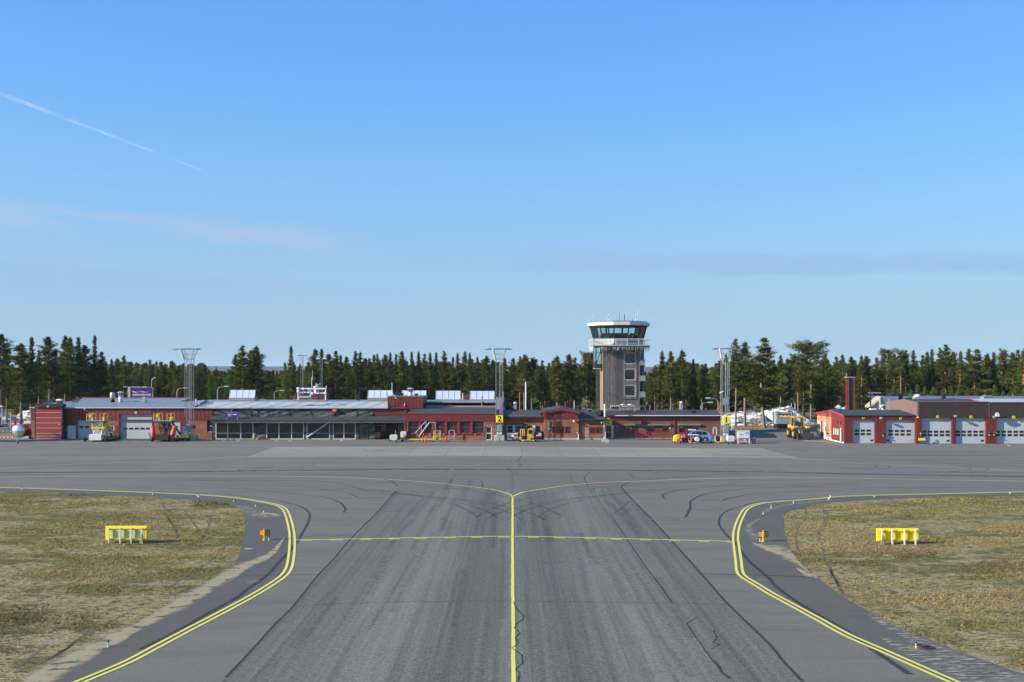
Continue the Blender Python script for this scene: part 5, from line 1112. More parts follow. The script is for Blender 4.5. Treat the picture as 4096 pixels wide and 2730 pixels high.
YJ = 142.; f = Fc(YJ); XJ = f.x(3378)
J = thing('small_garage', 'low red corrugated garage with two grey sectional doors numbered 20 and 21', 'building', (f.x(3520), YJ, 0))
zE = f.z(1661.5); xb = f.x(3664); dd = [f.r(3410, 3500, 1679.5, 1775), f.r(3543, 3662, 1681, 1775)]; dd = [(a, b, 0., d_) for a, b, c_, d_ in dd]
YBk, YRg = 154.7, 147.8; zRg, zBk = PZ(1640, YRg), PZ(1650.5, YBk)
MB().wall(XJ, xb, 0, zE-.1, YJ, .3, dd).box(XJ+.02, xb, YJ+.45, YBk-.02, 0, zBk-.25).build('wall', 'dark_red', J)
MB().clad(XJ, xb, .02, zE-.12, YJ, .24, .07, .045, [(a-.03, b+.03, 0, d_+.03) for a, b, c_, d_ in dd]).build('cladding', 'bright_red_cladding', J)
a, b, c_, d_ = dd[0]; roller_door(J, a, b, 0, d_, YJ+.30, n=6, wins=[f.r(q, q+18.5, *r_) for q in (3421, 3444.5, 3468) for r_ in ((1719, 1728.5), (1733, 1742.5))], flap=f.x(3484))
a, b, c_, d_ = dd[1]; roller_door(J, a, b, 0, d_, YJ+.30, n=6, wins=[f.r(q, q+18.5, *r_) for q in (3557, 3581, 3604, 3628) for r_ in ((1720, 1730), (1734.5, 1744))], flap=f.x(3550))
m = MB(); pl = [(YJ, 0), (YRg, 0), (YRg, zRg-.06), (YJ, zE-.06)]; m.prism(pl, XJ-.03, XJ+.01, 'yz'); m.build('side_cladding', 'red_cladding', J)
m = MB(); m.prism([(YRg, 0), (YBk, 0), (YBk, PZ(1663, YBk)), (YRg, PZ(1669, YRg))], XJ-.02, XJ+.01, 'yz'); m.build('side_brick', 'brick_light', J)
m = MB(); m.prism([(YRg, PZ(1669, YRg)), (YBk, PZ(1663, YBk)), (YBk, zBk-.06), (YRg, zRg-.06)], XJ-.026, XJ+.01, 'yz'); m.build('gable_panel', 'red_trim', J)
m = MB(); m.prism([(YJ-.1, zE-.22), (YRg, zRg-.22), (YBk+.2, zBk-.22), (YBk+.2, zBk), (YRg, zRg), (YJ-.1, zE)], XJ-.16, XJ-.04, 'yz'); m.build('verge_board', 'red_trim', J)
MB().box(XJ-.05, XJ+.0, YRg+.002, YBk, 0, .42).build('plinth', 'white_paint', J); MB().box(XJ-.05, XJ, YJ+.2, YRg, 0, .16).build('plinth', 'white_paint', J)
m = MB(); m.slab((XJ-.12, YJ-.14, zE), (xb+.1, YJ-.14, zE), (PX(3616, YRg), YRg, zRg), (XJ-.12, YRg, zRg), .12); m.slab((XJ-.12, YRg+.001, zRg), (PX(3616, YRg), YRg+.001, zRg), (xb+.1, YBk+.2, zBk), (XJ-.12, YBk+.2, zBk), .12); R_ = m.build('roof', 'roof_green', J)
MB().box(XJ-.12, xb+.1, YJ-.2, YJ-.141, zE-.14, zE-.01).build('gutter', 'dark_metal', J)
def side_box(py0, py1, y0, y1, mat, name, Yc, d=.06, par=J): return MB().box(XJ-.03-d, XJ-.028, y0, y1, PZ(py1, Yc), PZ(py0, Yc)).build(name, mat, par)
def YofX(px): return XJ*FP/(px-CX)
for px0, px1, p0, p1 in ((3274, 3279, 1686, 1712), (3283, 3289, 1689, 1728), (3336, 3338.5, 1714, 1739), (3344, 3346.5, 1715, 1740), (3352, 3354.5, 1716, 1741)): side_box(p0, p1, YofX(px1), YofX(px0), 'white_paint', 'window', (YofX(px0)+YofX(px1))/2)
d_ = side_box(1690, 1760, YofX(3305), YofX(3298), 'door_white', 'door', YofX(3301)); side_box(1707, 1727, YofX(3305)+.1, YofX(3301.5), 'glass_dark', 'pane', YofX(3303), .07, d_)
side_box(1731, 1738, YofX(3317), YofX(3310), 'dark_red', 'vent_grille', YofX(3313))
MB().tube((XJ-.25, YofX(3292), 0), (XJ-.25, YofX(3292), PZ(1684, YofX(3292))), .09).build('standpipe', 'dark_red', J)
MB().tube((XJ-.2, YofX(3369), 0), (XJ-.2, YofX(3369), PZ(1712, YofX(3369))), .11).build('downpipe', 'white_paint', J)
S_ = thing('give_way_sign', 'triangular road sign seen from its dark back by the small garage corner', 'road sign', (f.x(3362), YJ+.4, f.z(1690)))
MB().prism([(f.x(3352.5), f.z(1688)), (f.x(3371.5), f.z(1688)), (f.x(3362), f.z(1705))], YJ+.36, YJ+.39).build('plate', 'roof_green', S_); MB().box(f.x(3361), f.x(3363), YJ+.3, YJ+.359, f.z(1706), f.z(1687.5)).box(f.x(3361), f.x(3376), YJ+.3, YJ+.359, f.z(1706.5), f.z(1705)).build('bracket', 'galvanised', S_)
number_board(J, 3453.5, 1673.5, YJ-.05, .30, 'sign_yellow', '20', label='small yellow 20 board above the narrower grey door of the red garage', w=.33, sz=.24)
number_board(J, 3602.5, 1675, YJ-.05, .30, 'sign_yellow', '21', label='small yellow 21 board above the wider grey door of the red garage', w=.33, sz=.24)
def wall_flood(px, py, Y, label, par=None):
    g = Fc(Y); q = thing('wall_floodlight', label, 'lamp', (g.x(px), Y, g.z(py)), 'floodlights on the garage fronts')
    MB().box(g.x(px-5.5), g.x(px+5.5), Y-.75, Y-.38, g.z(py+4), g.z(py-3.5), .05).build('housing', 'grey_box', q); MB().box(g.x(px-2), g.x(px+2), Y-.4, Y, g.z(py+1.5), g.z(py-.5)).build('arm', 'black_paint', q); MB().box(g.x(px-4.5), g.x(px+4.5), Y-.72, Y-.42, g.z(py+4.6), g.z(py+4.1)).build('lens', 'white_paint', q)
wall_flood(3519, 1672, YJ, 'grey box floodlight on the red wall between doors 20 and 21')
q = thing('loudspeaker', 'white three horn loudspeaker with grey lamp at the join of the two garages', 'loudspeaker', (f.x(3669), YJ, f.z(1675)))
for a, b in ((-3, -3), (-4, 2), (1, 4)): MB().lathe([(.05, 0), (.08, -.2), (.20, -.34)], (f.x(3668+a), YJ-.35, f.z(1675+b)), 10, 'y').build('horn', 'white_paint', q, True)
MB().box(f.x(3670), f.x(3681), YJ-.7, YJ-.3, f.z(1681), f.z(1672), .04).build('lamp_housing', 'dark_metal', q); MB().box(f.x(3668), f.x(3674), YJ-.32, YJ+.0, f.z(1678), f.z(1675)).build('bracket', 'black_paint', q)
def wall_switch(px, py, Y, label):
    g = Fc(Y); q = thing('door_switch', label, 'switch box', (g.x(px), Y, g.z(py)), 'door switches on the garage posts')
    MB().box(g.x(px-3), g.x(px+3), Y-.2, Y-.04, g.z(py+3), g.z(py-3), .02).build('cabinet', 'roof_green', q); MB().lathe([(.01, -.1), (.1, -.06), (.1, .06), (.01, .1)], (g.x(px-1), Y-.2, g.z(py+9)), 8).build('horn', 'galvanised', q, True); MB().tube((g.x(px), Y-.12, g.z(py+3)), (g.x(px), Y-.1, g.z(py+8)), .02).build('cable', 'black_paint', q)
wall_switch(3532, 1735, YJ, 'green door switch box with cable on the red wall between doors 20 and 21')
YK = 141.2; f = Fc(YK); xa, xb = f.x(3664), f.x(4420); xw = f.x(3674)
K = thing('large_garage', 'tall garage with brown corrugated fascia, red posts and grey doors 22 to 24', 'building', (f.x(3900), YK, 0))
zT, zM = f.z(1608.5), f.z(1672)
dd = [f.r(3687.5, 3808, 1673, 1778), f.r(3822.5, 3945, 1674.5, 1778), f.r(3985, 4125, 1675.5, 1778), f.r(4150, 4290, 1676, 1778)]; dd = [(a, b, 0., zM) for a, b, c_, d_ in dd]
MB().wall(xa, xb, 0, zM, YK, .4, dd).box(xw+.05, xb, YK+.41, 153.5, 0, zT-.6).build('wall', 'dark_red', K)
MB().clad(xa, xb, .02, zM-.02, YK, .22, .065, .05, [(a-.02, b+.02, 0, d_) for a, b, c_, d_ in dd]).build('post_cladding', 'bright_red_cladding', K)
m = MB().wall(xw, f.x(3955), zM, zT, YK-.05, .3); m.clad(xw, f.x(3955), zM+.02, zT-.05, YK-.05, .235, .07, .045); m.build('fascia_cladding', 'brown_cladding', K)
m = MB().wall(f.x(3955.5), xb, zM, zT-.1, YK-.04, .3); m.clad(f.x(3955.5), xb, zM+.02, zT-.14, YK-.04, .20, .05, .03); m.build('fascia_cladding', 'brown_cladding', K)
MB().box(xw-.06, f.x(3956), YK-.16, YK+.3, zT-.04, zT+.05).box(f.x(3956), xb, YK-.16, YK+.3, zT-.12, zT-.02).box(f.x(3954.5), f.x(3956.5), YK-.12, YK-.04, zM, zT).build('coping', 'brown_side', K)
wsets = ((3692, 3715.3), (3826, 3849.6), (3986, 4010), (4152, 4176))
for (a, b, c_, d_), (w0, w1) in zip(dd, wsets):
    st = w1-w0; roller_door(K, a, b, 0, d_, YK+.34, n=7, wins=[f.r(w0+st*i, w0+st*i+18.5, *r_) for i in range(5 if w0 < 3980 else 6) for r_ in ((1723.5, 1733.5), (1737, 1747))], flap=b-.62)
Yp, Ybk = 146.4, 153.6; XK = xw
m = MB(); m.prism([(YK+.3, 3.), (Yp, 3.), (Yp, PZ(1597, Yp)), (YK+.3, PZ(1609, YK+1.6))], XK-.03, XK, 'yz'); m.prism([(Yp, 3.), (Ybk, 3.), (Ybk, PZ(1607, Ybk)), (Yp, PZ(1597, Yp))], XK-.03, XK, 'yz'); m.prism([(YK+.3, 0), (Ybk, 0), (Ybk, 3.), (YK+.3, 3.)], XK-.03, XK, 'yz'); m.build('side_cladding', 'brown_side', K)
m = MB(); m.slab((XK, YK+.3, zT-.12), (f.x(3925), YK+.3, zT-.12), (PX(3890, Yp), Yp, PZ(1596.5, Yp)), (XK, Yp, PZ(1597, Yp)), .1); m.slab((XK, Yp+.001, PZ(1597, Yp)), (PX(3890, Yp), Yp+.001, PZ(1596.5, Yp)), (PX(3890, Ybk), Ybk, PZ(1607, Ybk)), (XK, Ybk, PZ(1607, Ybk)), .1); m.build('roof', 'roof_felt', K)
m = MB(); m.slab((f.x(3918), YK+.3, zT-.06), (xb, YK+.3, zT-.06), (PX(4420, 148), 148, PZ(1596, 148)), (PX(3874, 148), 148, PZ(1595.5, 148)), .1); m.slab((PX(3874, 148), 148.01, PZ(1595.5, 148)), (PX(4420, 148), 148.01, PZ(1596, 148)), (PX(4420, 156), 156, 4.9), (PX(3874, 156), 156, 4.9), .1); m.build('back_roof', 'roof_light', K)
MB().tube((f.x(3916), YK+.2, zT+.02), (PX(3872, 148), 148, PZ(1594.5, 148)), .12).build('verge_board', 'red_trim', K)
number_board(K, 3750.5, 1668, YK-.10, .34, 'sign_yellow', '22', label='small yellow 22 board on the brown fascia, left of board 23', w=.38, sz=.26)
number_board(K, 3884, 1669, YK-.10, .34, 'sign_yellow', '23', label='small yellow 23 board on the brown fascia', w=.38, sz=.26)
number_board(K, 4054.5, 1670, YK-.08, .36, 'sign_yellow', '24', label='small yellow 24 board on the darkest brown fascia at the far right', w=.44, sz=.26)
wall_flood(3815.5, 1664, YK, 'grey box floodlight on the brown fascia between doors 22 and 23')
wall_flood(3970, 1667, YK, 'grey box floodlight on the brown fascia above the widest red post')
q = thing('antenna_box', 'white box with two short prongs on the brown fascia', 'antenna', (f.x(3981), YK, f.z(1660))); MB().box(f.x(3975), f.x(3988.5), YK-.75, YK-.35, f.z(1667), f.z(1656), .02).build('body', 'white_trim', q)
for a in (3977, 3984): MB().box(f.x(a), f.x(a+1.8), YK-.6, YK-.5, f.z(1656), f.z(1649)).build('prong', 'white_paint', q)
MB().box(f.x(3970), f.x(3976), YK-.5, YK-.05, f.z(1665), f.z(1663)).build('bracket', 'black_paint', q)
wall_switch(3956, 1732, YK, 'green door switch on the left of the widest red post'); wall_switch(3975, 1732, YK, 'green door switch beside the yellow tag on the widest red post')
q = thing('wall_tag', 'tiny yellow tag on the red post left of door 24', 'sign', (f.x(3981), YK, f.z(1732))); MB().box(f.x(3978), f.x(3985), YK-.09, YK-.05, f.z(1735), f.z(1729)).build('plate', 'sign_yellow', q); MB().box(f.x(3980), f.x(3983), YK-.10, YK-.091, f.z(1734), f.z(1730)).build('mark', 'black_text', q)
q = thing('roof_ladder', 'thin steel ladder with hooped top against the brown side wall', 'ladder', (XK-.1, YofX(3562) if 0 else 151.5, 4))
yl = XK*FP/(3562-CX)
m = MB()
for dy in (-.0, .55): m.tube((XK-.12, yl+dy, 4.), (XK-.12, yl+dy, PZ(1596, yl)), .035)
m.path([(XK-.12, yl, PZ(1596, yl)), (XK+.2, yl, PZ(1592, yl)), (XK+.6, yl, PZ(1596, yl))], .03); m.build('stile', 'galvanised', q)
m = MB()
for i in range(9): m.tube((XK-.12, yl, 4.+.28*i), (XK-.12, yl+.55, 4.+.28*i), .02, n=4)
m.build('rung', 'galvanised', q)
q = thing('duct', 'white bent ventilation duct on the roof beside the cream gable', 'duct', (PX(3530, 158), 158, 4.0)); MB().tube((PX(3522, 157), 157, PZ(1626, 157)), (PX(3548, 157), 157, PZ(1626, 157)), .24, n=10).build('pipe', 'white_paint', q); MB().box(PX(3532, 157.2), PX(3540, 157.2), 157.2, 157.8, 3.6, PZ(1630, 157)).build('leg', 'white_paint', q)
q = thing('roof_hood', 'long white hood on the small garage roof in front of the cream gable', 'roof hood', (PX(3494, 152), 152, 4.)); MB().box(PX(3482, 152), PX(3508, 152), 152, 152.8, PZ(1643, 152), PZ(1635.5, 152), .08).build('hood', 'white_paint', q); MB().box(PX(3508, 152), PX(3522, 152), 152.2, 152.7, 3.8, PZ(1637, 152)).build('duct_box', 'galvanised', q)
YN = 172.; f = Fc(YN)
N_ = thing('cream_house', 'cream gabled house with blue corrugated metal roof behind the garages', 'building', (f.x(3520), YN, 0))
m = MB().box(f.x(3486), f.x(3540), YN, YN+.4, 0, f.z(1640)).prism([(f.x(3486), f.z(1640)), (f.x(3540), f.z(1640)), (f.x(3540), f.z(1613)), (f.x(3507), f.z(1589)), (f.x(3486), f.z(1607))], YN, YN+.4); m.build('wall', 'cream', N_)
MB().prism([(f.x(3463), f.z(1623)), (f.x(3507.5), f.z(1585)), (f.x(3507.5), f.z(1597)), (f.x(3467), f.z(1631))], YN-1.6, YN-1.4).prism([(f.x(3507.5), f.z(1585)), (f.x(3541), f.z(1612)), (f.x(3541), f.z(1622)), (f.x(3507.5), f.z(1597))], YN-1.6, YN-1.4).build('verge_board', 'cream', N_)
m = MB(); m.slab((f.x(3463), YN-1.4, f.z(1623)), (f.x(3507.5), YN-1.4, f.z(1585.5)), (f.x(3507.5), YN+.4, f.z(1585.5)), (f.x(3463), YN+.4, f.z(1623)), .3); m.build('soffit', 'pallet_wood', N_)
m = MB(); y0, y1, z0, z1 = YN+.2, YN+5, f.z(1615), PZ(1585.5, YN+5)
m.slab((f.x(3541), y0, z0), (f.x(4480), y0, z0), (PX(4480, y1), y1, z1), (PX(3508, y1), y1, z1), .12)
R_ = m.build('roof', 'roof_blue', N_); m = MB()  # shade and reflected sky are painted in as blue metal
for i in range(150):
    x = f.x(3541)+i*.28
    m.tube((x, y0, z0+.02), (x-(1.4 if i < 6 else 1.0)*1, y1, z1+.02), .05, n=4, caps=False)
m.build('roof_rib', 'roof_blue', R_)
MB().box(f.x(3541), f.x(4480), YN+.5, YN+.9, 0, z0).build('wall', 'brown_cladding', N_)
MB().tube((f.x(3505), YN-1.8, f.z(1640)), (f.x(3505), YN-1.8, f.z(1588)), .2, n=8).build('flue', 'galvanised', N_); MB().box(f.x(3486), f.x(3492), YN-.05, YN-.001, f.z(1636), f.z(1630)).build('brick_patch', 'brick_light', N_)
q = thing('solar_frame', 'long pale rack on thin struts above the cream gable roof', 'roof rack', (f.x(3500), YN+1, f.z(1585)))
MB().box(f.x(3474), f.x(3523), YN, YN+.2, f.z(1574), f.z(1570)).build('beam', 'galvanised', q); m = MB()
for a, b in ((3484, 3500), (3490, 3503), (3505, 3518), (3515, 3524), (3522, 3536)): m.tube((f.x(a), YN+.1, f.z(1575)), (f.x(b), YN+.6, f.z(1585)), .04, n=4)
m.build('strut', 'steel', q); m = MB(); m.slab((f.x(3522), YN+.1, f.z(1573)), (f.x(3660), YN+3, f.z(1583)), (f.x(3660), YN+4, f.z(1581)), (f.x(3522), YN+1, f.z(1571)), .08); m.build('panel', 'black_paint', q)
q = thing('dark_pole', 'slim dark flagpole in front of the cream gable', 'pole', (PX(3482, 156), 156, 3.6)); MB().tube((PX(3482, 156), 156, 3.6), (PX(3482, 156), 156, PZ(1556, 156)), .13, .10, 8).build('shaft', 'dark_metal', q); MB().lathe([(.2, 0), (.2, .2)], (PX(3482, 156), 156, 3.6), 8).build('foot', 'galvanised', q)
x, z = PX(3669, 168), PZ(1589, 168)
q = thing('roof_dome', 'clear dome rooflight on the blue metal roof', 'rooflight', (x, 168, z)); MB().lathe([(.62, 0), (.55, .25), (.35, .42), (.05, .5)], (x, 168, z), 14).build('dome', 'skylight_panel', q, True); MB().box(x-.62, x+.62, 167.4, 168.6, z-.35, z+.02).build('curb', 'galvanised', q)
x, z = PX(3946, 165), PZ(1597, 165)
q = thing('roof_ventilator', 'wide flat topped grey roof ventilator at the right', 'roof vent', (x, 165, z)); MB().box(x-.85, x+.85, 164.4, 165.6, z, z+.38, .05).build('body', 'galvanised', q); MB().prism([(x-.9, z+.38), (x+.9, z+.38), (x+.4, z+.6), (x-.3, z+.62)], 164.3, 165.7).build('cap', 'steel', q)
for px, lb in ((4014, 'thin pipe on the roof right of the wide ventilator'),):
    q = thing('roof_pipe', lb, 'pipe', (PX(px, 165), 165, 5)); MB().tube((PX(px, 165), 165, 5), (PX(px, 165), 165, PZ(1586, 165)), .06).build('pipe', 'brown_side', q); MB().lathe([(.1, 0), (.1, .06)], (PX(px, 165), 165, PZ(1586, 165)), 8).build('cap', 'dark_metal', q)
for px in (3606, 3778):
    q = thing('chimney', {3606: 'short dark chimney on the blue roof left of the dome', 3778: 'short dark chimney on the blue roof right of the dome'}[px], 'chimney', (PX(px, 172), 172, 5)); MB().box(PX(px-5, 174), PX(px+5, 174), 174, 174.8, 4.8, PZ(1578, 174)).build('stack', 'black_paint', q); MB().box(PX(px-6, 174), PX(px+6, 174), 173.9, 174.9, PZ(1578, 174), PZ(1577, 174)).build('cap', 'dark_metal', q)
YV = 158.; f = Fc(YV)
V_ = thing('brick_chimney', 'tall brick chimney with red metal flank behind the small garage', 'chimney', (f.x(3405), YV, 0))
MB().box(f.x(3393.5), f.x(3420), YV, YV+1.2, 0, f.z(1512)).build('stack', 'brick_dark', V_); MB().box(f.x(3384), f.x(3392.5), YV-.1, YV+.15, 0, f.z(1512)).build('flank', 'red_frame', V_); MB().box(f.x(3392.5), f.x(3394), YV-.12, YV+.1, 0, f.z(1511)).build('edge_strip', 'wood_warm', V_)
MB().box(f.x(3388), f.x(3421), YV-.08, YV+1.3, f.z(1512), f.z(1508)).build('cap', 'galvanised', V_); MB().path([(f.x(3386.5), YV, f.z(1512)), (f.x(3386.5), YV, f.z(1495)), (f.x(3384), YV, f.z(1492)), (f.x(3382), YV, f.z(1494))], .045).build('hooked_pipe', 'galvanised', V_)
m = MB()
for q0 in (3399, 3405): m.box(f.x(q0)-.02, f.x(q0)+.02, YV-.1, YV-.05, 3, f.z(1515))
for i in range(20): m.box(f.x(3399), f.x(3405), YV-.09, YV-.06, 3.5+i*.33, 3.53+i*.33)
m.build('ladder', 'black_paint', V_)

def box_thing(name, label, cat, px0, px1, py0, py1, Y, d, mat, cap=None, capmat='galvanised', legs=None, group=None, bev=.02):
    x0, x1, z0, z1 = PX(px0, Y), PX(px1, Y), PZ(py1, Y), PZ(py0, Y)
    q = thing(name, label, cat, ((x0+x1)/2, Y+d/2, z0), group); MB().box(x0, x1, Y, Y+d, z0, z1, bev).build('body', mat, q)
    if cap: MB().box(x0-cap, x1+cap, Y-cap, Y+d+cap, z1, z1+.06).build('cap', capmat, q)
    if legs: 
        m = MB()
        for x in (x0+.05, x1-.05): m.box(x-.05, x+.05, Y+.05, Y+d-.05, z0-legs, z0)
        m.build('leg', 'galvanised', q)
    return q
box_thing('roof_vent', 'squat black vent on the felt roof beside the red gable', 'roof vent', 2160, 2172, 1650, 1665, 151.6, .7, 'black_paint', .06)
box_thing('roof_vent', 'black boxed fan on the felt roof left of the tower', 'roof vent', 2354, 2366, 1640, 1650, 154.5, .7, 'black_paint', .05)
q = thing('roof_fan', 'large black eight sided fan housing on the roof below the tower', 'roof vent', (PX(2403, 152), 152, 4)); MB().lathe([(.42, 0), (.6, .25), (.6, .6), (.35, .85)], (PX(2403, 152), 152.4, PZ(1664, 152.4)), 8).build('body', 'black_paint', q); MB().box(PX(2385, 152), PX(2394, 152), 152.1, 152.6, PZ(1659, 152), PZ(1650, 152)).build('motor_box', 'dark_metal', q)
q = thing('white_pole', 'short thick white pole at the roof edge above the C sign', 'pole', (PX(2419, 150), 150, 3)); MB().tube((PX(2419.5, 149.1), 149.1, PZ(1668, 149.1)), (PX(2419.5, 149.1), 149.1, PZ(1617, 149.1)), .13, n=10).build('shaft', 'white_trim', q); MB().box(PX(2414, 149.2), PX(2419, 149.2), 149.2, 149.4, PZ(1650, 149.2), PZ(1617, 149.2)).build('shield', 'galvanised', q)
q = thing('cooling_unit', 'blue grey cooling unit on four legs on the roof before the tower', 'cooling unit', (PX(2508, 157), 157, 4)); MB().box(PX(2479, 157), PX(2537, 157), 157, 158.6, PZ(1631, 157), PZ(1621, 157), .03).build('body', 'grey_box', q)
for a in (2477, 2537): MB().box(PX(a, 157), PX(a+3, 157), 156.95, 157.1, PZ(1646, 157), PZ(1620, 157)).build('leg', 'galvanised', q)
for a in (2491, 2520): MB().lathe([(.34, 0), (.34, .1), (.1, .2)], (PX(a, 157.8), 157.8, PZ(1621, 157.8)), 10).build('fan_hood', 'white_paint', q)
q = thing('pipe_rack', 'row of short pipes and black duct on the roof left of the cooling unit', 'pipes', (PX(2460, 158), 158, 4)); m = MB()
for a in range(2444, 2476, 7): m.tube((PX(a, 158.4), 158.4, PZ(1634, 158.4)), (PX(a, 158.4), 158.4, PZ(1621, 158.4)), .05)
m.build('pipe', 'white_paint', q); MB().box(PX(2444, 158), PX(2476, 158), 157.4, 158, PZ(1636, 158), PZ(1627, 158), .05).build('duct', 'black_paint', q)
box_thing('chimney_cowl', 'grey chimney with white round cowl on the felt roof near mast 1', 'chimney', 2720, 2732, 1616, 1640, 158, .5, 'galvanised', .05, 'dark_metal')
MB().lathe([(.26, 0), (.28, .2), (.12, .3)], (PX(2726, 158.2), 158.2, PZ(1614.5, 158.2)), 10).build('cowl', 'white_paint', bpy.data.objects['chimney_cowl'], True)
box_thing('roof_vent', 'flat black hatch on the felt roof right of the grey chimney', 'roof hatch', 2765, 2784, 1646.5, 1651, 154.5, .8, 'black_paint', .04, 'dark_metal')
box_thing('chimney_cowl', 'grey box chimney with white cowl on the shaded felt roof right of mast 2', 'chimney', 2055, 2067, 1617, 1640, 160, .5, 'grey_box', .05)
MB().lathe([(.24, 0), (.26, .18), (.12, .28)], (PX(2061, 160.2), 160.2, PZ(1615.5, 160.2)), 10).build('cowl', 'white_paint', bpy.data.objects['chimney_cowl.001'], True)
for px, py, Y, lb in ((2180, 1612, 166, 'left of the red gable'), (2270, 1612, 164, 'right of the red gable'), (2346, 1614, 162, 'beside the black boxed fan'), (2588, 1614, 160, 'right of the tower foot'), (2744, 1613, 159, 'beside the grey chimney')):
    q = thing('marker_rod', 'thin roof rod with orange tip '+lb, 'marker', (PX(px, Y), Y, 4), 'orange tipped roof rods'); z1 = PZ(py, Y); MB().tube((PX(px, Y), Y, 4.), (PX(px, Y), Y, z1), .022).build('rod', 'wood_warm', q); MB().tube((PX(px, Y), Y, z1), (PX(px, Y), Y, z1+.3), .03).build('tip', 'safety_orange', q)
YW = 160.; f = Fc(YW)
W_ = thing('weather_frame', 'white rooftop pipe frame with grey box and tall thin aerials', 'roof frame', (f.x(1250), YW, f.z(1606)))
MB().box(f.x(1165), f.x(1307), YW-.3, YW+1.4, f.z(1603.5), f.z(1600.5)).build('platform', 'galvanised', W_)
MB().box(f.x(1174), f.x(1298), YW-.2, YW+1.2, f.z(1608), f.z(1604)).build('platform_base', 'dark_metal', W_)
m = MB(); 
for q0 in (1193, 1242, 1303): m.tube((f.x(q0), YW, f.z(1601)), (f.x(q0), YW, f.z(1553)), .11, n=8)
m.build('upright', 'white_trim', W_); m = MB(); m.tube((f.x(1193), YW, f.z(1556)), (f.x(1304), YW, f.z(1556)), .14, n=8); m.tube((f.x(1192), YW, f.z(1570)), (f.x(1242), YW, f.z(1570)), .09, n=8); m.tube((f.x(1246), YW, f.z(1574)), (f.x(1304), YW, f.z(1574)), .11, n=8); m.build('cross_pipe', 'white_trim', W_)
for a, b, r_ in ((1193, 1556, .22), (1193, 1567, .2), (1216, 1557, .16), (1250, 1575, .2), (1301, 1574, .22), (1235, 1572, .14), (1236, 1562, .1)): MB().box(f.x(a)-r_, f.x(a)+r_, YW-.22, YW+.2, f.z(b)-r_*.9, f.z(b)+r_*1.1, .08).build('pipe_joint', 'white_paint', W_)
for a in (1202, 1212, 1221, 1270, 1277, 1286, 1294): MB().lathe([(.07, -.1), (.1, 0), (.05, .1)], (f.x(a), YW-.12, f.z(1571 if a < 1240 else 1573.5)), 8).build('nozzle', 'white_paint', W_)
MB().box(f.x(1197), f.x(1240), YW-.45, YW-.2, f.z(1593), f.z(1584), .02).build('grey_box', 'galvanised', W_)
MB().box(f.x(1303.5)-.0, f.x(1304)+.1, YW-.05, YW+.05, f.z(1553), f.z(1544)).build('corner_lamp', 'white_paint', W_)
q = thing('aerial', 'tall two step white aerial rising from the rooftop pipe frame', 'antenna', (f.x(1247), YW, f.z(1600))); MB().tube((f.x(1247), YW+.1, f.z(1600)), (f.x(1246.5), YW+.1, f.z(1509)), .06, .05).build('mast_tube', 'white_trim', q); MB().tube((f.x(1249.5), YW+.1, f.z(1520)), (f.x(1249.5), YW+.1, f.z(1482)), .035, .025).build('whip', 'white_trim', q); MB().box(f.x(1239), f.x(1244), YW, YW+.2, f.z(1552), f.z(1545), .04).build('camera_head', 'dark_metal', q)
q = thing('roof_lantern', 'white louvred vent lantern inside the rooftop pipe frame', 'roof vent', (f.x(1266), YW+2, f.z(1576)))
x, y = PX(1266, YW+2), YW+2; zz = lambda p: PZ(p, YW+2); m = MB()
MB().lathe([(.42, zz(1577)), (.42, zz(1565))], (x, y, 0), 12).build('stack', 'white_paint', q); MB().lathe([(.5, zz(1565)), (.5, zz(1547.5))], (x, y, 0), 8).build('louvre', 'galvanised', q); MB().lathe([(.62, zz(1547.5)), (.6, zz(1546.5)), (.05, zz(1544))], (x, y, 0), 12).build('cap', 'white_trim', q)
m = MB(); m.tube((x, y, zz(1544)), (x, y, zz(1533)), .04); m.tube((x-.2, y, zz(1537)), (x+.25, y, zz(1540)), .04); m.tube((x+.1, y, zz(1540)), (PX(1283, y), y, zz(1536)), .03); m.build('anemometer', 'white_trim', q)
q = box_thing('roof_hut', 'small dark red roof hut behind the rooftop pipe frame', 'roof hut', 1250, 1302, 1579, 1602, 165, 2, 'dark_red', .06, 'dark_metal'); MB().box(PX(1258, 164.9), PX(1270, 164.9), 164.9, 164.99, PZ(1596, 165), PZ(1588, 165)).build('hatch', 'red_paint', q)
box_thing('roof_hut', 'small red roof box left of the rooftop pipe frame', 'roof hut', 1172, 1188, 1584, 1600, 164, 1.2, 'red_cladding', .04, 'red_frame')
box_thing('roof_vent', 'round topped black stack on the roof left of the second skylight', 'roof vent', 1427, 1437, 1577, 1602, 163, .5, 'black_paint', .03, 'dark_metal')
for px, py, lb in ((784, 1597, 'short white pipe on the roof right of the left mast'), (797, 1610, 'short white pipe nearest the roof valley'), (1568, 1534, 'thin white aerial above the right end of the second skylight'), (1572, 1573, 'stub white pipe behind the second skylight'), (1928, 1587, 'brown post on the roof in front of the rightmost skylight'), (1851, 1574, 'short white pipe between the two right skylights')):
    Y = {784: 158, 797: 154, 1568: 163, 1572: 162, 1928: 157, 1851: 164}[px]; b = {784: 1604, 797: 1622, 1568: 1564, 1572: 1594, 1928: 1625, 1851: 1600}[px]
    q = thing('roof_pipe', lb, 'pipe', (PX(px, Y), Y, PZ(b, Y))); MB().tube((PX(px, Y), Y, PZ(b, Y)-.3), (PX(px, Y), Y, PZ(py, Y)), .09 if 'short' in lb or 'brown' in lb else .05).build('pipe', 'wood_warm' if 'brown' in lb else 'white_paint', q); MB().lathe([(.13, 0), (.13, .06)], (PX(px, Y), Y, PZ(py, Y)), 8).build('cap', 'galvanised', q)
def at(px, py): x, y = G(px, py); return (x, y, 0)
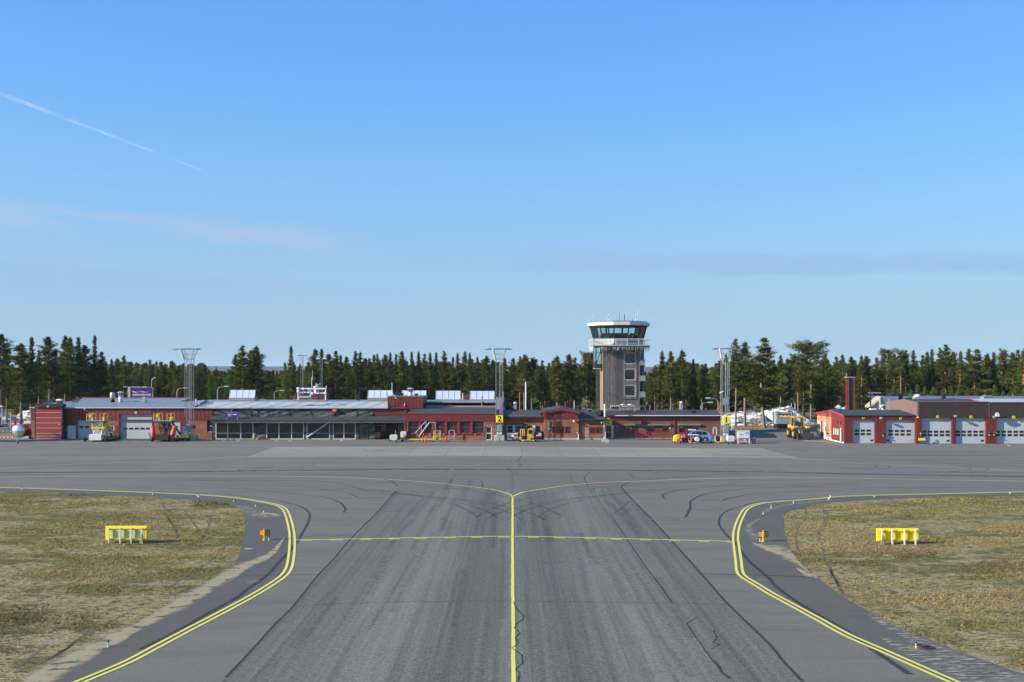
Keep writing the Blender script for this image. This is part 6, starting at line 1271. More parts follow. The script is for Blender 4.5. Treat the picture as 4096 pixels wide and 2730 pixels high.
def wheel(p, x, y, z, r, w, rim='steel', axis='x', name='wheel'):
    pr = [(r*.55, -w/2), (r*.92, -w/2), (r, -w*.3), (r, w*.3), (r*.92, w/2), (r*.55, w/2)]
    t_ = MB().lathe(pr, (x, y, z), 16, axis).build(name, 'rubber', p, True)
    MB().lathe([(r*.5, -w*.52), (r*.55, -w*.3), (r*.55, w*.3), (r*.5, w*.52)], (x, y, z), 12, axis).build('rim', rim, t_); return t_

def mast(px, base, label, sign=None, panel=False, bx=0.):
    x0, y0, _ = at(px, base); t_ = thing('light_mast', label, 'floodlight mast', (x0, y0, 0), 'lattice floodlight masts')
    Y = y0; H = 13.6; w = .50; zb = .82
    P = lambda *q: (x0+q[0], y0+q[1], q[2])
    blk = MB().box(x0-.75+bx, x0+.75+bx, y0-.62, y0+.75, 0, zb, .05).build('concrete_block', 'concrete', t_)
    MB().box(x0-.05+bx, x0+.0+bx, y0-.64, y0-.621, .05, zb-.05).build('block_joint', 'dark_metal', blk)
    m = MB(); cs = [(-w, -w), (w, -w), (w, w), (-w, w)]
    top = H-1.55
    for a, b in cs: m.tube(P(a, b, zb), P(a, b, top), .036, n=5)
    m.build('leg', 'mast_steel', t_); m = MB(); k = 0; z = zb+.1; dz = .62
    while z+dz < top:
        for i in range(4):
            a, b = cs[i], cs[(i+1) % 4]
            if k % 2: a, b = b, a
            m.tube(P(*a, z), P(*b, z+dz), .013, n=4, caps=False)
            if i in (0, 2) : m.tube(P(*b, z), P(*a, z+dz), .013, n=4, caps=False)
            if k % 3 == 0: m.tube(P(*a, z), P(*b, z), .014, n=4, caps=False)
        z += dz; k += 1
    m.build('lattice', 'mast_steel', t_)
    m = MB(); m.tube(P(w*.1, -w*.2, zb), P(w*.1, -w*.2, top), .022, n=5)
    for k in range(int((top-zb)/.3)): m.box(x0-.02, x0+.28, y0-.1-.015, y0-.1+.015, zb+.3*k, zb+.3*k+.025)
    m.tube(P(.28, -.1, zb), P(.28, -.1, top), .014, n=4).tube(P(-.02, -.1, zb), P(-.02, -.1, top), .014, n=4); m.build('ladder', 'steel', t_)
    W = 1.02; m = MB(); m.box(x0-w-.15, x0+w+.15, y0-w-.15, y0+w+.15, top, top+.09)
    cw = [(-W, -W), (W, -W), (W, W), (-W, W)]
    for (a, b), (c, d) in zip(cs, cw): m.tube(P(a, b, top+.1), P(c, d, H), .035, n=5)
    for i in range(4):
        a, b = cs[i], cs[(i+1) % 4]; c, d = cw[i], cw[(i+1) % 4]; m.tube(P(*c, H), P(*d, H), .035, n=5)
        for u in (.0, .33, .66): m.tube(P(a[0]+(b[0]-a[0])*u, a[1]+(b[1]-a[1])*u, top+.1), P(c[0]+(d[0]-c[0])*(u+.33), c[1]+(d[1]-c[1])*(u+.33), H), .014, n=4)
        m.tube(P((a[0]+c[0])/2, (a[1]+c[1])/2, (top+H)/2), P((b[0]+d[0])/2, (b[1]+d[1])/2, (top+H)/2), .025, n=4)
    m.build('basket', 'mast_steel', t_); MB().tube(P(-w-.12, -w-.1, top+.1), P(-W+.05, -W, H), .13, .16, 7).build('cable_drum', 'white_paint', t_)
    for a, b, z in ((-1.75, -.9, -.14), (-1.35, -.2, .0), (1.55, -.9, -.10), (1.25, -.1, .02), (0, -1.25, 0.), (-.9, 1.2, 0), (.9, 1.2, 0)):
        l_ = MB().box(x0+a-.34, x0+a+.34, y0+b-.22, y0+b+.22, H+z-.05, H+z+.06, .04).build('floodlight', 'mast_steel', t_); MB().box(x0+a-.3, x0+a+.3, y0+b-.18, y0+b+.18, H+z-.075, H+z-.051).build('lamp_glass', 'white_trim', l_); 
    MB().tube(P(-1.9, -.9, H-.14), P(1.9, -.9, H-.06), .03).tube(P(-1.6, -.2, H), P(1.6, -.1, H), .03).build('lamp_bar', 'mast_steel', t_)
    cb = MB().box(x0-.36, x0+.42, y0-.78, y0-w-.04, zb+.55, zb+1.6, .03).build('cabinet', 'grey_box', t_); MB().box(x0-.3, x0+.36, y0-.795, y0-.781, zb+.6, zb+1.55).build('cabinet_door', 'grey_box', cb)
    for a in (-.22, .2): MB().box(x0+a-.16, x0+a+.16, y0-.7, y0-w-.04, zb+.12, zb+.48, .03).build('socket_box', 'white_paint', t_)
    m = MB()
    for a in (-.2, -.05, .1, .25): m.tube(P(a, -.6, zb+.4), P(a*1.3, -.6, zb-.0), .03)
    m.build('cable', 'black_paint', t_)
    if panel: MB().box(x0-.45, x0+.45, y0-w-.07, y0-w-.05, PZ(1638 if panel == 2 else 1620, Y), PZ(1590 if panel == 2 else 1593, Y)).build('back_panel', 'grey_box', t_)
    if panel == 2: MB().box(x0+.16, x0+.5, y0-w-.09, y0-w-.071, PZ(1656, Y), PZ(1618, Y)).build('pink_panel', 'mauve', t_)
    if sign:
        z = PZ(1676 if sign == '2' else 1680, Y); s_ = thing('stand_sign', f'yellow square board with big black {sign} hung on the mast', 'sign', (x0+.05, y0-.75, z), 'stand number signs'); MB().box(x0-.48, x0+.54, y0-.75, y0-.69, z-.53, z+.53, .03).build('sign_board', 'sign_yellow', s_)
        text('number', sign, 1.12, 'black_text', s_, x0+.03, y0-.758, z-.02, bold=.03); MB().box(x0-.4, x0+.45, y0-.69, y0-w-.02, z+.2, z+.26).box(x0-.4, x0+.45, y0-.69, y0-w-.02, z-.3, z-.24).build('bracket', 'mast_steel', s_)
    return t_, x0, y0
ML, mx, my = mast(757, 1763, 'lattice floodlight mast without number before the left service wing', panel=False, bx=.35)
q = thing('red_box', 'small red equipment box on the side of the left light mast', 'box', (mx+.95, my, 1.8)); MB().box(mx+.62, mx+1.0, my-.5, my-.1, 1.75, 2.35, .03).build('body', 'red_paint', q); MB().box(mx+.50, mx+.62, my-.52, my-.12, 1.85, 2.3, .02).build('front_plate', 'blue_paint', q)
mast(1998, 1764, 'lattice floodlight mast on concrete block carrying the yellow number 2', '2', panel=2)
mast(2900, 1769, 'lattice floodlight mast carrying the yellow number 1 near the snow bank', '1', panel=1)
q = thing('mast_camera', 'white tubular camera halfway up the number 1 mast', 'camera', (PX(2886, 145), 144, 7)); MB().tube((PX(2879, 143.6), 143.6, PZ(1574, 143.6)), (PX(2893, 143.6), 143.6, PZ(1567, 143.6)), .1, n=8).build('housing', 'white_trim', q); MB().tube((PX(2890, 143.6), 143.6, PZ(1571, 143.6)), (PX(2890, 144), 144.3, PZ(1574, 144)), .04).build('bracket', 'galvanised', q)
q = thing('equipment_cart', 'small yellow box cart with dark wheels at the foot of the left mast', 'cart', at(741, 1765)); x, y, _ = q.location
MB().box(x-.55, x+.5, y-.5, y+.4, .48, .92, .04).build('body', 'sign_yellow', q); m = MB(); m.box(x-.56, x+.51, y-.515, y-.5, .74, .77).box(x-.56, x+.51, y-.515, y-.5, .6, .63); m.build('strap', 'yellow_paint', q)
for a in (-.35, .3): wheel(q, x+a, y-.3, .22, .22, .16)
MB().box(x-.3, x+.6, y-.45, y+.35, .2, .48, .02).build('chassis', 'black_paint', q)

def stairs(px, py, label, body, rail, tread, front, number=None, tarp=False):
    x0, y0, _ = at(px, py); t_ = thing('passenger_stairs', label, 'airstairs', (x0, y0, 0)); P = lambda a, b, c: (x0+a, y0+b, c)
    B = lambda m, a, b, c, d, e, f_, bv=0: m.box(x0+a, x0+b, y0+c, y0+d, e, f_, bv)
    zt = 3.0
    B(MB(), -1.3, 1.35, .2, 1.7, zt-.02, zt+.06).build('platform', 'galvanised', t_); B(MB(), -1.25, 1.3, .25, 1.65, zt-.2, zt-.021).build('platform_frame', 'black_paint', t_)
    m = MB()
    for a, b in ((-.62, -.12), (1.02, 1.55)):
        m.prism([(y0+1.3, zt-.05), (y0+1.3, zt-.4), (y0+5.2, .45), (y0+5.2, .8)], x0+a, x0+a+.12, 'yz')
        m.tube(P(a-.25, 1.2, zt-.1), P(a+.15, 1.0, .9), .09); 
    m.build('stringer', body, t_)
    m = MB()
    for i in range(13):
        u = i/12; m.box(x0-.52, x0+1.04, y0+1.5+3.6*u, y0+1.8+3.6*u, zt-.28-2.2*u, zt-.24-2.2*u)
    m.build('tread', tread, t_)
    m = MB()
    for i in range(9): m.box(x0-.50+.05*i*.6, x0+1.0+.05*i, y0+.9, y0+.96, zt-.5-.23*i, zt-.44-.23*i)
    m.build('ladder_slat', tread, t_)
    B(MB(), -.75, 1.25, .6, .9, zt-1.15, zt-.85, .03).build('cross_beam', body, t_)
    MB().tube(P(-.35, .4, 1.0), P(.0, 1.3, zt-.3), .09).tube(P(.8, .5, .8), P(.55, 1.3, zt-.4), .07).build('lift_ram', 'white_paint' if not tarp else 'black_paint', t_)
    m = MB()
    for a in (-1.25, -.45, .72, 1.3):
        for b in (.25, 1.6): m.tube(P(a, b, zt), P(a, b, zt+1.05), .045)
        m.tube(P(a, .25, zt+1.05), P(a, 1.6, zt+1.05), .045); m.tube(P(a, .25, zt+.5), P(a, 1.6, zt+.5), .03)
    m.tube(P(-1.25, 1.6, zt+1.05), P(-.45, 1.6, zt+1.05), .04).tube(P(.72, 1.6, zt+1.05), P(1.3, 1.6, zt+1.05), .04); m.build('handrail', rail, t_)
    B(MB(), -1.22, -.6, .3, .34, zt+.55, zt+1.0, .02).build('guard_panel', rail, t_)
    g_ = B(MB(), .75, 1.28, .3, .33, zt+.05, zt+.55, .02).build('number_plate', 'sign_yellow_pale' if not tarp else rail, t_)
    if number: text('number', number, .42, 'black_text', t_, x0+1.0-.07, y0+.296, zt+.28, bold=.02)
    B(MB(), -1.05, -.72, .45, .75, zt+.06, zt+.5, .04).build('control_box', 'grey_box', t_); B(MB(), -.72, -.42, .4, .6, zt+.08, zt+.42, .02).build('label_plate', 'white_paint', t_)
    B(MB(), -.72, 1.1, -.25, 1.0, .22, 1.08, .04).build('engine_box', front, t_)
    B(MB(), -1.2, 1.75, .3, 5.0, .18, .34).build('chassis', 'black_paint' if not tarp else 'dark_metal', t_)
    MB().tube(P(-.72, .3, .9), P(-1.3, .1, .25), .07).tube(P(1.1, .3, .9), P(1.75, .1, .25), .07).build('outrigger', 'black_paint', t_)
    for a, b in ((-1.38, .0), (1.75, .0), (-1.2, 4.4), (1.9, 4.4)): wheel(t_, x0+a, y0+b, .34, .34, .24, 'dark_metal')
    if tarp:
        for a, s in ((-1.5, 1), (1.6, -1)):
            m = MB(); m.tube(P(a-.1*s, .6, 2.1), P(a+.25*s, .3, .55), .30, .40, 12); m.lathe([(.30, 0), (.22, .16), (.05, .22)], P(a-.1*s, .6, 2.08), 12); m.lathe([(.05, -.2), (.4, .05)], P(a+.25*s, .3, .5), 12); m.build('rolled_cover', 'tarp_red', t_, True)
    else:
        MB().lathe([(.3, -.1), (.36, 0), (.3, .1)], P(2.0, .8, .95), 12, 'x').build('spare_wheel', 'rubber', t_); B(MB(), 1.85, 2.1, .4, .7, .8, 1.05, .03).build('blue_cap', 'car_silver', t_)
    return t_
stairs(378, 1768, 'yellow passenger stairs number 4 with white engine box before the small garage door', 'yellow_paint', 'yellow_paint', 'aluminium', 'door_white', '4')
stairs(647, 1768, 'black passenger stairs with rolled red covers either side before garage doors 5 and 6', 'black_paint', 'yellow_paint', 'dark_metal', 'black_paint', None, True)
x, y, _ = at(600, 1764); q = thing('hose_reel', 'cyan hose reel standing by the widest garage door', 'hose reel', (x, y, 0)); z = PZ(1737, y); MB().lathe([(.28, -.12), (.12, -.1), (.12, .1), (.28, .12)], (x, y, z), 16, 'y').build('reel', 'cyan_paint', q); MB().box(x-.05, x+.05, y-.03, y+.03, 0, z).box(x-.3, x+.3, y-.2, y+.2, 0, .06).build('stand', 'dark_metal', q)

M('rust', (.15, .105, .085), .9, var=.3)
M('steel_panel', (.27, .29, .295), .5, var=.08)
def cone(px, py, label, first=[None]):
    p = at(px, py)
    if first[0] is None:
        t_ = thing('traffic_cone', label, 'cone', (0, 0, 0), 'orange cones on the apron'); MB().box(-.22, .22, -.22, .22, 0, .04, .01).build('base', 'black_paint', t_); c_ = MB().lathe([(.17, .04), (.04, .74), (.03, .75)], (0, 0, 0), 14).build('body', 'safety_orange', t_, True)
        MB().lathe([(.118, .28), (.088, .42)], (0, 0, 0), 14).build('stripe', 'white_paint', c_, True); MB().lathe([(.075, .52), (.05, .68)], (0, 0, 0), 14).build('stripe', 'white_paint', c_, True)
        first[0] = t_; t_.location = p; return t_
    return dup(first[0], p, label=label)
cone(1690, 1769, 'orange cone with white stripes, left of the pair beside the tow bar'); cone(1703, 1769.5, 'orange cone with white stripes, right of the pair beside the tow bar'); cone(1783, 1769.5, 'orange cone with white stripes between the yellow steps and grey stand'); cone(2765, 1776, 'orange cone with white stripes in front of the white pipe trolley')

def white_cart(px, py, w, h, label, lid=True, tall=False, arm=None):
    x, y, _ = at(px, py); t_ = thing('ground_cart', label, 'cart', (x, y, 0)); z = .34 if not tall else .5
    MB().prism([(x-w/2, z+.12), (x-w/2+.12, z), (x+w/2-.12, z), (x+w/2, z+.12), (x+w/2, z+h-.1), (x+w/2-.08, z+h), (x-w/2+.08, z+h), (x-w/2, z+h-.1)], y-.5, y+.5).build('body', 'white_paint', t_)
    MB().box(x-w/2-.02, x+w/2+.02, y-.52, y+.52, z+h*.36, z+h*.39).build('lid_seam', 'grey_box', t_); MB().box(x-.04, x+.04, y-.54, y-.501, z+h*.62, z+h*.72).build('latch', 'dark_metal', t_)
    for a in (-w/2+.12, w/2-.12): wheel(t_, x+a, y-.35, .2, .2, .14)
    MB().tube((x-w/2, y, .25), (x-w/2-.5, y, .12), .04).build('tow_bar', 'dark_metal', t_)
    if arm: MB().tube((x+w*.28, y, z+h), (x+w*.28, y, z+h+.5), .03).lathe([(.06, 0), (.09, .05), (.06, .1)], (x+w*.28, y, z+h+.5), 8).build('aerial', 'galvanised', t_)
    return t_
white_cart(1575, 1769, 1.05, .72, 'white wheeled box cart with a short aerial beside the dark entrance recess', arm=True)
white_cart(1614, 1763, .84, .85, 'white box cart with yellow hose before the brick corner of the gate building', tall=True)
q = bpy.data.objects['ground_cart.001']; x, y, _ = q.location; MB().lathe([(.14, -.1), (.18, 0), (.14, .1)], (x+.05, y-.58, .75), 12, 'y').build('coiled_hose', 'hose_yellow', q)
white_cart(2921, 1775, 1.0, .75, 'white wheeled box cart between mast 1 and the white equipment stand')
x, y, _ = at(1700, 1768); t_ = thing('tow_bar', 'long yellow aircraft tow bar lying on small wheels before the gate windows', 'tow bar', (x, y, 0)); a0, a1 = PX(1626, y), PX(1796, y)
MB().tube((a0, y, .30), (a1, y, .36), .09, n=8).build('bar', 'yellow_paint', t_); MB().path([(a0, y, .3), (PX(1603, y), y-.3, .52), (PX(1601, y), y-.3, .6)], .05).path([(PX(1640, y), y+.5, .34), (PX(1720, y), y+.5, .38)], .05).build('fork', 'yellow_paint', t_)
MB().lathe([(.24, -.05), (.28, 0), (.24, .05), (.16, .05), (.14, 0), (.16, -.05)], (PX(1611, y), y-.3, .2), 16, 'y').build('towing_eye', 'yellow_paint', t_)
for a in (1679, 1722, 1733, 1762): wheel(t_, PX(a, y), y, .11, .11, .08)
x, y, _ = at(1693, 1762); S = FP/y; X = lambda p: PX(p, y); Z = lambda p: PZ(p, y)
t_ = thing('access_steps', 'bare aluminium access steps with long handrail before the gate windows', 'steps', (x, y, 0))
m = MB()
for dy in (0, .8): m.tube((X(1667), y+dy, .12), (X(1717), y+dy, Z(1691.5)), .085)
m.build('stringer', 'aluminium', t_); m = MB()
for i in range(10): u = i/9; m.box(X(1667+50*u)-.12, X(1667+50*u)+.14, y+.03, y+.77, .15+(Z(1692)-.15)*u, .19+(Z(1692)-.15)*u)
m.build('tread', 'aluminium', t_); MB().box(X(1716), X(1745), y-.05, y+.85, Z(1693), Z(1690.5)).build('platform', 'aluminium', t_)
m = MB()
for dy in (0, .8):
    m.path([(X(1661), y+dy, Z(1733)), (X(1721), y+dy, Z(1665.5)), (X(1740), y+dy, Z(1665))], .045)
    for a, z0, z1 in ((1667, 1755, 1727), (1685, 1732, 1708), (1703, 1709, 1686), (1722, 1691, 1666), (1734, 1691, 1666)): m.tube((X(a), y+dy, Z(z0)), (X(a+1.5), y+dy, Z(z1)), .035)
m.build('handrail', 'aluminium', t_); m = MB(); m.path([(X(1741), y, Z(1693)), (X(1743), y, Z(1730)), (X(1744), y, 0)], .05).tube((X(1741), y+.8, Z(1693)), (X(1744), y+.8, 0), .05); m.build('support_leg', 'aluminium', t_); MB().box(X(1660), X(1676), y-.1, y+.9, 0, .12).build('foot', 'galvanised', t_)
q = thing('red_extinguisher', 'narrow red box standing under the aluminium steps', 'box', at(1681, 1763)); x, y, _ = q.location; MB().box(x-.11, x+.11, y-.1, y+.1, .05, .62, .03).build('body', 'red_paint', q); MB().tube((x, y, .62), (x, y, .72), .04).build('neck', 'black_paint', q)
x, y, _ = at(1748, 1769); X = lambda p: PX(p, y); Z = lambda p: PZ(p, y)
t_ = thing('step_stand', 'yellow framed wheeled step stand with grey treads', 'steps', (x, y, 0)); m = MB()
for a in (1735.5, 1760.5):
    for dy in (0, .9): m.tube((X(a), y+dy, .2), (X(a), y+dy, Z(1725)), .04)
m.tube((X(1736), y, .25), (X(1760), y, Z(1728)), .025).tube((X(1760), y, .25), (X(1736), y, Z(1728)), .025).path([(X(1733), y, .3), (X(1733), y, .75), (X(1736), y, .8)], .04); m.build('frame', 'yellow_paint', t_)
MB().box(X(1734), X(1762), y-.05, y+.5, Z(1726), Z(1724)).build('top_platform', 'galvanised', t_); m = MB()
for i in range(4): m.box(X(1738), X(1756), y+.3+.15*i, y+.5+.15*i, Z(1758-7.5*i), Z(1757-7.5*i))
m.build('tread', 'galvanised', t_)
for a in (1735, 1761): wheel(t_, X(a), y, .1, .1, .07)
q = thing('red_post', 'slim red furled flag post leaning behind the yellow step stand', 'post', at(1762, 1764)); x, y, _ = q.location; MB().tube((x, y, 0), (x-.05, y, 2.25), .09, .05, 8).build('furled_cloth', 'red_paint', q); MB().box(x-.15, x+.15, y-.15, y+.15, 0, .05).build('foot', 'black_paint', q)
x, y, _ = at(1807, 1769); X = lambda p: PX(p, y); Z = lambda p: PZ(p, y)
t_ = thing('steel_stand', 'grey tubular stand with rounded top and crossed braces', 'stand', (x, y, 0)); m = MB()
for dy in (0, .7): m.path([(X(1796), y+dy, .1), (X(1796), y+dy, Z(1727)), (X(1799), y+dy, Z(1722)), (X(1814), y+dy, Z(1722)), (X(1817.5), y+dy, Z(1727)), (X(1817.5), y+dy, .1)], .04)
m.tube((X(1796), y, Z(1743)), (X(1817), y, Z(1743)), .04); m.build('frame', 'galvanised', t_); MB().tube((X(1797), y, .2), (X(1817), y, Z(1745)), .025).tube((X(1817), y, .2), (X(1797), y, Z(1745)), .025).build('brace', 'galvanised', t_)
for a in (1796.5, 1817): wheel(t_, X(a), y, .08, .08, .06)
def bin_(px, Y, py0, label):
    x = PX(px, Y); t_ = thing('waste_bin', label, 'bin', (x, Y, 0)); MB().prism([(x-.28, .1), (x+.28, .1), (x+.34, .9), (x-.34, .9)], Y-.3, Y+.3).build('body', 'sign_yellow', t_); MB().box(x-.37, x+.37, Y-.33, Y+.33, .9, 1.0, .03).build('lid', 'yellow_paint', t_); [wheel(t_, x+a, Y+.2, .1, .1, .06) for a in (-.25, .25)]
bin_(1511, 152.2, 1732, 'yellow wheeled bin in the dark recess at the right of the arrivals canopy')
x, y, _ = at(1017, 1760); q = thing('bollard', 'yellow bollard at the right end of the first glazed bay', 'bollard', (x, y, 0)); MB().lathe([(.10, 0), (.10, .92), (.07, .98)], (x, y, 0), 12).build('post', 'yellow_paint', q, True); MB().box(x-.16, x+.22, y-.04, y+.04, .88, .93).build('cross_bar', 'galvanised', q)
def boulder(px, py, r, label, seed):
    x, y, _ = at(px, py); t_ = thing('boulder', label, 'boulder', (x, y, 0), 'boulders by the canopy wall'); m = MB(); n = 10; vs = []
    for i in range(6):
        for k in range(n):
            a = 2*math.pi*k/n; ph = math.pi*.5*i/5; q = Vector((math.cos(a)*math.cos(ph), math.sin(a)*math.cos(ph), math.sin(ph)*.8)); d = 1+.35*mnoise.noise(q*1.7+Vector((seed, 0, 0))); vs.append((x+q.x*r*d, y+q.y*r*.8*d, max(0, q.z*r*d)))
    m.add(vs, [(i*n+k, i*n+(k+1) % n, (i+1)*n+(k+1) % n, (i+1)*n+k) for i in range(5) for k in range(n)]); m.build('rock', 'stone', t_)
boulder(1030, 1759, .32, 'brown boulder beside the yellow bollard', 3); boulder(1055, 1758, .28, 'brown boulder at the foot of the dark timber panel', 8)
x, y, _ = at(2050, 1765); X = lambda p: PX(p, y); Z = lambda p: PZ(p, y)
t_ = thing('power_trolley', 'black trolley with white coiled hoses and white cover in the shade by mast 2', 'trolley', (x, y, 0)); MB().box(X(2028), X(2066), y-.5, y+.5, .22, Z(1738), .05).build('body', 'black_paint', t_); MB().prism([(X(2027), Z(1737)), (X(2071), Z(1737.5)), (X(2071), Z(1733)), (X(2030), Z(1736))], y-.55, y+.5).build('cover', 'white_paint', t_)
for a, b in ((2033, 1744), (2040, 1745), (2046, 1745), (2033, 1755), (2040, 1756), (2046, 1757)): MB().lathe([(.11, -.02), (.13, 0), (.11, .02), (.07, .0)], (X(a), y-.53, Z(b)), 10, 'y').build('coil', 'grey_box', t_)
MB().lathe([(.16, -.03), (.2, 0), (.16, .03), (.1, 0)], (X(2052), y-.55, Z(1744)), 12, 'y').build('white_hose', 'white_paint', t_); MB().box(X(2056), X(2064), y-.58, y-.5, Z(1757), Z(1744), .02).build('grey_panel', 'galvanised', t_)
for a in (2033, 2062): wheel(t_, X(a), y-.3, .2, .2, .15)
q = thing('red_fire_box', 'red box with two white squares at the end of the black trolley', 'box', (X(2069), y-.3, 0)); MB().box(X(2065.5), X(2073), y-.55, y-.2, .32, Z(1741), .03).build('body', 'red_paint', q)
for b in (1744, 1750): MB().box(X(2066), X(2069), y-.565, y-.551, Z(b+2), Z(b-2)).build('pictogram', 'white_paint', q)
MB().box(X(2068), X(2070), y-.45, y-.3, 0, .32).build('leg', 'dark_metal', q)
x, y, _ = at(2105, 1767); X = lambda p: PX(p, y); Z = lambda p: PZ(p, y)
t_ = thing('tow_tractor', 'orange airport tow tractor with cab at the rear and open seat in front', 'tractor', (x, y, 0))
MB().prism([(X(2076), .42), (X(2076), Z(1753)), (X(2079), Z(1748)), (X(2086), Z(1748)), (X(2086), Z(1758)), (X(2136), Z(1758)), (X(2136), .3), (X(2080), .3)], y-.8, y+.8).build('body', 'orange_paint', t_)
MB().box(X(2086), X(2098), y-.82, y+.5, Z(1756), Z(1742), .03).build('engine_cover', 'dark_metal', t_); MB().box(X(2098), X(2110), y-.7, y+.7, Z(1758), Z(1742), .03).build('seat_box', 'black_paint', t_)
cab_ = MB().prism([(X(2109), Z(1758)), (X(2109), Z(1742)), (X(2112), Z(1716)), (X(2133), Z(1716)), (X(2134), Z(1758))], y-.75, y+.75).build('cab', 'orange_paint', t_)
MB().box(X(2113.5), X(2129), y-.78, y-.751, Z(1735), Z(1719.5), .0).build('cab_window', 'glass_car', cab_); MB().box(X(2112), X(2131), y-.79, y-.781, Z(1736.5), Z(1735.2)).build('window_sill', 'yellow_paint', cab_); MB().box(X(2110), X(2128), y-.77, y-.752, Z(1745), Z(1739)).build('side_panel', 'yellow_paint', cab_)
MB().lathe([(.1, 0), (.1, .12), (.05, .16)], (X(2122), y-.2, Z(1716)), 8).build('beacon', 'safety_orange', t_); MB().box(X(2126.5), X(2129), y-.3, y-.2, Z(1716), Z(1711)).build('work_lamp', 'white_paint', t_)
m = MB()
for a in (2082, 2090, 2097): m.tube((X(a), y-.6, Z(1744)), (X(a), y-.6, Z(1718.5)), .05).tube((X(a), y+.6, Z(1744)), (X(a), y+.6, Z(1718.5)), .05)
m.tube((X(2081), y-.6, Z(1718.5)), (X(2098), y-.6, Z(1718.5)), .05).tube((X(2082), y-.6, Z(1718.5)), (X(2082), y+.6, Z(1718.5)), .05).tube((X(2097), y-.6, Z(1718.5)), (X(2097), y+.6, Z(1718.5)), .05); m.build('roll_bar', 'yellow_paint', t_)
m = MB()
for i in range(5): m.prism([(X(2095+7*i), Z(1763)), (X(2098+7*i), Z(1763)), (X(2101+7*i), Z(1758.5)), (X(2098+7*i), Z(1758.5))], y-.83, y-.812)
m.build('hazard_stripe', 'black_paint', t_); MB().box(X(2086), X(2136), y-.81, y-.8, Z(1763.5), Z(1758)).build('side_skirt', 'sign_yellow_pale', t_)
for a in (2081, 2127): wheel(t_, X(a), y-.65, .3, .3, .24, 'dark_metal', 'y'); 
for a in (2081, 2127): wheel(t_, X(a), y+.65, .3, .3, .24, 'dark_metal', 'y')
MB().path([(X(2134), y-.4, Z(1758)), (X(2137), y-.4, Z(1730)), (X(2140), y-.4, Z(1727))], .05).build('exhaust', 'galvanised', t_); MB().box(X(2132), X(2139), y-.6, y+.6, .25, .5, .04).build('bumper', 'rubber', t_)
x, y = PX(2155, 150.2), 150.2; X = lambda p: PX(p, y); Z = lambda p: PZ(p, y)
t_ = thing('barred_trolley', 'dark barred trolley with two pale blue boxes in the shade behind the tug', 'trolley', (x, y, 0)); m = MB(); m.path([(X(2141), y, .3), (X(2141), y, Z(1727)), (X(2170), y, Z(1727)), (X(2170), y, .3)], .04); 
for a in range(2145, 2170, 5): m.tube((X(a), y, .35), (X(a), y, Z(1727)), .018)
m.build('rail_frame', 'dark_metal', t_); MB().box(X(2154), X(2166), y-.3, y-.02, Z(1746), Z(1733), .03).build('crate', 'door_grey', t_); MB().box(X(2145), X(2152.5), y-.3, y-.02, Z(1746), Z(1740), .03).build('crate', 'door_grey', t_); MB().box(X(2141), X(2170), y-.35, y+.4, .28, .36).build('deck', 'dark_metal', t_)
for a in (2145, 2166): wheel(t_, X(a), y-.2, .14, .14, .1)
x, y, _ = at(2424, 1769); X = lambda p: PX(p, y); Z = lambda p: PZ(p, y)
t_ = thing('barrier_block', 'pale wedge shaped concrete block carrying a thin white post', 'concrete block', (x, y, 0)); MB().prism([(X(2408), 0), (X(2436.5), 0), (X(2433), Z(1757.5)), (X(2412), Z(1757.5))], y-.25, y+.25).build('block', 'concrete', t_); MB().tube((X(2421.5), y, Z(1758)), (X(2421.5), y, Z(1729)), .05).build('post', 'white_paint', t_)
for a in (2416, 2428): MB().box(X(a-2), X(a+2), y-.27, y-.2, .0, .06).build('lifting_slot', 'black_paint', t_)
x, y = PX(2416, 149.3), 149.3
t_ = thing('corner_post', 'white corner post with yellow box on the brick edge left of the C door', 'post', (x, y, 0)); MB().box(x-.09, x+.09, y-.1, y+.05, 0, .42).build('foot', 'white_paint', t_); MB().box(x-.04, x+.04, y-.05, y+.02, .42, PZ(1686, y)).build('tube', 'galvanised', t_); MB().box(x-.08, x+.08, y-.12, y-.051, PZ(1710, y), PZ(1700, y)).build('yellow_box', 'cream', t_)
x, y, _ = at(2709, 1773); X = lambda p: PX(p, y); Z = lambda p: PZ(p, y)
t_ = thing('hose_cart', 'yellow rounded hose cart with red tow legs', 'cart', (x, y, 0)); MB().prism([(X(2694), Z(1765)), (X(2696), Z(1748)), (X(2701), Z(1742)), (X(2717), Z(1742)), (X(2722), Z(1748)), (X(2724), Z(1765))], y-.5, y+.5).build('body', 'sign_yellow', t_); MB().lathe([(.25, -.06), (.42, 0), (.25, .06), (.18, 0)], (X(2709), y-.52, Z(1749)), 14, 'y').build('coiled_hose', 'hose_yellow', t_); MB().box(X(2701), X(2717), y-.53, y-.5, Z(1752), Z(1747), .02).build('hatch', 'dark_metal', t_)
for a in (2698, 2721): wheel(t_, X(a), y-.2, .2, .2, .13)
for a in (2706, 2714): MB().tube((X(a), y-.5, .5), (X(a+(1 if a > 2710 else -1)), y-.8, .05), .07).build('tow_leg', 'red_paint', t_)
x, y, _ = at(2732, 1770); X = lambda p: PX(p, y); Z = lambda p: PZ(p, y)
t_ = thing('tank_trailer', 'orange red round tank on a small trailer beside the silver car', 'tank', (x, y, 0)); MB().lathe([(.2, -.95), (.42, -.85), (.45, 0), (.42, .85), (.2, .95)], (x, y+.3, .72), 16, 'x').build('tank', 'red_paint', t_, True); MB().box(x-.6, x+.6, y-.1, y+.6, .22, .3).build('frame', 'black_paint', t_); [wheel(t_, x+a, y, .2, .2, .13) for a in (-.4, .4)]; MB().box(X(2724), X(2729), y-.2, y-.15, Z(1751), Z(1744), .01).build('label_plate', 'white_paint', t_)
x, y, _ = at(2738, 1771); X = lambda p: PX(p, y); Z = lambda p: PZ(p, y)
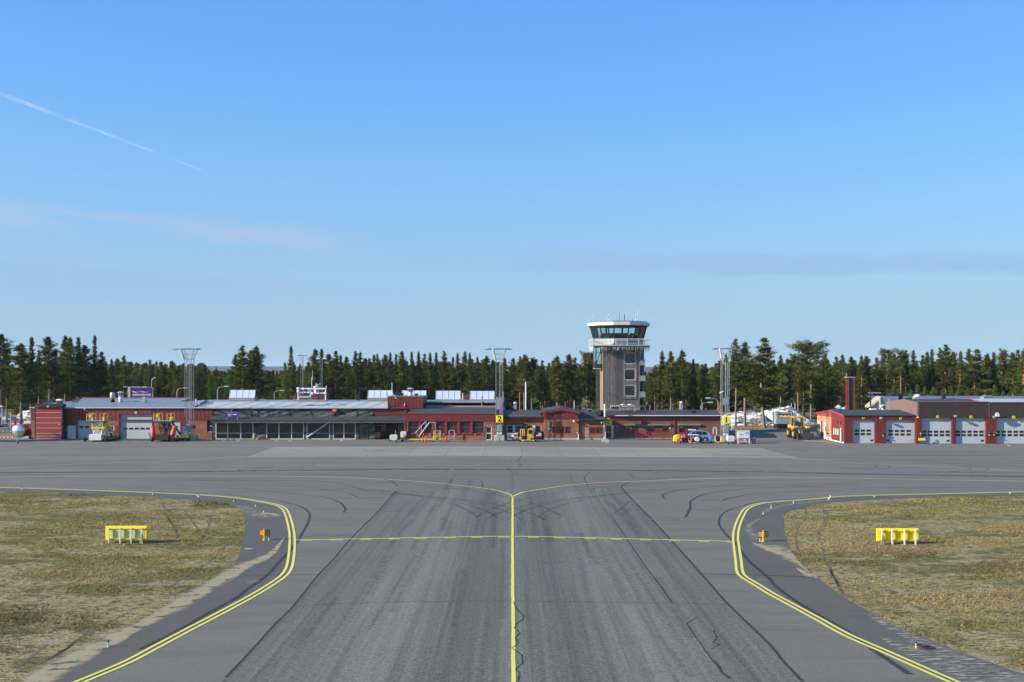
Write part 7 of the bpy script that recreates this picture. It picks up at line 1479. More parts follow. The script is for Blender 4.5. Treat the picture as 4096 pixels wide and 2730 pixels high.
t_ = thing('extinguisher_post', 'tall red extinguisher box on a post with white marks', 'extinguisher', (x, y, 0)); MB().box(X(2733), X(2741.5), y-.25, y+.05, Z(1758), Z(1736.5), .03).build('cabinet', 'red_paint', t_); MB().box(X(2735.5), X(2739), y-.2, y, 0, Z(1758)).box(X(2734.5), X(2740), y-.2, y, 0, .05).build('post', 'red_paint', t_); MB().box(X(2736), X(2738), y-.265, y-.251, Z(1744), Z(1739)).box(X(2734), X(2740), y-.265, y-.251, Z(1751), Z(1747)).build('pictogram', 'white_paint', t_)
def car(px, py, label):
    x0, y0, _ = at(px, py); t_ = thing('parked_car', label, 'car', (x0, y0, 0)); L = 4.65; h = 1.68; wd = .9
    # side profile, nose to the left
    prof = [(-L/2, .42), (-L/2+.02, .75), (-L/2+.25, .92), (-L/2+1.15, 1.02), (-L/2+1.95, 1.58), (-L/2+2.5, h), (L/2-1.1, h-.02), (L/2-.35, 1.48), (L/2-.08, 1.05), (L/2, .9), (L/2-.02, .42), (L/2-.3, .28), (-L/2+.3, .28)]
    n = len(prof); m = MB(); secs = []
    for f_, yy in ((.93, -wd), (1., -wd+.08), (1., wd-.08), (.93, wd)):
        secs.append([(x0+px_*(.985 if f_ < 1 else 1), y0+yy*(1-.22*max(0, (pz-.95)/.75)), .28+(pz-.28)*(.985 if f_ < 1 else 1)) for px_, pz in prof])
    vs = [p for s in secs for p in s]; fs = [tuple(range(n)), tuple(range(4*n-1, 3*n-1, -1))]
    for k in range(3): fs += [(k*n+i, (k+1)*n+i, (k+1)*n+(i+1) % n, k*n+(i+1) % n) for i in range(n)]
    m.add(vs, fs); m.build('body', 'car_silver', t_)
    def sy(z): return y0-wd*(1-.22*max(0, (z-.95)/.75))-.012
    def pane(pts, name):
        b = [(x0+a, sy(z)+.0, z) for a, z in pts]; k = len(b); mm = MB(); mm.add(b+[(p[0], p[1]+.06, p[2]) for p in b], [tuple(range(k)), tuple(range(2*k-1, k-1, -1))]+[(i, k+i, k+(i+1) % k, (i+1) % k) for i in range(k)]); return mm.build(name, 'glass_car', t_)
    pane([(-L/2+1.42, 1.03), (-L/2+2.35, 1.03), (-L/2+2.35, 1.56), (-L/2+2.1, 1.52)], 'side_window'); pane([(-L/2+2.42, 1.03), (-L/2+3.3, 1.05), (-L/2+3.3, 1.57), (-L/2+2.42, 1.57)], 'side_window'); pane([(-L/2+3.37, 1.05), (L/2-.5, 1.1), (L/2-.75, 1.5), (-L/2+3.37, 1.57)], 'side_window')
    MB().add([(x0-L/2+1.13, y0-.7, 1.035), (x0-L/2+1.13, y0+.7, 1.035), (x0-L/2+1.95, y0+.62, 1.60), (x0-L/2+1.95, y0-.62, 1.60)], [(0, 3, 2, 1)]).build('windscreen', 'glass_car', t_)
    for a in (-L/2+.85, L/2-.85): wheel(t_, x0+a, y0-wd+.1, .36, .36, .24, 'galvanised', 'y'); wheel(t_, x0+a, y0+wd-.1, .36, .36, .24, 'galvanised', 'y')
    for a in (-L/2+.85, L/2-.85): MB().lathe([(.40, -.01), (.43, 0), (.40, .01)], (x0+a, y0-wd-.008, .37), 16, 'y').build('wheel_arch', 'black_paint', t_)
    MB().box(x0+L/2-.3, x0+L/2+.01, y0-wd-.004, y0-wd+.25, .92, 1.06, .02).build('tail_light', 'red_paint', t_); MB().box(x0-L/2-.005, x0-L/2+.35, y0-wd+.0, y0-wd+.3, .72, .84, .03).build('headlight', 'white_trim', t_)
    MB().box(x0-.75, x0+.25, y0-.5, y0+.5, h, h+.12, .04).build('light_bar', 'white_trim', t_); MB().box(x0-.05, x0+.12, y0-wd-.03, y0-wd-.005, .98, 1.01).build('door_handle', 'black_paint', t_); MB().box(x0-1.02, x0-.85, y0-wd-.16, y0-wd+.05, 1.02, 1.16, .03).build('wing_mirror', 'car_silver', t_); MB().box(x0-L/2+.5, x0+L/2-.5, y0-wd-.006, y0-wd+.1, .28, .40).build('sill_trim', 'black_paint', t_)
car(2776, 1768, 'silver estate car with roof light bar parked before the brick wing')
x, y, _ = at(2782, 1774); X = lambda p: PX(p, y); Z = lambda p: PZ(p, y)
t_ = thing('pipe_trolley', 'black trolley with white caps and white drum in front of the silver car', 'trolley', (x, y, 0)); MB().box(X(2752), X(2792), y-.4, y+.4, .3, Z(1741), .03).build('body', 'black_paint', t_); m = MB()
for a in range(2754, 2794, 4): m.lathe([(.09, 0), (.11, .06), (.06, .14)], (X(a), y-.3, Z(1741.5)), 8)
m.build('cap_row', 'white_paint', t_); 
for a in (2760, 2767, 2773): MB().box(X(a-2), X(a+2), y-.43, y-.401, Z(1755), Z(1746), .02).build('gauge', 'grey_box', t_)
MB().lathe([(.3, -.3), (.36, 0), (.3, .3)], (X(2785), y-.6, .62), 14, 'y').build('drum', 'white_paint', t_); MB().lathe([(.38, -.06), (.46, 0), (.38, .06), (.3, 0)], (X(2796), y-.5, .62), 14, 'y').build('hose_coil', 'black_paint', t_)
for a in (2757, 2781, 2801): wheel(t_, X(a), y-.3, .18, .18, .12)
MB().path([(X(2752), y-.5, .5), (X(2756), y-.6, .12), (X(2785), y-.6, .08)], .04).build('loose_hose', 'cream', t_)
x, y, _ = at(2825, 1772); t_ = thing('pallet', 'flat wooden pallet lying behind the loose hoses by the blue box', 'pallet', (x, y, 0)); m = MB()
for k in range(5): m.box(x-.9, x+.9, y-.6+.27*k, y-.42+.27*k, .12, .15)
m.build('deck_board', 'pallet_wood', t_); m = MB(); [m.box(x+a-.07, x+a+.07, y-.6, y+.66, 0, .119) for a in (-.8, 0, .8)]; m.build('bearer', 'pallet_wood', t_)
x, y, _ = at(2848, 1773); X = lambda p: PX(p, y); Z = lambda p: PZ(p, y)
t_ = thing('blue_cart', 'bright blue box cart with yellow stickers', 'cart', (x, y, 0)); MB().box(X(2837), X(2856.5), y-.4, y+.4, Z(1766), Z(1747), .03).build('body', 'blue_paint', t_); MB().box(X(2838.5), X(2842), y-.415, y-.401, Z(1758), Z(1750)).build('sticker', 'pallet_wood', t_); MB().box(X(2849), X(2855), y-.415, y-.401, Z(1764), Z(1762)).build('sticker', 'white_paint', t_); MB().box(X(2836), X(2858), y-.4, y+.4, .2, Z(1766)).build('frame', 'galvanised', t_); [wheel(t_, X(a), y-.2, .16, .16, .1) for a in (2842, 2853)]; MB().tube((X(2844.5), y, Z(1747)), (X(2844.5), y, Z(1738)), .03).build('handle', 'galvanised', t_)
x, y, _ = at(2860, 1768); X = lambda p: PX(p, y); Z = lambda p: PZ(p, y)
t_ = thing('step_ladder', 'white folding step ladder with hoop behind the blue cart', 'ladder', (x, y, 0)); m = MB()
for a, b in ((2852, 2854), (2867.5, 2866)): m.tube((X(a), y, 0), (X(b), y, Z(1711)), .05)
m.tube((X(2854), y, Z(1711)), (X(2866), y, Z(1711)), .05); m.build('frame', 'white_trim', t_); m = MB(); [m.box(X(2853), X(2867), y-.05, y+.12, Z(p)-.02, Z(p)+.02) for p in (1732, 1740, 1748, 1756)]; m.build('step', 'galvanised', t_)
x, y, _ = at(2868, 1773.5); X = lambda p: PX(p, y); Z = lambda p: PZ(p, y)
t_ = thing('cable_reel_cart', 'black box cart wrapped in thick yellow cable next to mast 1', 'cart', (x, y, 0)); MB().box(X(2862), X(2879), y-.4, y+.4, .25, Z(1745), .03).build('body', 'black_paint', t_); MB().box(X(2866), X(2874), y-.42, y-.401, Z(1762), Z(1748)).build('panel', 'dark_metal', t_); m = MB()
for k in range(4): m.path([(X(2860-k*.7), y-.45, Z(1746)), (X(2859-k), y-.5, Z(1757)), (X(2863-k), y-.55, .25), (X(2872), y-.6, .1+.03*k), (X(2879+k), y-.55, .25), (X(2882+k*.6), y-.5, Z(1757)), (X(2881), y-.45, Z(1746))], .045)
m.build('yellow_cable', 'hose_yellow', t_); m = MB(); [m.path([(X(a), y, Z(1745)), (X(a), y, Z(1741)), (X(a+4), y, Z(1741)), (X(a+4), y, Z(1745))], .03) for a in (2858, 2873)]; m.build('handle', 'galvanised', t_); [wheel(t_, X(a), y-.2, .14, .14, .1) for a in (2864, 2877)]
x, y, _ = at(2970, 1775.5); X = lambda p: PX(p, y); Z = lambda p: PZ(p, y)
t_ = thing('equipment_stand', 'white cabinet on four tall legs with open shelf', 'cabinet', (x, y, 0)); MB().box(X(2948), X(2996), y-.5, y+.5, Z(1753), Z(1724.5), .03).build('cabinet', 'white_paint', t_)
for a in (2948.5, 2993):
    for dy in (-.5, .4): MB().box(X(a), X(a+3), y+dy, y+dy+.1, 0, Z(1753)).build('leg', 'white_trim', t_)
MB().box(X(2949), X(2995), y-.48, y+.48, Z(1768), Z(1766)).build('shelf', 'white_trim', t_); MB().box(X(2947), X(2997), y-.52, y+.52, Z(1724.5), Z(1723)).build('lid', 'white_trim', t_)
MB().box(X(2953), X(2971), y-.515, y-.501, Z(1740.5), Z(1736)).build('name_plate', 'white_trim', t_); MB().box(X(2955), X(2964), y-.52, y-.516, Z(1739.3), Z(1737.2)).box(X(2966), X(2969), y-.52, y-.516, Z(1739.3), Z(1737.2)).build('plate_print', 'black_text', t_); MB().box(X(2978), X(2993), y-.515, y-.501, Z(1736.5), Z(1730)).build('dark_label', 'black_paint', t_); MB().box(X(2980), X(2991), y-.525, y-.516, Z(1736), Z(1732.5)).build('label_paper', 'white_paint', t_)
MB().box(X(2942), X(2946.5), y-.3, y-.15, .3, Z(1722)).tube((X(2938), y-.3, Z(1723)), (X(2946), y-.3, Z(1721)), .1).build('side_pipe', 'galvanised', t_)
q = thing('red_can', 'red canister with white label on the shelf of the white stand', 'canister', (X(2973), y-.3, Z(1766))); MB().box(X(2969), X(2978.5), y-.4, y-.1, Z(1766), Z(1758), .03).build('body', 'red_paint', q); MB().box(X(2972), X(2980), y-.42, y-.401, Z(1762.5), Z(1757.5)).build('label', 'white_paint', q)
q = thing('pipe_end', 'short brown pipe piece sticking out left of the white stand', 'pipe', (X(2938), y, .6)); MB().tube((X(2935), y-.3, Z(1761)), (X(2946), y-.3, Z(1758.5)), .1, n=8).build('pipe', 'copper', q); MB().tube((X(2940), y-.3, 0), (X(2940), y-.3, Z(1760)), .04).build('prop', 'dark_metal', q)
x, y, _ = at(3012, 1774.5); X = lambda p: PX(p, y); Z = lambda p: PZ(p, y)
t_ = thing('grey_trolley', 'grey upright trolley unit on wheels right of the white stand', 'trolley', (x, y, 0)); MB().box(X(3005), X(3022), y-.35, y+.45, .3, Z(1746), .04).build('body', 'grey_box', t_); MB().box(X(3004), X(3020), y-.36, y+.3, Z(1746), Z(1744.5)).build('top', 'dark_metal', t_); MB().box(X(3008), X(3020), y-.37, y-.351, Z(1757), Z(1749)).build('panel', 'door_grey', t_); MB().tube((X(3008), y, Z(1745)), (X(3008), y, Z(1741)), .04).build('knob', 'black_paint', t_)
for a in (3008, 3017): wheel(t_, X(a), y-.3, .15, .15, .1)
x, y, _ = at(3683, 1777); X = lambda p: PX(p, y); Z = lambda p: PZ(p, y)
t_ = thing('board_trolley', 'blue legged hand trolley with long yellow board in front of the red garage post', 'trolley', (x, y, 0)); MB().box(X(3670.5), X(3698), y-.3, y-.24, Z(1762.5), Z(1753), .01).build('board', 'sign_yellow', t_)
m = MB(); [m.tube((X(a), y-.1, .1), (X(a), y-.1, Z(1748)), .05) for a in (3680, 3687)]; m.build('frame', 'blue_paint', t_); [wheel(t_, X(a), y-.1, .12, .12, .09) for a in (3679, 3688)]; MB().box(X(3677), X(3688), y-.2, y+.1, Z(1752), Z(1745), .04).build('tool_bag', 'black_paint', t_); MB().lathe([(.02, -.14), (.13, 0), (.02, .14)], (X(3681), y-.1, Z(1735)), 10).build('lamp_globe', 'galvanised', t_, True); MB().tube((X(3681), y-.1, Z(1746)), (X(3681.5), y-.1, Z(1736)), .03).build('lamp_stem', 'steel', t_); MB().box(X(3675), X(3678), y-.2, y+.0, Z(1751), Z(1747), .03).build('glove', 'roof_green', t_)
x0, y0, _ = at(3212, 1759); t_ = thing('wheel_loader', 'yellow wheel loader with wide worn bucket resting on the ground', 'wheel loader', (x0, y0, 0))
y = y0; X = lambda p: PX(p, y); Z = lambda p: PZ(p, y); bx0, bx1 = X(3187), X(3254)
m = MB(); bp = [(y-.9, .03), (y-.95, .12), (y-.2, .35), (y-.02, .85), (y-.10, 1.05), (y+.06, .95), (y+.12, .35), (y-.1, .04)]
m.prism([(y-.9, .02), (y-.2, .3), (y-.02, .95), (y+.08, .95), (y+.05, .1), (y-.1, .02)], bx0+.06, bx1-.06, 'yz'); m.build('bucket', 'bucket_steel', t_)
for a in (bx0, bx1-.06): MB().prism([(y-.95, .02), (y-.3, .85), (y+.05, 1.), (y+.08, .02)], a, a+.06, 'yz').build('bucket_cheek', 'bucket_steel', t_)
cxl = X(3212)-.0
for sx in (-1, 1):
    for dy in (1.2, 4.1):
        w_ = MB().lathe([(.40, -.24), (.72, -.26), (.78, -.15), (.78, .15), (.72, .26), (.40, .24)], (cxl+sx*.95, y+dy, .78), 20, 'x').build('wheel', 'rubber', t_, True); MB().lathe([(.34, -.27), (.42, -.15), (.42, .15), (.34, .27)], (cxl+sx*.95, y+dy, .78), 14, 'x').build('rim', 'orange_paint', w_)
MB().box(cxl-.75, cxl+.75, y+1.0, y+5.2, .75, 1.5, .08).build('chassis', 'orange_paint', t_); MB().box(cxl-.8, cxl+.8, y+3.6, y+5.6, 1.4, 2.0, .12).build('engine_hood', 'orange_paint', t_)
for sx in (-1, 1): MB().box(cxl+sx*1.0-.28, cxl+sx*1.0+.28, y+.6, y+1.9, 1.62, 1.95, .06).build('mudguard', 'orange_paint', t_)
cb = MB().box(cxl-.78, cxl+.78, y+2.2, y+3.8, 3.15, 3.32, .05).box(cxl-.78, cxl+.78, y+2.2, y+3.8, 1.5, 1.75).build('cab', 'orange_paint', t_); m = MB()
for a in (-.78, .70):
    for b in (2.2, 3.72): m.box(cxl+a, cxl+a+.08, y+b, y+b+.08, 1.75, 3.15)
m.build('cab_pillar', 'orange_paint', cb); MB().box(cxl-.72, cxl+.72, y+2.23, y+2.26, 1.76, 3.14).box(cxl-.75, cxl-.73, y+2.3, y+3.7, 1.76, 3.14).box(cxl+.73, cxl+.75, y+2.3, y+3.7, 1.76, 3.14).build('cab_glass', 'glass_cab', cb); MB().box(cxl-.3, cxl+.3, y+3.0, y+3.5, 1.75, 2.6, .08).build('seat', 'black_paint', cb); MB().box(cxl-.7, cxl+.7, y+3.6, y+3.65, 1.76, 2.5).build('rear_wall', 'dark_metal', cb)
for sx in (-1, 1): MB().prism([(y+.0, .55), (y+.0, .85), (y+1.5, 2.0), (y+2.1, 1.75), (y+2.1, 1.5), (y+1.5, 1.65)], cxl+sx*.42-.06, cxl+sx*.42+.06, 'yz').build('lift_arm', 'galvanised' if sx < 0 else 'dark_metal', t_)
MB().tube((cxl, y+.1, .9), (cxl+.05, y+2.1, 1.7), .09).tube((cxl+.2, y+.1, .7), (cxl+.25, y+1.6, 1.3), .06).build('hydraulic_ram', 'steel', t_); MB().box(cxl-.5, cxl+.5, y+.08, y+.3, .35, .95, .03).build('quick_coupler', 'dark_metal', t_)
MB().path([(cxl-.55, y+4.2, 2.0), (cxl-.55, y+4.2, 3.9)], .07).path([(cxl-.75, y+4.2, 4.15), (cxl-.5, y+4.2, 4.1)], .07).build('exhaust', 'galvanised', t_); MB().lathe([(.1, 0), (.1, .14), (.05, .2)], (cxl+.2, y+3., 3.32), 10).build('beacon', 'safety_orange', t_)
for sx in (-1, 1): MB().box(cxl+sx*.95-.1, cxl+sx*.95+.1, y+2.1, y+2.2, 2.6, 3.0, .03).build('wing_mirror', 'black_paint', t_); 
MB().box(cxl+1.1, cxl+1.5, y+1.9, y+2.1, 1.75, 1.9, .03).box(cxl-1.2, cxl-.8, y+1.9, y+2.1, 1.6, 1.9, .03).build('work_lamp', 'orange_paint', t_)
Yc = 178.; f = Fc(Yc); x0, x1 = f.x(3104), f.x(3187)
t_ = thing('grey_container', 'pale grey panelled container reading Energi på väg with three sun emblems', 'container', ((x0+x1)/2, Yc, 0)); z0, z1 = f.z(1697), f.z(1652); m = MB()
for k in range(4): m.box(x0, x1, Yc, Yc+2.4, z0+(z1-z0)*k/4+.01, z0+(z1-z0)*(k+1)/4-.01, .015)
m.box(x0+.02, x1-.02, Yc+.02, Yc+2.38, z0, z1); m.build('body', 'steel_panel', t_); m = MB(); [m.box(x0+.2+k*.8, x0+.75+k*.8, Yc+.1, Yc+2.2, 0, z0) for k in range(5)]; m.build('skid', 'black_paint', t_)
text('lettering', 'Energi på väg!', .46, 'black_text', t_, f.x(3141), Yc-.012, f.z(1658), bold=.012, sx=1.06)
for px, bc in ((3125, 'blue_paint'), (3140, 'safety_orange'), (3156, 'blue_paint')):
    xx = f.x(px); r_ = .33; pts = [(xx+r_*math.cos(R(a)), f.z(1669.5)+r_*math.sin(R(a))) for a in range(0, 181, 15)]; e_ = MB().prism(pts, Yc-.02, Yc-.001).build('sun_emblem', 'sign_yellow', t_); MB().box(xx-r_-.02, xx+r_+.02, Yc-.022, Yc-.001, f.z(1673.5), f.z(1669.7)).build('emblem_band', bc, e_)
MB().box(f.x(3104.5), f.x(3111), Yc-.02, Yc-.001, f.z(1672.5), f.z(1668)).build('white_label', 'white_paint', t_); MB().box(f.x(3112.5), f.x(3115.5), Yc-.02, Yc-.001, f.z(1672), f.z(1667.5)).build('dark_label', 'dark_metal', t_)
Yt = 151.; f = Fc(Yt); z = f.z(1724); r_ = f.z(1724)-f.z(1749.5); xt = f.x(72.5)
t_ = thing('storage_tank', 'lying round tank with bright metal dished end and coppery body on a concrete cradle', 'tank', (xt, Yt, 0)); 
MB().lathe([(r_*.98, 0), (r_*.98, 4.2), (r_*.6, 4.5)], (xt, Yt, z), 28, 'y').build('shell', 'copper', t_, True); MB().lathe([(.02, -.22), (r_*.5, -.13), (r_, .0), (r_, .08)], (xt, Yt, z), 40, 'y').build('end_cap', 'aluminium', t_, True); MB().lathe([(r_*1.02, 1.2), (r_*1.02, 1.3)], (xt, Yt, z), 28, 'y').build('band', 'dark_metal', t_, True)
MB().box(f.x(55), f.x(114), Yt+.1, Yt+4.2, 0, f.z(1746), .03).build('cradle', 'concrete', t_); MB().box(f.x(83), f.x(110), Yt+1, Yt+1.6, f.z(1698), f.z(1688), .06).build('valve_box', 'white_paint', t_); m = MB(); m.path([(f.x(80), Yt+1, f.z(1700)), (f.x(82), Yt+1, f.z(1696)), (f.x(92), Yt+1, f.z(1696))], .06).tube((f.x(97), Yt+1.2, f.z(1690)), (f.x(97), Yt+1.2, f.z(1676)), .05); m.build('valve_pipe', 'white_paint', t_); m = MB(); m.path([(f.x(93), Yt+1.8, f.z(1698)), (f.x(93), Yt+1.8, f.z(1671)), (f.x(123), Yt+1.8, f.z(1671)), (f.x(122), Yt+1.8, f.z(1697))], .035).tube((f.x(107), Yt+1.8, f.z(1671)), (f.x(107), Yt+1.8, f.z(1695)), .03); m.build('walkway_rail', 'galvanised', t_)
def fence(px0, px1, Y, h, pitch, label, post=2.4):
    x0, x1 = PX(px0, Y), PX(px1, Y); t_ = thing('fence', label, 'fence', ((x0+x1)/2, Y, 0)); m = MB(); n = int((x1-x0)/pitch)
    for i in range(n+1): x = x0+(x1-x0)*i/n; m.box(x-.012, x+.012, Y-.012, Y+.012, .1, h)
    m.build('picket', 'galvanised', t_); MB().box(x0, x1, Y-.025, Y+.025, h-.05, h).box(x0, x1, Y-.025, Y+.025, .1, .15).box(x0, x1, Y-.02, Y+.02, h*.55, h*.55+.04).build('rail', 'galvanised', t_)
    k = max(1, round((x1-x0)/post))
    for i in range(k+1): x = x0+(x1-x0)*i/k; MB().box(x-.04, x+.04, Y-.04, Y+.04, 0, h+.1).build('post', 'galvanised', t_)
    return t_
fence(-160, 43, 153., 1.65, .12, 'grey steel picket fence left of the round tank')
x0, y0, _ = at(70, 1775); t_ = thing('barrier', 'grey barrier frame with red and yellow striped board at the left edge', 'barrier', (x0, y0, 0)); X = lambda p: PX(p, y0); Z = lambda p: PZ(p, y0)
MB().path([(X(-60), y0, Z(1749)), (X(62), y0, Z(1749)), (X(68), y0, Z(1757)), (X(71), y0, .1)], .05).build('frame', 'galvanised', t_); b_ = MB().box(X(-60), X(56), y0-.06, y0-.03, Z(1753), Z(1748.5)).build('board', 'sign_yellow', t_); m = MB(); [m.box(X(-60+16*k), X(-52+16*k), y0-.07, y0-.061, Z(1753), Z(1748.5)) for k in range(8)]; m.build('stripe', 'red_paint', b_); MB().box(X(69), X(74), y0-.1, y0+.1, 0, .3, .03).build('foot', 'dark_metal', t_)
Y = 172.; f = Fc(Y); t_ = thing('parking_sign', 'blue parking sign post with round lamp head at the left edge', 'sign', (f.x(6), Y, 0)); MB().tube((f.x(7.5), Y, 0), (f.x(7.5), Y, f.z(1630)), .06).build('post', 'galvanised', t_); MB().box(f.x(2.5), f.x(12), Y-.08, Y-.05, f.z(1672), f.z(1653)).build('plate', 'blue_paint', t_); text('symbol', 'P', .34, 'white_text', t_, f.x(7), Y-.086, f.z(1658)); MB().box(f.x(4), f.x(10), Y-.086, Y-.081, f.z(1668), f.z(1663)).build('pictogram', 'white_paint', t_); MB().lathe([(.2, 0), (.42, .05), (.38, .2), (.1, .28)], (f.x(7.5), Y, f.z(1630)), 14).build('lamp_head', 'white_paint', t_, True)
def far_car(px, Y, label, mat):
    x0 = PX(px, Y); t_ = thing('parked_car', label, 'car', (x0, Y, 0)); MB().prism([(x0-2.1, .3), (x0-2.1, .8), (x0-1.2, .95), (x0-.6, 1.42), (x0+1.0, 1.42), (x0+1.7, .95), (x0+2.1, .85), (x0+2.1, .3)], Y-.85, Y+.85).build('body', mat, t_); MB().prism([(x0-1.05, .97), (x0-.55, 1.36), (x0+.95, 1.36), (x0+1.5, .97)], Y-.87, Y-.851).build('side_window', 'glass_car', t_); [wheel(t_, x0+a, Y-.75, .32, .32, .2, 'galvanised', 'y') for a in (-1.3, 1.3)]
far_car(-8, 166, 'dark car behind the picket fence at the far left edge', 'roof_blue')
for px, lb in ((55, 'red low road barrier block behind the fence, left of the pair'), (76, 'red low road barrier block behind the round tank, right of the pair')):
    Y = 176; x = PX(px, Y); t_ = thing('road_barrier', lb, 'barrier', (x, Y, 0)); MB().box(x-.45, x+.35, Y-.2, Y+.2, .0, PZ(1685, Y), .06).build('block', 'red_paint', t_); MB().box(x-.3, x+.2, Y-.21, Y-.201, .9, 1.1).build('reflector', 'white_paint', t_)
for px, py, lb in ((42.5, 1653, 'thin grey pole behind the picket fence'), (50.5, 1685, 'short white post behind the picket fence')):
    Y = 168; x = PX(px, Y); t_ = thing('pole', lb, 'pole', (x, Y, 0)); MB().tube((x, Y, 0), (x, Y, PZ(py, Y)), .06).build('shaft', 'galvanised', t_); MB().lathe([(.09, 0), (.09, .05)], (x, Y, PZ(py, Y)), 8).build('cap', 'white_paint', t_)
t_ = thing('mesh_fence', 'row of white bent top fence posts beyond mast 1', 'fence', (PX(2925, 172), 172, 0))
for i, px in enumerate((2914, 2921, 2927, 2932)):
    Y = 166+i*3.5; x = PX(px, Y); MB().path([(x, Y, 0), (x, Y, PZ(1676, Y)), (x-.5, Y, PZ(1668, Y))], .05).build('post', 'white_trim', t_)
MB().box(PX(2913, 164), PX(2917, 164), 164, 164.2, 0, PZ(1680, 164)).build('gate_post', 'white_trim', t_); m = MB(); [m.tube((PX(2914, 166), 166, q_), (PX(2932, 176.5), 176.5, q_), .02) for q_ in (.5, 1., 1.6)]; m.build('wire', 'galvanised', t_)
def big_board(px0, px1, base, ptop, label, mat, inner, posts):
    x0, y0, _ = at((px0+px1)/2, base); f = Fc(y0); X0, X1 = f.x(px0), f.x(px1); t_ = thing('guidance_board', label, 'sign', (x0, y0, 0), 'large yellow boards in the grass'); z1 = f.z(ptop); z0 = .17
    MB().box(X0, X1, y0+.10, y0+.22, z0, z1, .02).build('board', mat, t_)
    if inner: MB().box(X0+.33, X1-.18, y0+.09, y0+.099, z0+.14, z1-.16).build('back_panel', 'sign_yellow_pale', t_)
    for q_ in posts: MB().box(f.x(q_)-.035, f.x(q_)+.035, y0-.06, y0+.02, 0, z1-(.12 if inner else 0)).build('post', 'white_trim', t_)
    m = MB(); [m.box(X0+.1, X1-.1, y0+.025, y0+.088, a, a+.04) for a in (z0+.08, z1-.16)]; m.build('batten', mat, t_)
    m = MB(); [m.tube((f.x(q_)+.0, y0-.0, z1-.14), (f.x(q_)+.12, y0+.1, z1-.16), .03) for q_ in posts]; m.build('clamp', 'dark_metal', t_)
    b_ = posts[-1] if inner else posts[0]; MB().prism([(f.x(b_)-.10, 0), (f.x(b_)+.10, 0), (f.x(b_)+.04, .5), (f.x(b_)-.04, .5)], y0-.14, y0-.061).build('cable_box', 'galvanised', t_); MB().path([(f.x(b_)+.05, y0-.1, .2), (f.x(b_)+.12, y0-.1, .45), (f.x(b_), y0-.1, .58)], .018, 5).build('cable', 'black_paint', t_); return t_
big_board(419, 586, 2174.5, 2106, 'yellow guidance board on four white posts in the left grass, faded whitish back', 'sign_yellow', True, (436, 481, 525, 568))
big_board(3509.5, 3678.5, 2179, 2116, 'yellow guidance board on four white posts in the right grass, all bright yellow', 'sign_yellow', False, (3528, 3569, 3618, 3662))
def small_board(px, py, label):
    x, y, _ = at(px, py); t_ = thing('holding_sign', label, 'sign', (x, y, 0), 'small orange boards by the double lines'); z0, z1 = .28, .64
    MB().box(x-.31, x+.33, y+.02, y+.09, z0, z1, .03).build('frame', 'black_paint', t_); MB().box(x-.28, x+.30, y+.005, y+.019, z0+.03, z1-.03).build('back_panel', 'orange_paint', t_); MB().lathe([(.13, 0), (.13, .03), (.055, .05), (.05, .3)], (x, y, 0), 12).build('foot', 'orange_paint', t_, True); MB().box(x-.06, x+.06, y-.10, y+.004, .27, .60, .02).build('lamp_housing', 'pallet_wood' if 0 else 'orange_paint', t_); MB().lathe([(.03, .6), (.05, .66), (.03, .72)], (x, y-.05, 0), 10).build('lamp_head', 'galvanised', t_, True)
small_board(1058, 2162, 'orange backed board with black rim left of the taxiway'); small_board(3053, 2168, 'orange backed board with black rim right of the taxiway')
def edge_light(px, py, label, first=[None]):
    p = at(px, py)
    if first[0] is None:
        t_ = thing('taxiway_light', label, 'taxiway light', (0, 0, 0), 'blue taxiway edge lights'); MB().lathe([(.10, 0), (.10, .015), (.045, .04), (.04, .16)], (0, 0, 0), 12).build('base', 'white_paint', t_, True); MB().lathe([(.045, .16), (.05, .30)], (0, 0, 0), 12).build('body', 'yellow_paint', t_, True); MB().lathe([(.052, .30), (.06, .36), (.05, .42), (.02, .45)], (0, 0, 0), 12).build('lens', 'lamp_blue', t_, True); t_.scale = (.66,)*3; first[0] = t_; t_.location = p; return
    dup(first[0], p, sc=.66, label=label)
for px, py, lb in ((432, 2591, 'nearest left edge light, alone on the sand strip'), (1076, 2162, 'edge light right beside the left orange board'), (1055, 2052, 'edge light on the sand patch, closest to the left bend'), (1022, 2027, 'edge light second from the left bend'), (935, 2008, 'edge light above the tip of the left grass'), (794, 1990, 'edge light next to the leaning stick at the left'), (611, 1980, 'edge light at the far left edge line beside the grass top'), (87, 1960, 'edge light farthest left along the edge line'),
                   (3040, 2167, 'edge light right beside the right orange board'), (3053, 2058, 'edge light on the inside of the right bend'), (3085, 2034, 'edge light second along the right bend'), (3174, 2014, 'edge light third along the right bend'), (3313, 2000, 'edge light at the foot of the red and white stick'), (3497, 1990, 'edge light above the right grass, right of the stick'), (4040, 1976, 'edge light farthest right along the edge line'), (3664, 2596, 'nearest right edge light, on the sandy patch')): edge_light(px, py, 'blue topped '+lb)
def stick(px0, py0, px1, py1, label, red):
    x, y, _ = at(px0, py0); f = Fc(y); t_ = thing('marker_stick', label, 'marker stick', (x, y, 0)); a = Vector((x, y, 0)); b = Vector((f.x(px1), y, f.z(py1))); MB().tube(a, a.lerp(b, .55 if red else .8), .035).build('stick', 'white_paint', t_); MB().tube(a.lerp(b, .55 if red else .8), b, .036).build('tip', 'red_paint' if red else 'dark_metal', t_); MB().lathe([(.08, 0), (.06, .04)], tuple(a), 10).build('foot', 'white_paint', t_)
stick(3316, 1998, 3327, 1971, 'leaning red and white snow stick above the right grass', True); stick(794, 1989, 782, 1975, 'leaning white stick with dark tip by the left edge line', False)
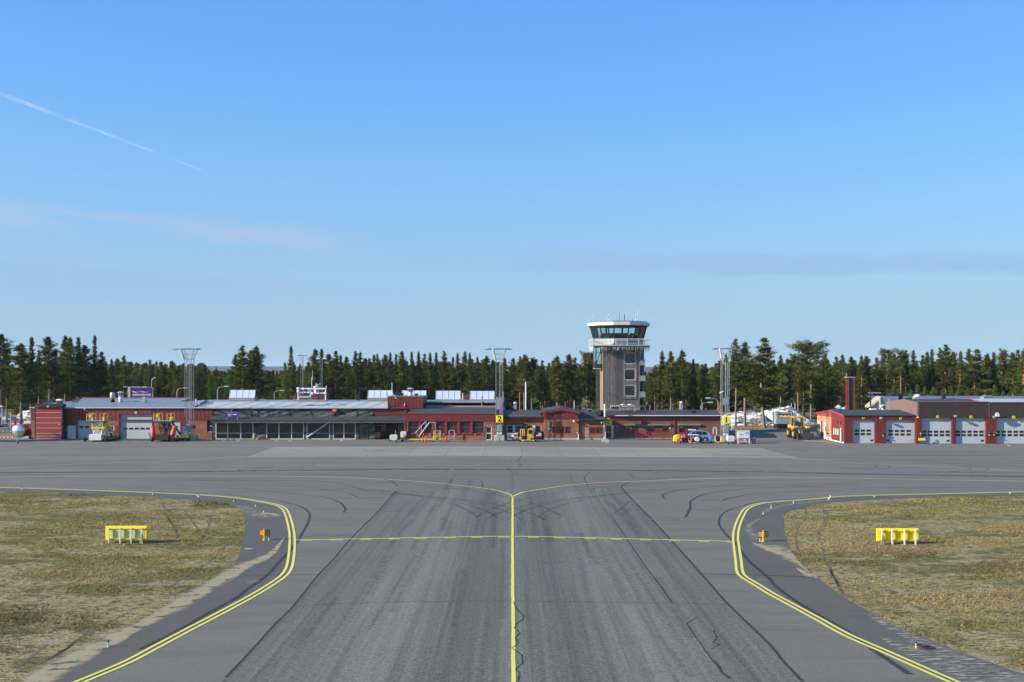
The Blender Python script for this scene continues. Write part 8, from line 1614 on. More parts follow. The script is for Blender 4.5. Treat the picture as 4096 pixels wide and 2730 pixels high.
for px, py, w in ((1013, 2328, .3), (3047, 2322, .28), (3690, 2594, .55)):
    x, y, _ = at(px, py); o = MB().lathe([(w, 0), (w*.9, .012)], (x, y, .014), 20).build('manhole_cover', 'rust'); tag(o, {1013: 'rusty flat cover set in the dark left shoulder', 3047: 'rusty flat cover set in the dark right shoulder', 3690: 'rusty flat cover under the nearest right edge light'}[px], 'cover', 'pavement covers')
Y = 195.; f = Fc(Y); t_ = thing('billboard', 'purple billboard reading Härifrån kommer 100% förnybar kraft', 'billboard', (f.x(566), Y, 0)); MB().box(f.x(522), f.x(609), Y, Y+.3, f.z(1596), f.z(1551)).build('panel', 'purple', t_); MB().box(f.x(520.5), f.x(611), Y-.05, Y+.35, f.z(1551), f.z(1549.5)).box(f.x(609), f.x(611), Y-.05, Y+.35, f.z(1598), f.z(1549.5)).build('frame', 'galvanised', t_)
for a in (512, 518.5): MB().box(f.x(a), f.x(a+3), Y-.1, Y+.4, 0, f.z(1549)).build('post', 'white_trim', t_)
for p0, p1, p2, p3, tx, zc in ((527, 603, 1572, 1562, 'Härifrån kommer', 1568), (527, 604, 1584.5, 1575, '100% förnybar kraft.', 1579.7)):
    s_ = MB().prism([(f.x(p0), f.z(p2+1)), (f.x(p1), f.z(p2)), (f.x(p1), f.z(p3)), (f.x(p0), f.z(p3+2))], Y-.03, Y-.001).build('text_strip', 'mauve', t_); text('lettering', tx, .44, 'pale_text', t_, f.x(532), Y-.036, f.z(zc), 'LEFT', bold=.01, sx=1.04 if tx[0] == 'H' else .98)
m = MB()
for a in (503, 509, 537, 549, 562, 581, 588): m.box(f.x(a)-.15, f.x(a)+.15, Y-.9, Y-.4, f.z(1549), f.z(1547)); 
m.tube((f.x(502), Y-.6, f.z(1549)), (f.x(592), Y-.4, f.z(1548.5)), .03); m.build('lamp_row', 'white_paint', t_)
def street_lamp(px, ptop, Y, d, label):
    x = PX(px, Y); h = PZ(ptop, Y); t_ = thing('street_lamp', label, 'street lamp', (x, Y, 0), 'grey street lamps behind the terminal'); MB().tube((x, Y, 0), (x, Y, h-.6), .10, .07, 8).path([(x, Y, h-.6), (x+.15*d, Y, h-.2), (x+.6*d, Y, h), (x+1.4*d, Y, h+.1)], .055).build('pole', 'galvanised', t_); MB().box(x+(1.3*d if d > 0 else 2.2*d), x+(2.2*d if d > 0 else 1.3*d), Y-.15, Y+.15, h+.03, h+.2, .06).build('lamp_head', 'white_paint', t_)
for px, pt, Y, d, lb in ((606.5, 1515, 200, .35, 'tall street lamp at the right end of the purple billboard'), (708, 1555, 200, 1, 'street lamp just left of the left light mast'), (870.5, 1549, 200, 1, 'street lamp left of the leftmost skylight'), (962, 1546, 205, 1, 'street lamp behind the leftmost skylight'), (1034.5, 1551, 205, 1, 'street lamp right of the leftmost skylight'), (1097, 1565, 215, 1, 'street lamp farthest from the skylight, towards the roof frame'), (2804, 1613, 185, 1, 'street lamp left of mast 1'), (2872, 1596, 175, -1, 'street lamp closest to mast 1'), (1011, 1541, 230, 1, 'street lamp among the tall pair of pines')): street_lamp(px, pt, Y, d, lb)
def far_mast(px, ptop, Y, bar, label):
    x = PX(px, Y); h = PZ(ptop, Y); t_ = thing('distant_mast', label, 'floodlight mast', (x, Y, 0), 'slim masts behind the roof'); m = MB(); w = .25
    for a, b in ((-w, -w), (w, -w), (0, w)): m.tube((x+a, Y+b, 0), (x+a, Y+b, h), .04, n=4)
    m.build('leg', 'mast_steel', t_); m = MB(); z = 0
    while z < h-.5: m.tube((x-w, Y-w, z), (x+w, Y-w, z+.5), .014, n=4, caps=False).tube((x+w, Y-w, z), (x-w, Y-w, z+.5), .014, n=4, caps=False); z += .5
    m.build('lattice', 'mast_steel', t_); MB().box(x-bar, x+bar, Y-.05, Y+.05, h-.15, h-.05).build('cross_bar', 'mast_steel', t_)
    for s in (-1, 1): MB().box(x+s*bar*.85-.35, x+s*bar*.85+.35, Y-.2, Y+.2, h-.05, h+.25, .05).build('floodlight', 'white_paint', t_)
far_mast(1209, 1421, 196, .9, 'slim lattice mast with two lamps just right of the lone pine'); far_mast(1286, 1437, 198, .8, 'slim dark lattice mast with two lamps behind the rooftop frame'); far_mast(2390, 1476, 172, .45, 'slim lattice mast close against the left side of the tower')
for px, pt, pb, Y, lb in ((2103.5, 1530, 1640, 172, 'tall white pole behind the shaded brick wing'), (2013, 1571, 1640, 165, 'thin grey rod close beside mast 2'), (2297, 1606, 1640, 168, 'short grey pole with head right of the red gable'), (3166, 1616, 1640, 200, 'left of two thin poles carrying a crossbar behind the snow bank'), (3180, 1615, 1640, 201, 'right of two thin poles carrying a crossbar behind the snow bank')):
    x = PX(px, Y); t_ = thing('pole', lb, 'pole', (x, Y, 0)); MB().tube((x, Y, 0), (x, Y, PZ(pt, Y)), .13 if px < 2110 and px > 2100 else .06, n=8).build('shaft', 'white_trim', t_); MB().lathe([(.15, 0), (.15, .08)], (x, Y, PZ(pt, Y)), 8).build('cap', 'galvanised', t_)
def foliage_mat(name, c0, c1, c2):
    m, t, out = newmat(name)
    oi = nd(t, 'ShaderNodeObjectInfo').outputs['Random']
    at_ = nd(t, 'ShaderNodeAttribute', attribute_name='tint').outputs['Fac']
    n = noi(t, coords(t, 'Object'), .55, 3)
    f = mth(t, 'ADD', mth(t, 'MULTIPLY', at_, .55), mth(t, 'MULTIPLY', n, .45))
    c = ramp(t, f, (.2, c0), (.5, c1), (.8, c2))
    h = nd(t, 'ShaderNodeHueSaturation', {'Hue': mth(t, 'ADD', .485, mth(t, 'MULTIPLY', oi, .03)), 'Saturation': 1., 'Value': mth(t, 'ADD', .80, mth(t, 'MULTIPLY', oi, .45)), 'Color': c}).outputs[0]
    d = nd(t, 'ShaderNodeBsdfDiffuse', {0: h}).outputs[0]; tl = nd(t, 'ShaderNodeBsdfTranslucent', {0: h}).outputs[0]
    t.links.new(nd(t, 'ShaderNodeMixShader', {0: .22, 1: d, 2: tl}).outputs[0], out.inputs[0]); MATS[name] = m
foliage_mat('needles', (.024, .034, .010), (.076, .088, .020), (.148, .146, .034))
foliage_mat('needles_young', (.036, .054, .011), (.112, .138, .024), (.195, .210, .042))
m, t, out = newmat('pine_bark')
s = nd(t, 'ShaderNodeSeparateXYZ', {0: nd(t, 'ShaderNodeTexCoord').outputs['Object']}).outputs
n = noi(t, coords(t, 'Object', (6, 6, 1.2)), 1.5, 5)
f = mth(t, 'ADD', mth(t, 'DIVIDE', s[2], 16.), mth(t, 'MULTIPLY', mth(t, 'SUBTRACT', n, .5), .5))
c = ramp(t, f, (.05, (.17, .14, .115)), (.28, (.24, .175, .125)), (.55, (.36, .19, .09)))
c = mix(t, sstep(t, n, .5, .7), c, (.10, .075, .06)); finish(t, out, c, .9, spec=.1); MATS['pine_bark'] = m

def tri_mesh(name, C, D, Wd, L, tint, mat):
    """one mesh of slim leaf triangles: centres C, axis D, side Wd"""
    N = len(C); v = np.empty((N, 3, 3), np.float32)
    v[:, 0] = C-D*(L*.5)[:, None]-Wd; v[:, 1] = C-D*(L*.5)[:, None]+Wd; v[:, 2] = C+D*(L*.5)[:, None]
    me = bpy.data.meshes.new(name); me.vertices.add(3*N); me.vertices.foreach_set('co', v.reshape(-1))
    me.loops.add(3*N); me.loops.foreach_set('vertex_index', np.arange(3*N, dtype=np.int32)); me.polygons.add(N)
    me.polygons.foreach_set('loop_start', np.arange(0, 3*N, 3, dtype=np.int32)); me.polygons.foreach_set('loop_total', np.full(N, 3, np.int32))
    a = me.attributes.new('tint', 'FLOAT', 'POINT'); a.data.foreach_set('value', np.repeat(tint, 3).astype(np.float32))
    me.materials.append(MATS[mat]); me.update(calc_edges=True); return me
def unit(a): return a/np.maximum(1e-6, np.linalg.norm(a, axis=1))[:, None]
def crown_arrays(seed, H, Rr, z0, style, dens=1.):
    g = np.random.default_rng(seed); C = []; T = []; O = []
    z = z0; az0 = g.uniform(0, 6.28); gapz = g.uniform(z0+1, H-1, 2); br = []
    while z < H-.15:
        u = (z-z0)/(H-z0)
        if style == 'cone': e = Rr*(1-u**1.12)**.9*(.55+.45*min(1, u/.12))
        elif style == 'pine': e = Rr*min(1., (u/.22)**.6+.25)*(1-u**1.75)**.85
        else: e = Rr*math.sqrt(max(.02, 1-(2*u-1.0)**2))*(.85 if u < .5 else 1)
        e *= g.uniform(.78, 1.12); nb = g.integers(4, 7) if style != 'round' else g.integers(4, 7)
        for k in range(nb):
            a = az0+6.283*k/nb+g.uniform(-.5, .5); l = e*g.choice((g.uniform(.45, .8), g.uniform(.8, 1.4)))
            if g.random() < (.08 if style == 'cone' else .20): continue
            up = (-.15+.75*u if style != 'round' else .1+.4*u)+g.uniform(-.12, .14)
            d = np.array([math.cos(a), math.sin(a), up]); br.append((z, a, l, up))
            nc = max(2, int(l/.27*dens)+1)
            for q in range(nc):
                s = l*(.28+.72*(q+g.random())/nc); r = (.13+.09*(s/max(l, .1)))*(1 if style != 'round' else 1.15)*min(1.25, .6+l*.35)
                nb_ = max(4, int((15 if style != 'cone' else 12)*dens)); p = np.array([0, 0, z])+d*s+np.array([0, 0, .12*s*s/max(1, l)])
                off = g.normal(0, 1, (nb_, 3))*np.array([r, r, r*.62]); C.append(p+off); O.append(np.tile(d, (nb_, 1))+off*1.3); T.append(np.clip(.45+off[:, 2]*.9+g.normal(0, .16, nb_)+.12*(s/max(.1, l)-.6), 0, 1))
        az0 += g.uniform(.5, 1.4); z += g.uniform(.30, .50)*(1 if style != 'cone' else .85)*(1.0/max(.6, dens**.5))
    for q in range(int(6*dens)+2):
        p = np.array([[0, 0, H-.4+.06*q]]); C.append(p+g.normal(0, .09, (3, 3))); O.append(np.tile([0, 0, 1.], (3, 1))+g.normal(0, .4, (3, 3))); T.append(np.full(3, .6))
    C = np.vstack(C); O = np.vstack(O); T = np.concatenate(T); n = len(C)
    D = unit(O+g.normal(0, .55, (n, 3))+np.array([0, 0, .35])); W = unit(np.cross(D, g.normal(0, 1, (n, 3)))); L = g.uniform(.22, .46, n); W = W*(g.uniform(.04, .075, n))[:, None]
    return C, D, W, L, T, br
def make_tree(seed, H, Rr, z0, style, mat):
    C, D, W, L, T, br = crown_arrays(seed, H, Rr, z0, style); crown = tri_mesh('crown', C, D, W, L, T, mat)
    g = random.Random(seed); mb = MB(); n = 7; pts = []; bend = (g.uniform(-.25, .25), g.uniform(-.2, .2))
    for i in range(n+1):
        u = i/n; pts.append((bend[0]*math.sin(u*3), bend[1]*math.sin(u*2.5), H*.97*u))
    for i in range(n): mb.tube(pts[i], pts[i+1], .19*(1-.86*i/n)*(H/15), .19*(1-.86*(i+1)/n)*(H/15), 7, caps=False)
    for (z, a, l, up) in br[::2]: mb.tube((0, 0, z), (math.cos(a)*l*.7, math.sin(a)*l*.7, z+up*l*.7), .035, .012, 4, caps=False)
    for k in range(9):
        z = g.uniform(z0*.45, z0+.6); a = g.uniform(0, 6.28); l = g.uniform(.6, 1.7); mb.tube((0, 0, z), (math.cos(a)*l, math.sin(a)*l, z-g.uniform(-.1, .35)), .03, .008, 4, caps=False)
    me = bpy.data.meshes.new('trunk'); me.from_pydata(mb.v, [], mb.f); me.materials.append(MATS['pine_bark']); me.polygons.foreach_set('use_smooth', [True]*len(me.polygons)); me.update()
    return me, crown, H
PROTO = {'pine': [make_tree(11+k, 15, r_, z_, 'pine', 'needles') for k, (r_, z_) in enumerate(((1.9, 5.4), (2.15, 4.6), (1.75, 6.8), (2.25, 6.2), (2.0, 3.8)))],
         'cone': [make_tree(31+k, 15, r_, z_, 'cone', 'needles') for k, (r_, z_) in enumerate(((1.9, 2.2), (1.6, 3.6), (2.1, 2.8), (1.5, 4.4)))],
         'young': [make_tree(51+k, 15, r_, z_, 'cone', 'needles_young') for k, (r_, z_) in enumerate(((2.7, .6), (2.3, .9), (3.0, .5)))],
         'round': [make_tree(71+k, 15, r_, z_, 'round', 'needles') for k, (r_, z_) in enumerate(((2.3, 8.8), (2.0, 9.8), (2.7, 7.2)))],
         'broad': [make_tree(91, 15, 4.3, 1.2, 'pine', 'needles')]}
NTREE = [0]
def tree(px, ptop, Y, kind, label, group, wid=1., var=None, base=0.):
    tr_, cr_, H0 = PROTO[kind][NTREE[0] % len(PROTO[kind]) if var is None else var]; NTREE[0] += 1
    h = PZ(ptop, Y)-base; s_ = h/H0; x = PX(px, Y)
    r_ = bpy.data.objects.new('pine_tree', None); r_.empty_display_size = .3; COL.objects.link(r_); r_.location = (x, Y, base); sxy = s_*wid*random.uniform(.92, 1.08); r_.scale = (sxy, sxy, s_); r_.rotation_euler = (0, 0, random.uniform(0, 6.28)); tag(r_, label, 'tree', group)
    for nm, me in (('trunk', tr_), ('crown', cr_)):
        o = bpy.data.objects.new(nm, me); COL.objects.link(o); o.parent = r_
Z_ = {1: ('tall dark pine in the dense stand behind the red fabric door at the left end', 'dense stand at the left end'), 2: ('young bright green pine in the low thicket behind the purple billboard and left mast', 'low thicket behind the billboard'),
      3: ('dark pine in the stand behind the rooftop pipe frame and second skylight', 'stand behind the rooftop frame'), 4: ('slim straight pine in the even row behind the red plant room and right skylights', 'even row behind the skylights'),
      5: ('bare trunked pine in the row between mast 2 and the control tower', 'row between mast 2 and tower'), 6: ('pine in the stand between the control tower and mast 1', 'stand between tower and mast 1'),
      7: ('pine in the wood behind the snow bank and grey container', 'wood behind the snow bank'), 8: ('pine in the mixed wood behind the garages with doors 20 to 24', 'mixed wood behind the garages')}
SK = {1: ((27, 1400, 196), (127, 1348, 195), (155, 1400, 206), (193, 1348, 200), (222, 1395, 212), (261, 1345, 205), (280, 1351, 199), (314, 1348, 203), (338, 1380, 207), (406, 1410, 205), (446, 1437, 225), (469, 1432, 228), (497, 1423, 212)),
      2: ((513, 1459, 265), (524, 1447, 262), (545, 1448, 270), (565, 1455, 275), (584, 1450, 268), (600, 1440, 262), (626, 1442, 266), (650, 1458, 276), (682, 1458, 280), (698, 1453, 276), (717, 1461, 284), (734, 1453, 270), (765, 1463, 282), (792, 1456, 272), (865, 1470, 290), (835, 1478, 300), (898, 1484, 300)),
      3: ((1234, 1447, 226), (1261, 1397, 208), (1287, 1396, 212), (1315, 1418, 218), (1343, 1405, 207), (1363, 1421, 220), (1386, 1427, 224), (1421, 1405, 207), (1441, 1407, 215), (1462, 1434, 232), (1477, 1434, 230), (1496, 1419, 222)),
      4: ((1509, 1415, 220), (1540, 1419, 222), (1561, 1411, 218), (1584, 1415, 222), (1608, 1404, 212), (1647, 1407, 216), (1675, 1407, 213), (1699, 1418, 220), (1720, 1411, 219), (1745, 1410, 214), (1776, 1405, 217), (1812, 1427, 224), (1831, 1413, 215), (1860, 1408, 218), (1879, 1411, 213), (1910, 1426, 222), (1946, 1424, 216), (1970, 1440, 224)),
      5: ((2019, 1434, 220), (2053, 1432, 216), (2081, 1426, 210), (2099, 1419, 205), (2169, 1443, 212), (2191, 1472, 220), (2229, 1424, 202), (2249, 1462, 224), (2277, 1418, 203), (2301, 1431, 208), (2320, 1458, 222), (2367, 1413, 204)),
      6: ((2602, 1488, 240), (2621, 1463, 224), (2648, 1404, 206), (2683, 1407, 202), (2728, 1402, 206), (2773, 1435, 208), (2808, 1474, 230), (2822, 1455, 207), (2857, 1472, 222), (2882, 1440, 212), (2903, 1421, 208)),
      7: ((3010, 1437, 215), (3095, 1440, 216), (3123, 1424, 210), (3150, 1436, 218), (3193, 1427, 208), (3218, 1430, 214), (3345, 1428, 220), (3370, 1420, 214)),
      8: ((3405, 1426, 212), (3446, 1421, 200), (3465, 1426, 214), (3506, 1431, 218), (3530, 1428, 222), (3576, 1416, 207), (3624, 1402, 215), (3653, 1400, 219), (3691, 1420, 222), (3709, 1407, 226), (3728, 1396, 221), (3760, 1392, 224), (3814, 1408, 220), (3843, 1404, 214), (3875, 1396, 216), (3950, 1415, 222), (3975, 1410, 218), (4050, 1410, 214), (4071, 1402, 218), (4130, 1400, 216), (4175, 1410, 214))}
kinds = {1: ('pine', 'cone', 'pine'), 2: ('young', 'cone', 'young'), 3: ('pine', 'pine', 'cone'), 4: ('cone', 'pine', 'cone'), 5: ('pine',), 6: ('pine', 'pine', 'cone'), 7: ('pine', 'pine'), 8: ('pine', 'cone', 'pine')}
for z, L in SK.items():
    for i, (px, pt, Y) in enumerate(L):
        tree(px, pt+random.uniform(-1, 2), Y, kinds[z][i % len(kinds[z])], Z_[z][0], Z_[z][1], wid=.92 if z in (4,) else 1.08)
for a in ((84, 1375, 186, 'pine', 'big pine with long bare trunk left of the red fabric door', 1.5, 1), (3, 1338, 192, 'pine', 'tallest dark pine cut by the left edge of the view', 1.4, 3), (379, 1341, 203, 'cone', 'narrow spire topped pine, sharpest tip of the left stand', .85, 1),
          (943, 1418, 206, 'pine', 'shorter left pine of the tall trio above the leftmost skylight', 1.15, 0), (970, 1384, 201, 'pine', 'tall middle pine of the trio above the leftmost skylight', 1.2, 2), (1007, 1402, 208, 'pine', 'broad pine behind the trio above the leftmost skylight', 1.1, 3), (1025, 1386, 203, 'pine', 'right pine of the tall trio above the leftmost skylight', 1.25, 1),
          (1164, 1384, 200, 'cone', 'lone cone shaped pine standing free between the skylight and slim lattice mast', 1.0, 1), (2127, 1437, 206, 'round', 'round topped pine among the row right of mast 2', .9, 1), (2347, 1415, 212, 'round', 'round topped pine close left of the control tower', .85, 0),
          (2942, 1357, 182, 'pine', 'tallest reddish trunked pine just right of mast 1', 1.05, 2), (2980, 1370, 182, 'pine', 'dark trunked pine second right of mast 1', 1.35, 0), (3057, 1353, 179, 'pine', 'bushy pine with clear dark trunk in front of the snow bank', 1.6, 4), (3172, 1423, 218, 'round', 'small round topped pine behind the grey container', .8, 1),
          (3244, 1373, 205, 'round', 'umbrella shaped pine rising above the wood left of the brick chimney', 1.3, 2), (3301, 1416, 186, 'broad', 'huge broad low branched pine left of the brick chimney', .95, 0), (3290, 1440, 190, 'broad', 'second broad bushy pine at the chimney, half behind the huge one', .72, 0), (3549, 1404, 213, 'round', 'round topped pine above the dark flagpole house', .95, 0), (3604, 1405, 205, 'round', 'round topped pine with long bare trunk above the clear roof dome', .95, 1),
          (3784, 1380, 200, 'pine', 'tallest pine with bright bare trunk behind the garages', 1.25, 2), (3908, 1399, 199, 'pine', 'full crowned pine with pale trunk above the wide roof ventilator', 1.45, 4), (4010, 1404, 202, 'round', 'thin round topped pine with bare orange trunk near the right edge', .8, 1), (4096, 1399, 196, 'cone', 'big full pine cut by the right edge of the view', 1.35, 0), (4096, 1560, 178, 'young', 'small light green pine at the right edge below the big one', 1.2, 1)):
    tree(a[0], a[1], a[2], a[3], a[4], None, a[5], a[6])
for o in COL.objects:
    if o.name.startswith('pine_tree') and o.get('group', 0) is None: del o['group']
random.seed(21)
FILL = {1: (0, 500, 11, 1440, 1480, 215, 245, ('cone', 'young', 'pine')), 2: (500, 925, 16, 1478, 1520, 235, 262, ('young', 'young', 'cone')), 3: (1075, 1505, 15, 1450, 1500, 225, 255, ('cone', 'pine', 'young')), 4: (1500, 2000, 14, 1445, 1475, 232, 255, ('pine', 'cone')), 5: (2010, 2400, 12, 1470, 1500, 225, 250, ('pine', 'cone')), 6: (2580, 2900, 10, 1480, 1505, 225, 250, ('pine', 'cone')), 7: (2985, 3390, 10, 1450, 1490, 215, 245, ('pine', 'cone')), 8: (3380, 4140, 22, 1440, 1490, 215, 240, ('cone', 'pine', 'young'))}
for z, (x0, x1, n, p0, p1, y0, y1, kk) in FILL.items():
    for i in range(n):
        tree(x0+(x1-x0)*(i+random.uniform(.2, .8))/n, random.uniform(p0, p1), random.uniform(y0, y1), kk[i % len(kk)], Z_[z][0], Z_[z][1], wid=1.2)
for i in range(17):
    tree(3575+i*33+random.uniform(-10, 10), random.uniform(1535, 1572), random.uniform(185, 196), 'young', 'low light green sapling at the wood edge just above the blue metal roof', 'saplings above the blue roof', wid=1.5)
for i in range(9):
    tree(560+i*42+random.uniform(-14, 14), random.uniform(1530, 1570), random.uniform(206, 226), 'young', 'low bright sapling at the front of the thicket near the street lamps', 'saplings at the thicket front', wid=1.35)
Cs = []
lib = [crown_arrays(200+k, 13, 2.6, 1.5 if k % 2 else 3.5, 'cone' if k % 2 else 'pine', .45)[:5] for k in range(4)]+[crown_arrays(222, 13, 6.5, .2, 'cone', .4)[:5]]
random.seed(5)
for i in range(1110):
    Y = random.uniform(246, 274) if i >= 960 else random.uniform(275, 470) if i < 620 else random.uniform(480, 900) if i < 720 else random.uniform(-620, -330); x = random.uniform(-.62, .62)*Y if Y > 0 else random.uniform(-420, 420); px = CX+FP*x/Y if Y > 0 else 0  # trees at negative Y are unseen, added to darken glass reflections
    if 830 < px < 1230 or 2560 < px < 2640: h = 10.2+random.uniform(-1.5, .2)-(0 if Y < 480 else 0)
    elif 480 < px < 940: h = 12.4+random.uniform(-1.5, .6)
    else: h = 12.6+random.uniform(-2, 1.2)
    if 0 < Y < 275: h *= random.uniform(.35, .55)  # low bushes added to darken the sunlit gaps between trunks
    C, D, W, L, T = lib[i % 4] if not 240 < Y < 275 else lib[4]; a = random.uniform(0, 6.28); s_ = h/13; ca, sa = math.cos(a), math.sin(a); Rm = np.array([[ca, -sa, 0], [sa, ca, 0], [0, 0, 1]])
    Cs.append((C@Rm.T*np.array([s_*1.35, s_*1.35, s_])+np.array([x, Y, 0]), D@Rm.T, W@Rm.T*3.2, L*2.3, T))
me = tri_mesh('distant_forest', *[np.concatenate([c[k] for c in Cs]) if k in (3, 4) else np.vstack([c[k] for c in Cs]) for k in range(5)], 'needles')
o = bpy.data.objects.new('distant_forest', me); COL.objects.link(o); o['kind'] = 'stuff'; tag(o, 'dark mass of conifer wood fading back behind the separate pines, plus an unseen belt added for dark reflections', 'forest')
for i, (x, y, h) in enumerate(((-96, 140, 15), (-104, 137, 17), (-88, 143, 12))):
    tree(CX+FP*x/y, HY-(h-EYE)*FP/y, y, 'pine', 'pine beside the apron beyond the left edge of the view', 'pines beyond the left edge', wid=1.1)
v = []; fcs = []; n = 160
for i in range(n+1):
    a = (i/n-.5)*1.7; 
    for k, (dd, hh) in enumerate(((4600, 0), (5300, .55), (6200, 1.), (7000, .6), (8000, 0))):
        h = hh*(14+16*mnoise.noise(Vector((a*5, 3.3, 0)))+7*mnoise.noise(Vector((a*17, 9.1, 0))))+hh*10.; v.append((math.sin(a)*dd, math.cos(a)*dd, max(-1, h) if hh else -1))
for i in range(n):
    for k in range(4): fcs.append((i*5+k, (i+1)*5+k, (i+1)*5+k+1, i*5+k+1))
m, t, out = newmat('far_wood'); nn = noi(t, coords(t, 'World', (.02, .02, .05)), 1., 6); finish(t, out, mix(t, nn, (.02, .032, .02), (.06, .075, .045)), .95, spec=.05); MATS['far_wood'] = m
me = bpy.data.meshes.new('hills'); me.from_pydata(v, [], fcs); me.materials.append(m); o = bpy.data.objects.new('hills', me); COL.objects.link(o); struct(o)
m, t, out = newmat('old_snow'); P_ = nd(t, 'ShaderNodeNewGeometry').outputs['Position']
n1 = noi(t, nd(t, 'ShaderNodeMapping', {0: P_, 3: (.45, .45, 1.3), 2: (0, R(20), 0)}).outputs[0], 1., 7, .68, .6); n2 = noi(t, nd(t, 'ShaderNodeMapping', {0: P_, 3: (2, 2, 4)}).outputs[0], 1., 5, .7)
ff = mth(t, 'ADD', mth(t, 'MULTIPLY', n1, .65), mth(t, 'MULTIPLY', n2, .35)); c = ramp(t, ff, (.44, (.10, .085, .07)), (.49, (.32, .29, .23)), (.53, (.78, .79, .80))); finish(t, out, c, .8, bump=ff, bstr=1., bdist=.4, spec=.2); MATS['old_snow'] = m
def heap(name, px0, px1, ptops, Y, depth, label):
    x0, x1 = PX(px0, Y), PX(px1, Y); NX, NY = 90, 26; vs = []
    for i in range(NX+1):
        u = i/NX; q = u*(len(ptops)-1); k = min(int(q), len(ptops)-2); zt = PZ(ptops[k]+(ptops[k+1]-ptops[k])*(q-k), Y+depth*.45)
        for j in range(NY+1):
            w_ = j/NY; x = x0+(x1-x0)*u; y = Y+depth*w_; e = math.sin(min(1, w_/.9)*math.pi)**.55*min(1, u/.05, (1-u)/.05+.0); nz = mnoise.fractal(Vector((x*.35, y*.35, 1.3)), 1., 2., 5)
            vs.append((x, y, max(-.05, zt*e*(1+.22*nz)+.25*nz*e)))
    fs = [(i*(NY+1)+j, (i+1)*(NY+1)+j, (i+1)*(NY+1)+j+1, i*(NY+1)+j+1) for i in range(NX) for j in range(NY)]
    me = bpy.data.meshes.new(name); me.from_pydata(vs, [], fs); me.materials.append(MATS['old_snow']); o = bpy.data.objects.new(name, me); COL.objects.link(o); tag(o, label, 'snow bank')
heap('snow_bank', 2885, 3108, (1692, 1668, 1655, 1648, 1647, 1649, 1648, 1658, 1680), 187, 14, 'long dirty melting snow bank between mast 1 and the grey container')
heap('snow_bank', 3080, 3282, (1650, 1647, 1646, 1638, 1634, 1638, 1655, 1672, 1690), 192, 14, 'brighter snow bank rising right behind the grey container')
heap('snow_bank', 3340, 3400, (1640, 1636, 1637, 1640), 172, 5, 'small white snow heap showing over the small garage roof')
heap('snow_bank', 60, 125, (1645, 1640, 1638, 1645), 215, 6, 'patchy snow under the pines left of the red fabric door')
heap('snow_bank', -40, 30, (1668, 1664, 1666, 1672), 200, 6, 'dull snow patch behind the parking sign at the left edge')
g = np.random.default_rng(3); LP = np.array(LGg); RP = np.array(RGg)
def edge_x(P, y):   # island border for each y (two branches: near and far part of the bend)
    return P
def inside(poly, x, y):
    c = np.zeros(len(x), bool); j = len(poly)-1
    for i in range(len(poly)):
        xi, yi = poly[i]; xj, yj = poly[j]; hit = ((yi > y) != (yj > y)) & (x < (xj-xi)*(y-yi)/(yj-yi+1e-9)+xi); c ^= hit; j = i
    return c
polyL = list(LGg)+[(-24, 26), (-150, 26)]; polyR = list(RGg)+[(24, 26), (150, 26)]
C, D, W, L, T = [], [], [], [], []
def tufts(poly, x0, x1, y0, y1, n, kx=1.):
    x = g.uniform(x0, x1, n); y = y0*(y1/y0)**g.uniform(0, 1, n)
    k = inside(poly, x, y) & (np.abs(x) < .56*y+2); x, y = x[k], y[k]
    val = np.array([mnoise.fractal(Vector((a*.16, b*.30, 4.)), 1., 2., 4) for a, b in zip(x, y)]); val2 = np.array([mnoise.noise(Vector((a*.07, b*.12, 9.))) for a, b in zip(x, y)])
    k = val+g.normal(0, .16, len(x)) > .02; x, y, val, val2 = x[k], y[k], val[k], val2[k]; n = len(x)
    for r_ in range(4):
        h = g.uniform(.035, .11, n)*(1+.5*np.clip(val, 0, 1)); d = unit(np.stack([g.normal(.25, .6, n), g.normal(0, .6, n), np.full(n, .75)], 1)); c = np.stack([x+g.normal(0, .09, n), y+g.normal(0, .09, n), h*.42], 1)
        C.append(c); D.append(d); W.append(unit(np.cross(d, g.normal(0, 1, (n, 3))))*g.uniform(.008, .020, n)[:, None]*(y/55)[:, None]); L.append(h*1.3); T.append(np.clip(.47+val2*.85+(.22 if x0 < 0 else .0)*np.clip((y-58)/18, 0, 1)+g.normal(0, .2, n), 0, 1))
tufts(polyL, -60, -7, 33, 88, 120000); tufts(polyR, 7, 60, 33, 88, 120000)
m, t, out = newmat('dry_grass'); a_ = nd(t, 'ShaderNodeAttribute', attribute_name='tint').outputs['Fac']; c = ramp(t, a_, (.12, (.11, .07, .033)), (.28, (.33, .225, .09)), (.48, (.46, .345, .14)), (.68, (.22, .19, .055)), (.95, (.09, .105, .022))); d = nd(t, 'ShaderNodeBsdfDiffuse', {0: c}).outputs[0]; tl = nd(t, 'ShaderNodeBsdfTranslucent', {0: c}).outputs[0]; t.links.new(nd(t, 'ShaderNodeMixShader', {0: .25, 1: d, 2: tl}).outputs[0], out.inputs[0]); MATS['dry_grass'] = m
me = tri_mesh('grass', np.vstack(C), np.vstack(D), np.vstack(W), np.concatenate(L), np.concatenate(T), 'dry_grass'); o = bpy.data.objects.new('grass', me); COL.objects.link(o); o['kind'] = 'stuff'; tag(o, 'sparse dry straw coloured grass on both sandy islands', 'grass')
C, D, W, L, T = [], [], [], [], []
vp = [G(2900, 1724), G(2960, 1717), G(3060, 1718), G(3110, 1711), G(3175, 1705), (PX(3175, 188), 188), (PX(2890, 188), 188)]; tufts(vp, 38, 60, 170, 188, 26000)
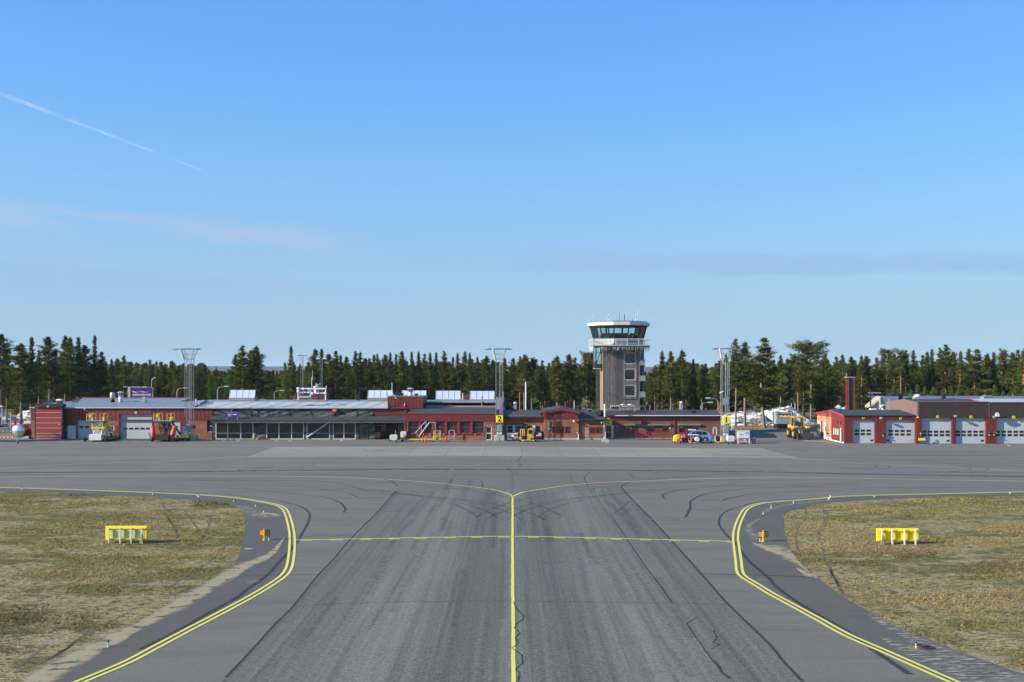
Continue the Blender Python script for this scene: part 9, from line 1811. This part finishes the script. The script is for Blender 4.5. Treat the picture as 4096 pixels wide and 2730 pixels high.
me = tri_mesh('verge_grass', np.vstack(C), np.vstack(D), np.vstack(W), np.concatenate(L)*1.6, np.concatenate(T), 'dry_grass'); o = bpy.data.objects.new('verge_grass', me); COL.objects.link(o); o['kind'] = 'stuff'; tag(o, 'brown grass verge under the pines before the snow bank', 'grass')
m, t, out = newmat('contrail_ice'); nn = noi(t, coords(t, 'World', (.004, .004, .006)), 1., 6, .65); lw = nd(t, 'ShaderNodeLayerWeight', {0: .5}).outputs['Facing']; e_ = nd(t, 'ShaderNodeBsdfDiffuse', {0: (.9, .9, .92, 1)}).outputs[0]; tr_ = nd(t, 'ShaderNodeBsdfTransparent').outputs[0]
al = mth(t, 'MULTIPLY', mth(t, 'MULTIPLY', mth(t, 'POWER', mth(t, 'SUBTRACT', 1., lw), 1.6), sstep(t, nn, .3, .7)), .20); t.links.new(nd(t, 'ShaderNodeMixShader', {0: al, 1: tr_, 2: e_}).outputs[0], out.inputs[0]); MATS['contrail_ice'] = m
mb = MB(); Yc = 9000.; pts = [(-260, 292, 19), (0, 374, 15), (260, 474, 11.5), (480, 557, 8), (680, 633, 4.5), (800, 680, 2.6), (857, 703, 1.2)]
for a, b in zip(pts[:-1], pts[1:]): mb.tube((PX(a[0], Yc), Yc, PZ(a[1], Yc)), (PX(b[0], Yc), Yc, PZ(b[1], Yc)), a[2]*.8*Yc/FP, b[2]*.8*Yc/FP, 16, caps=False)
o = mb.build('contrail', 'contrail_ice', None, True); o['kind'] = 'stuff'; tag(o, 'thin white contrail slanting down across the upper left sky', 'contrail'); o.visible_shadow = True

m, t, out = newmat('air'); pv = nd(t, 'ShaderNodeVolumePrincipled', {'Color': (.72, .83, 1., 1), 'Density': HAZE, 'Anisotropy': .0}); t.links.new(pv.outputs[0], out.inputs['Volume']); MATS['air'] = m
mb = MB(); mb.box(-8990, 8990, -1000, 8990, -2, 60); o = mb.build('haze', 'air'); o['kind'] = 'stuff'; tag(o, 'thin pale air over the airfield and far wood', 'haze')
for o in scene.objects:
    if '_o' in o.keys(): del o['_o']
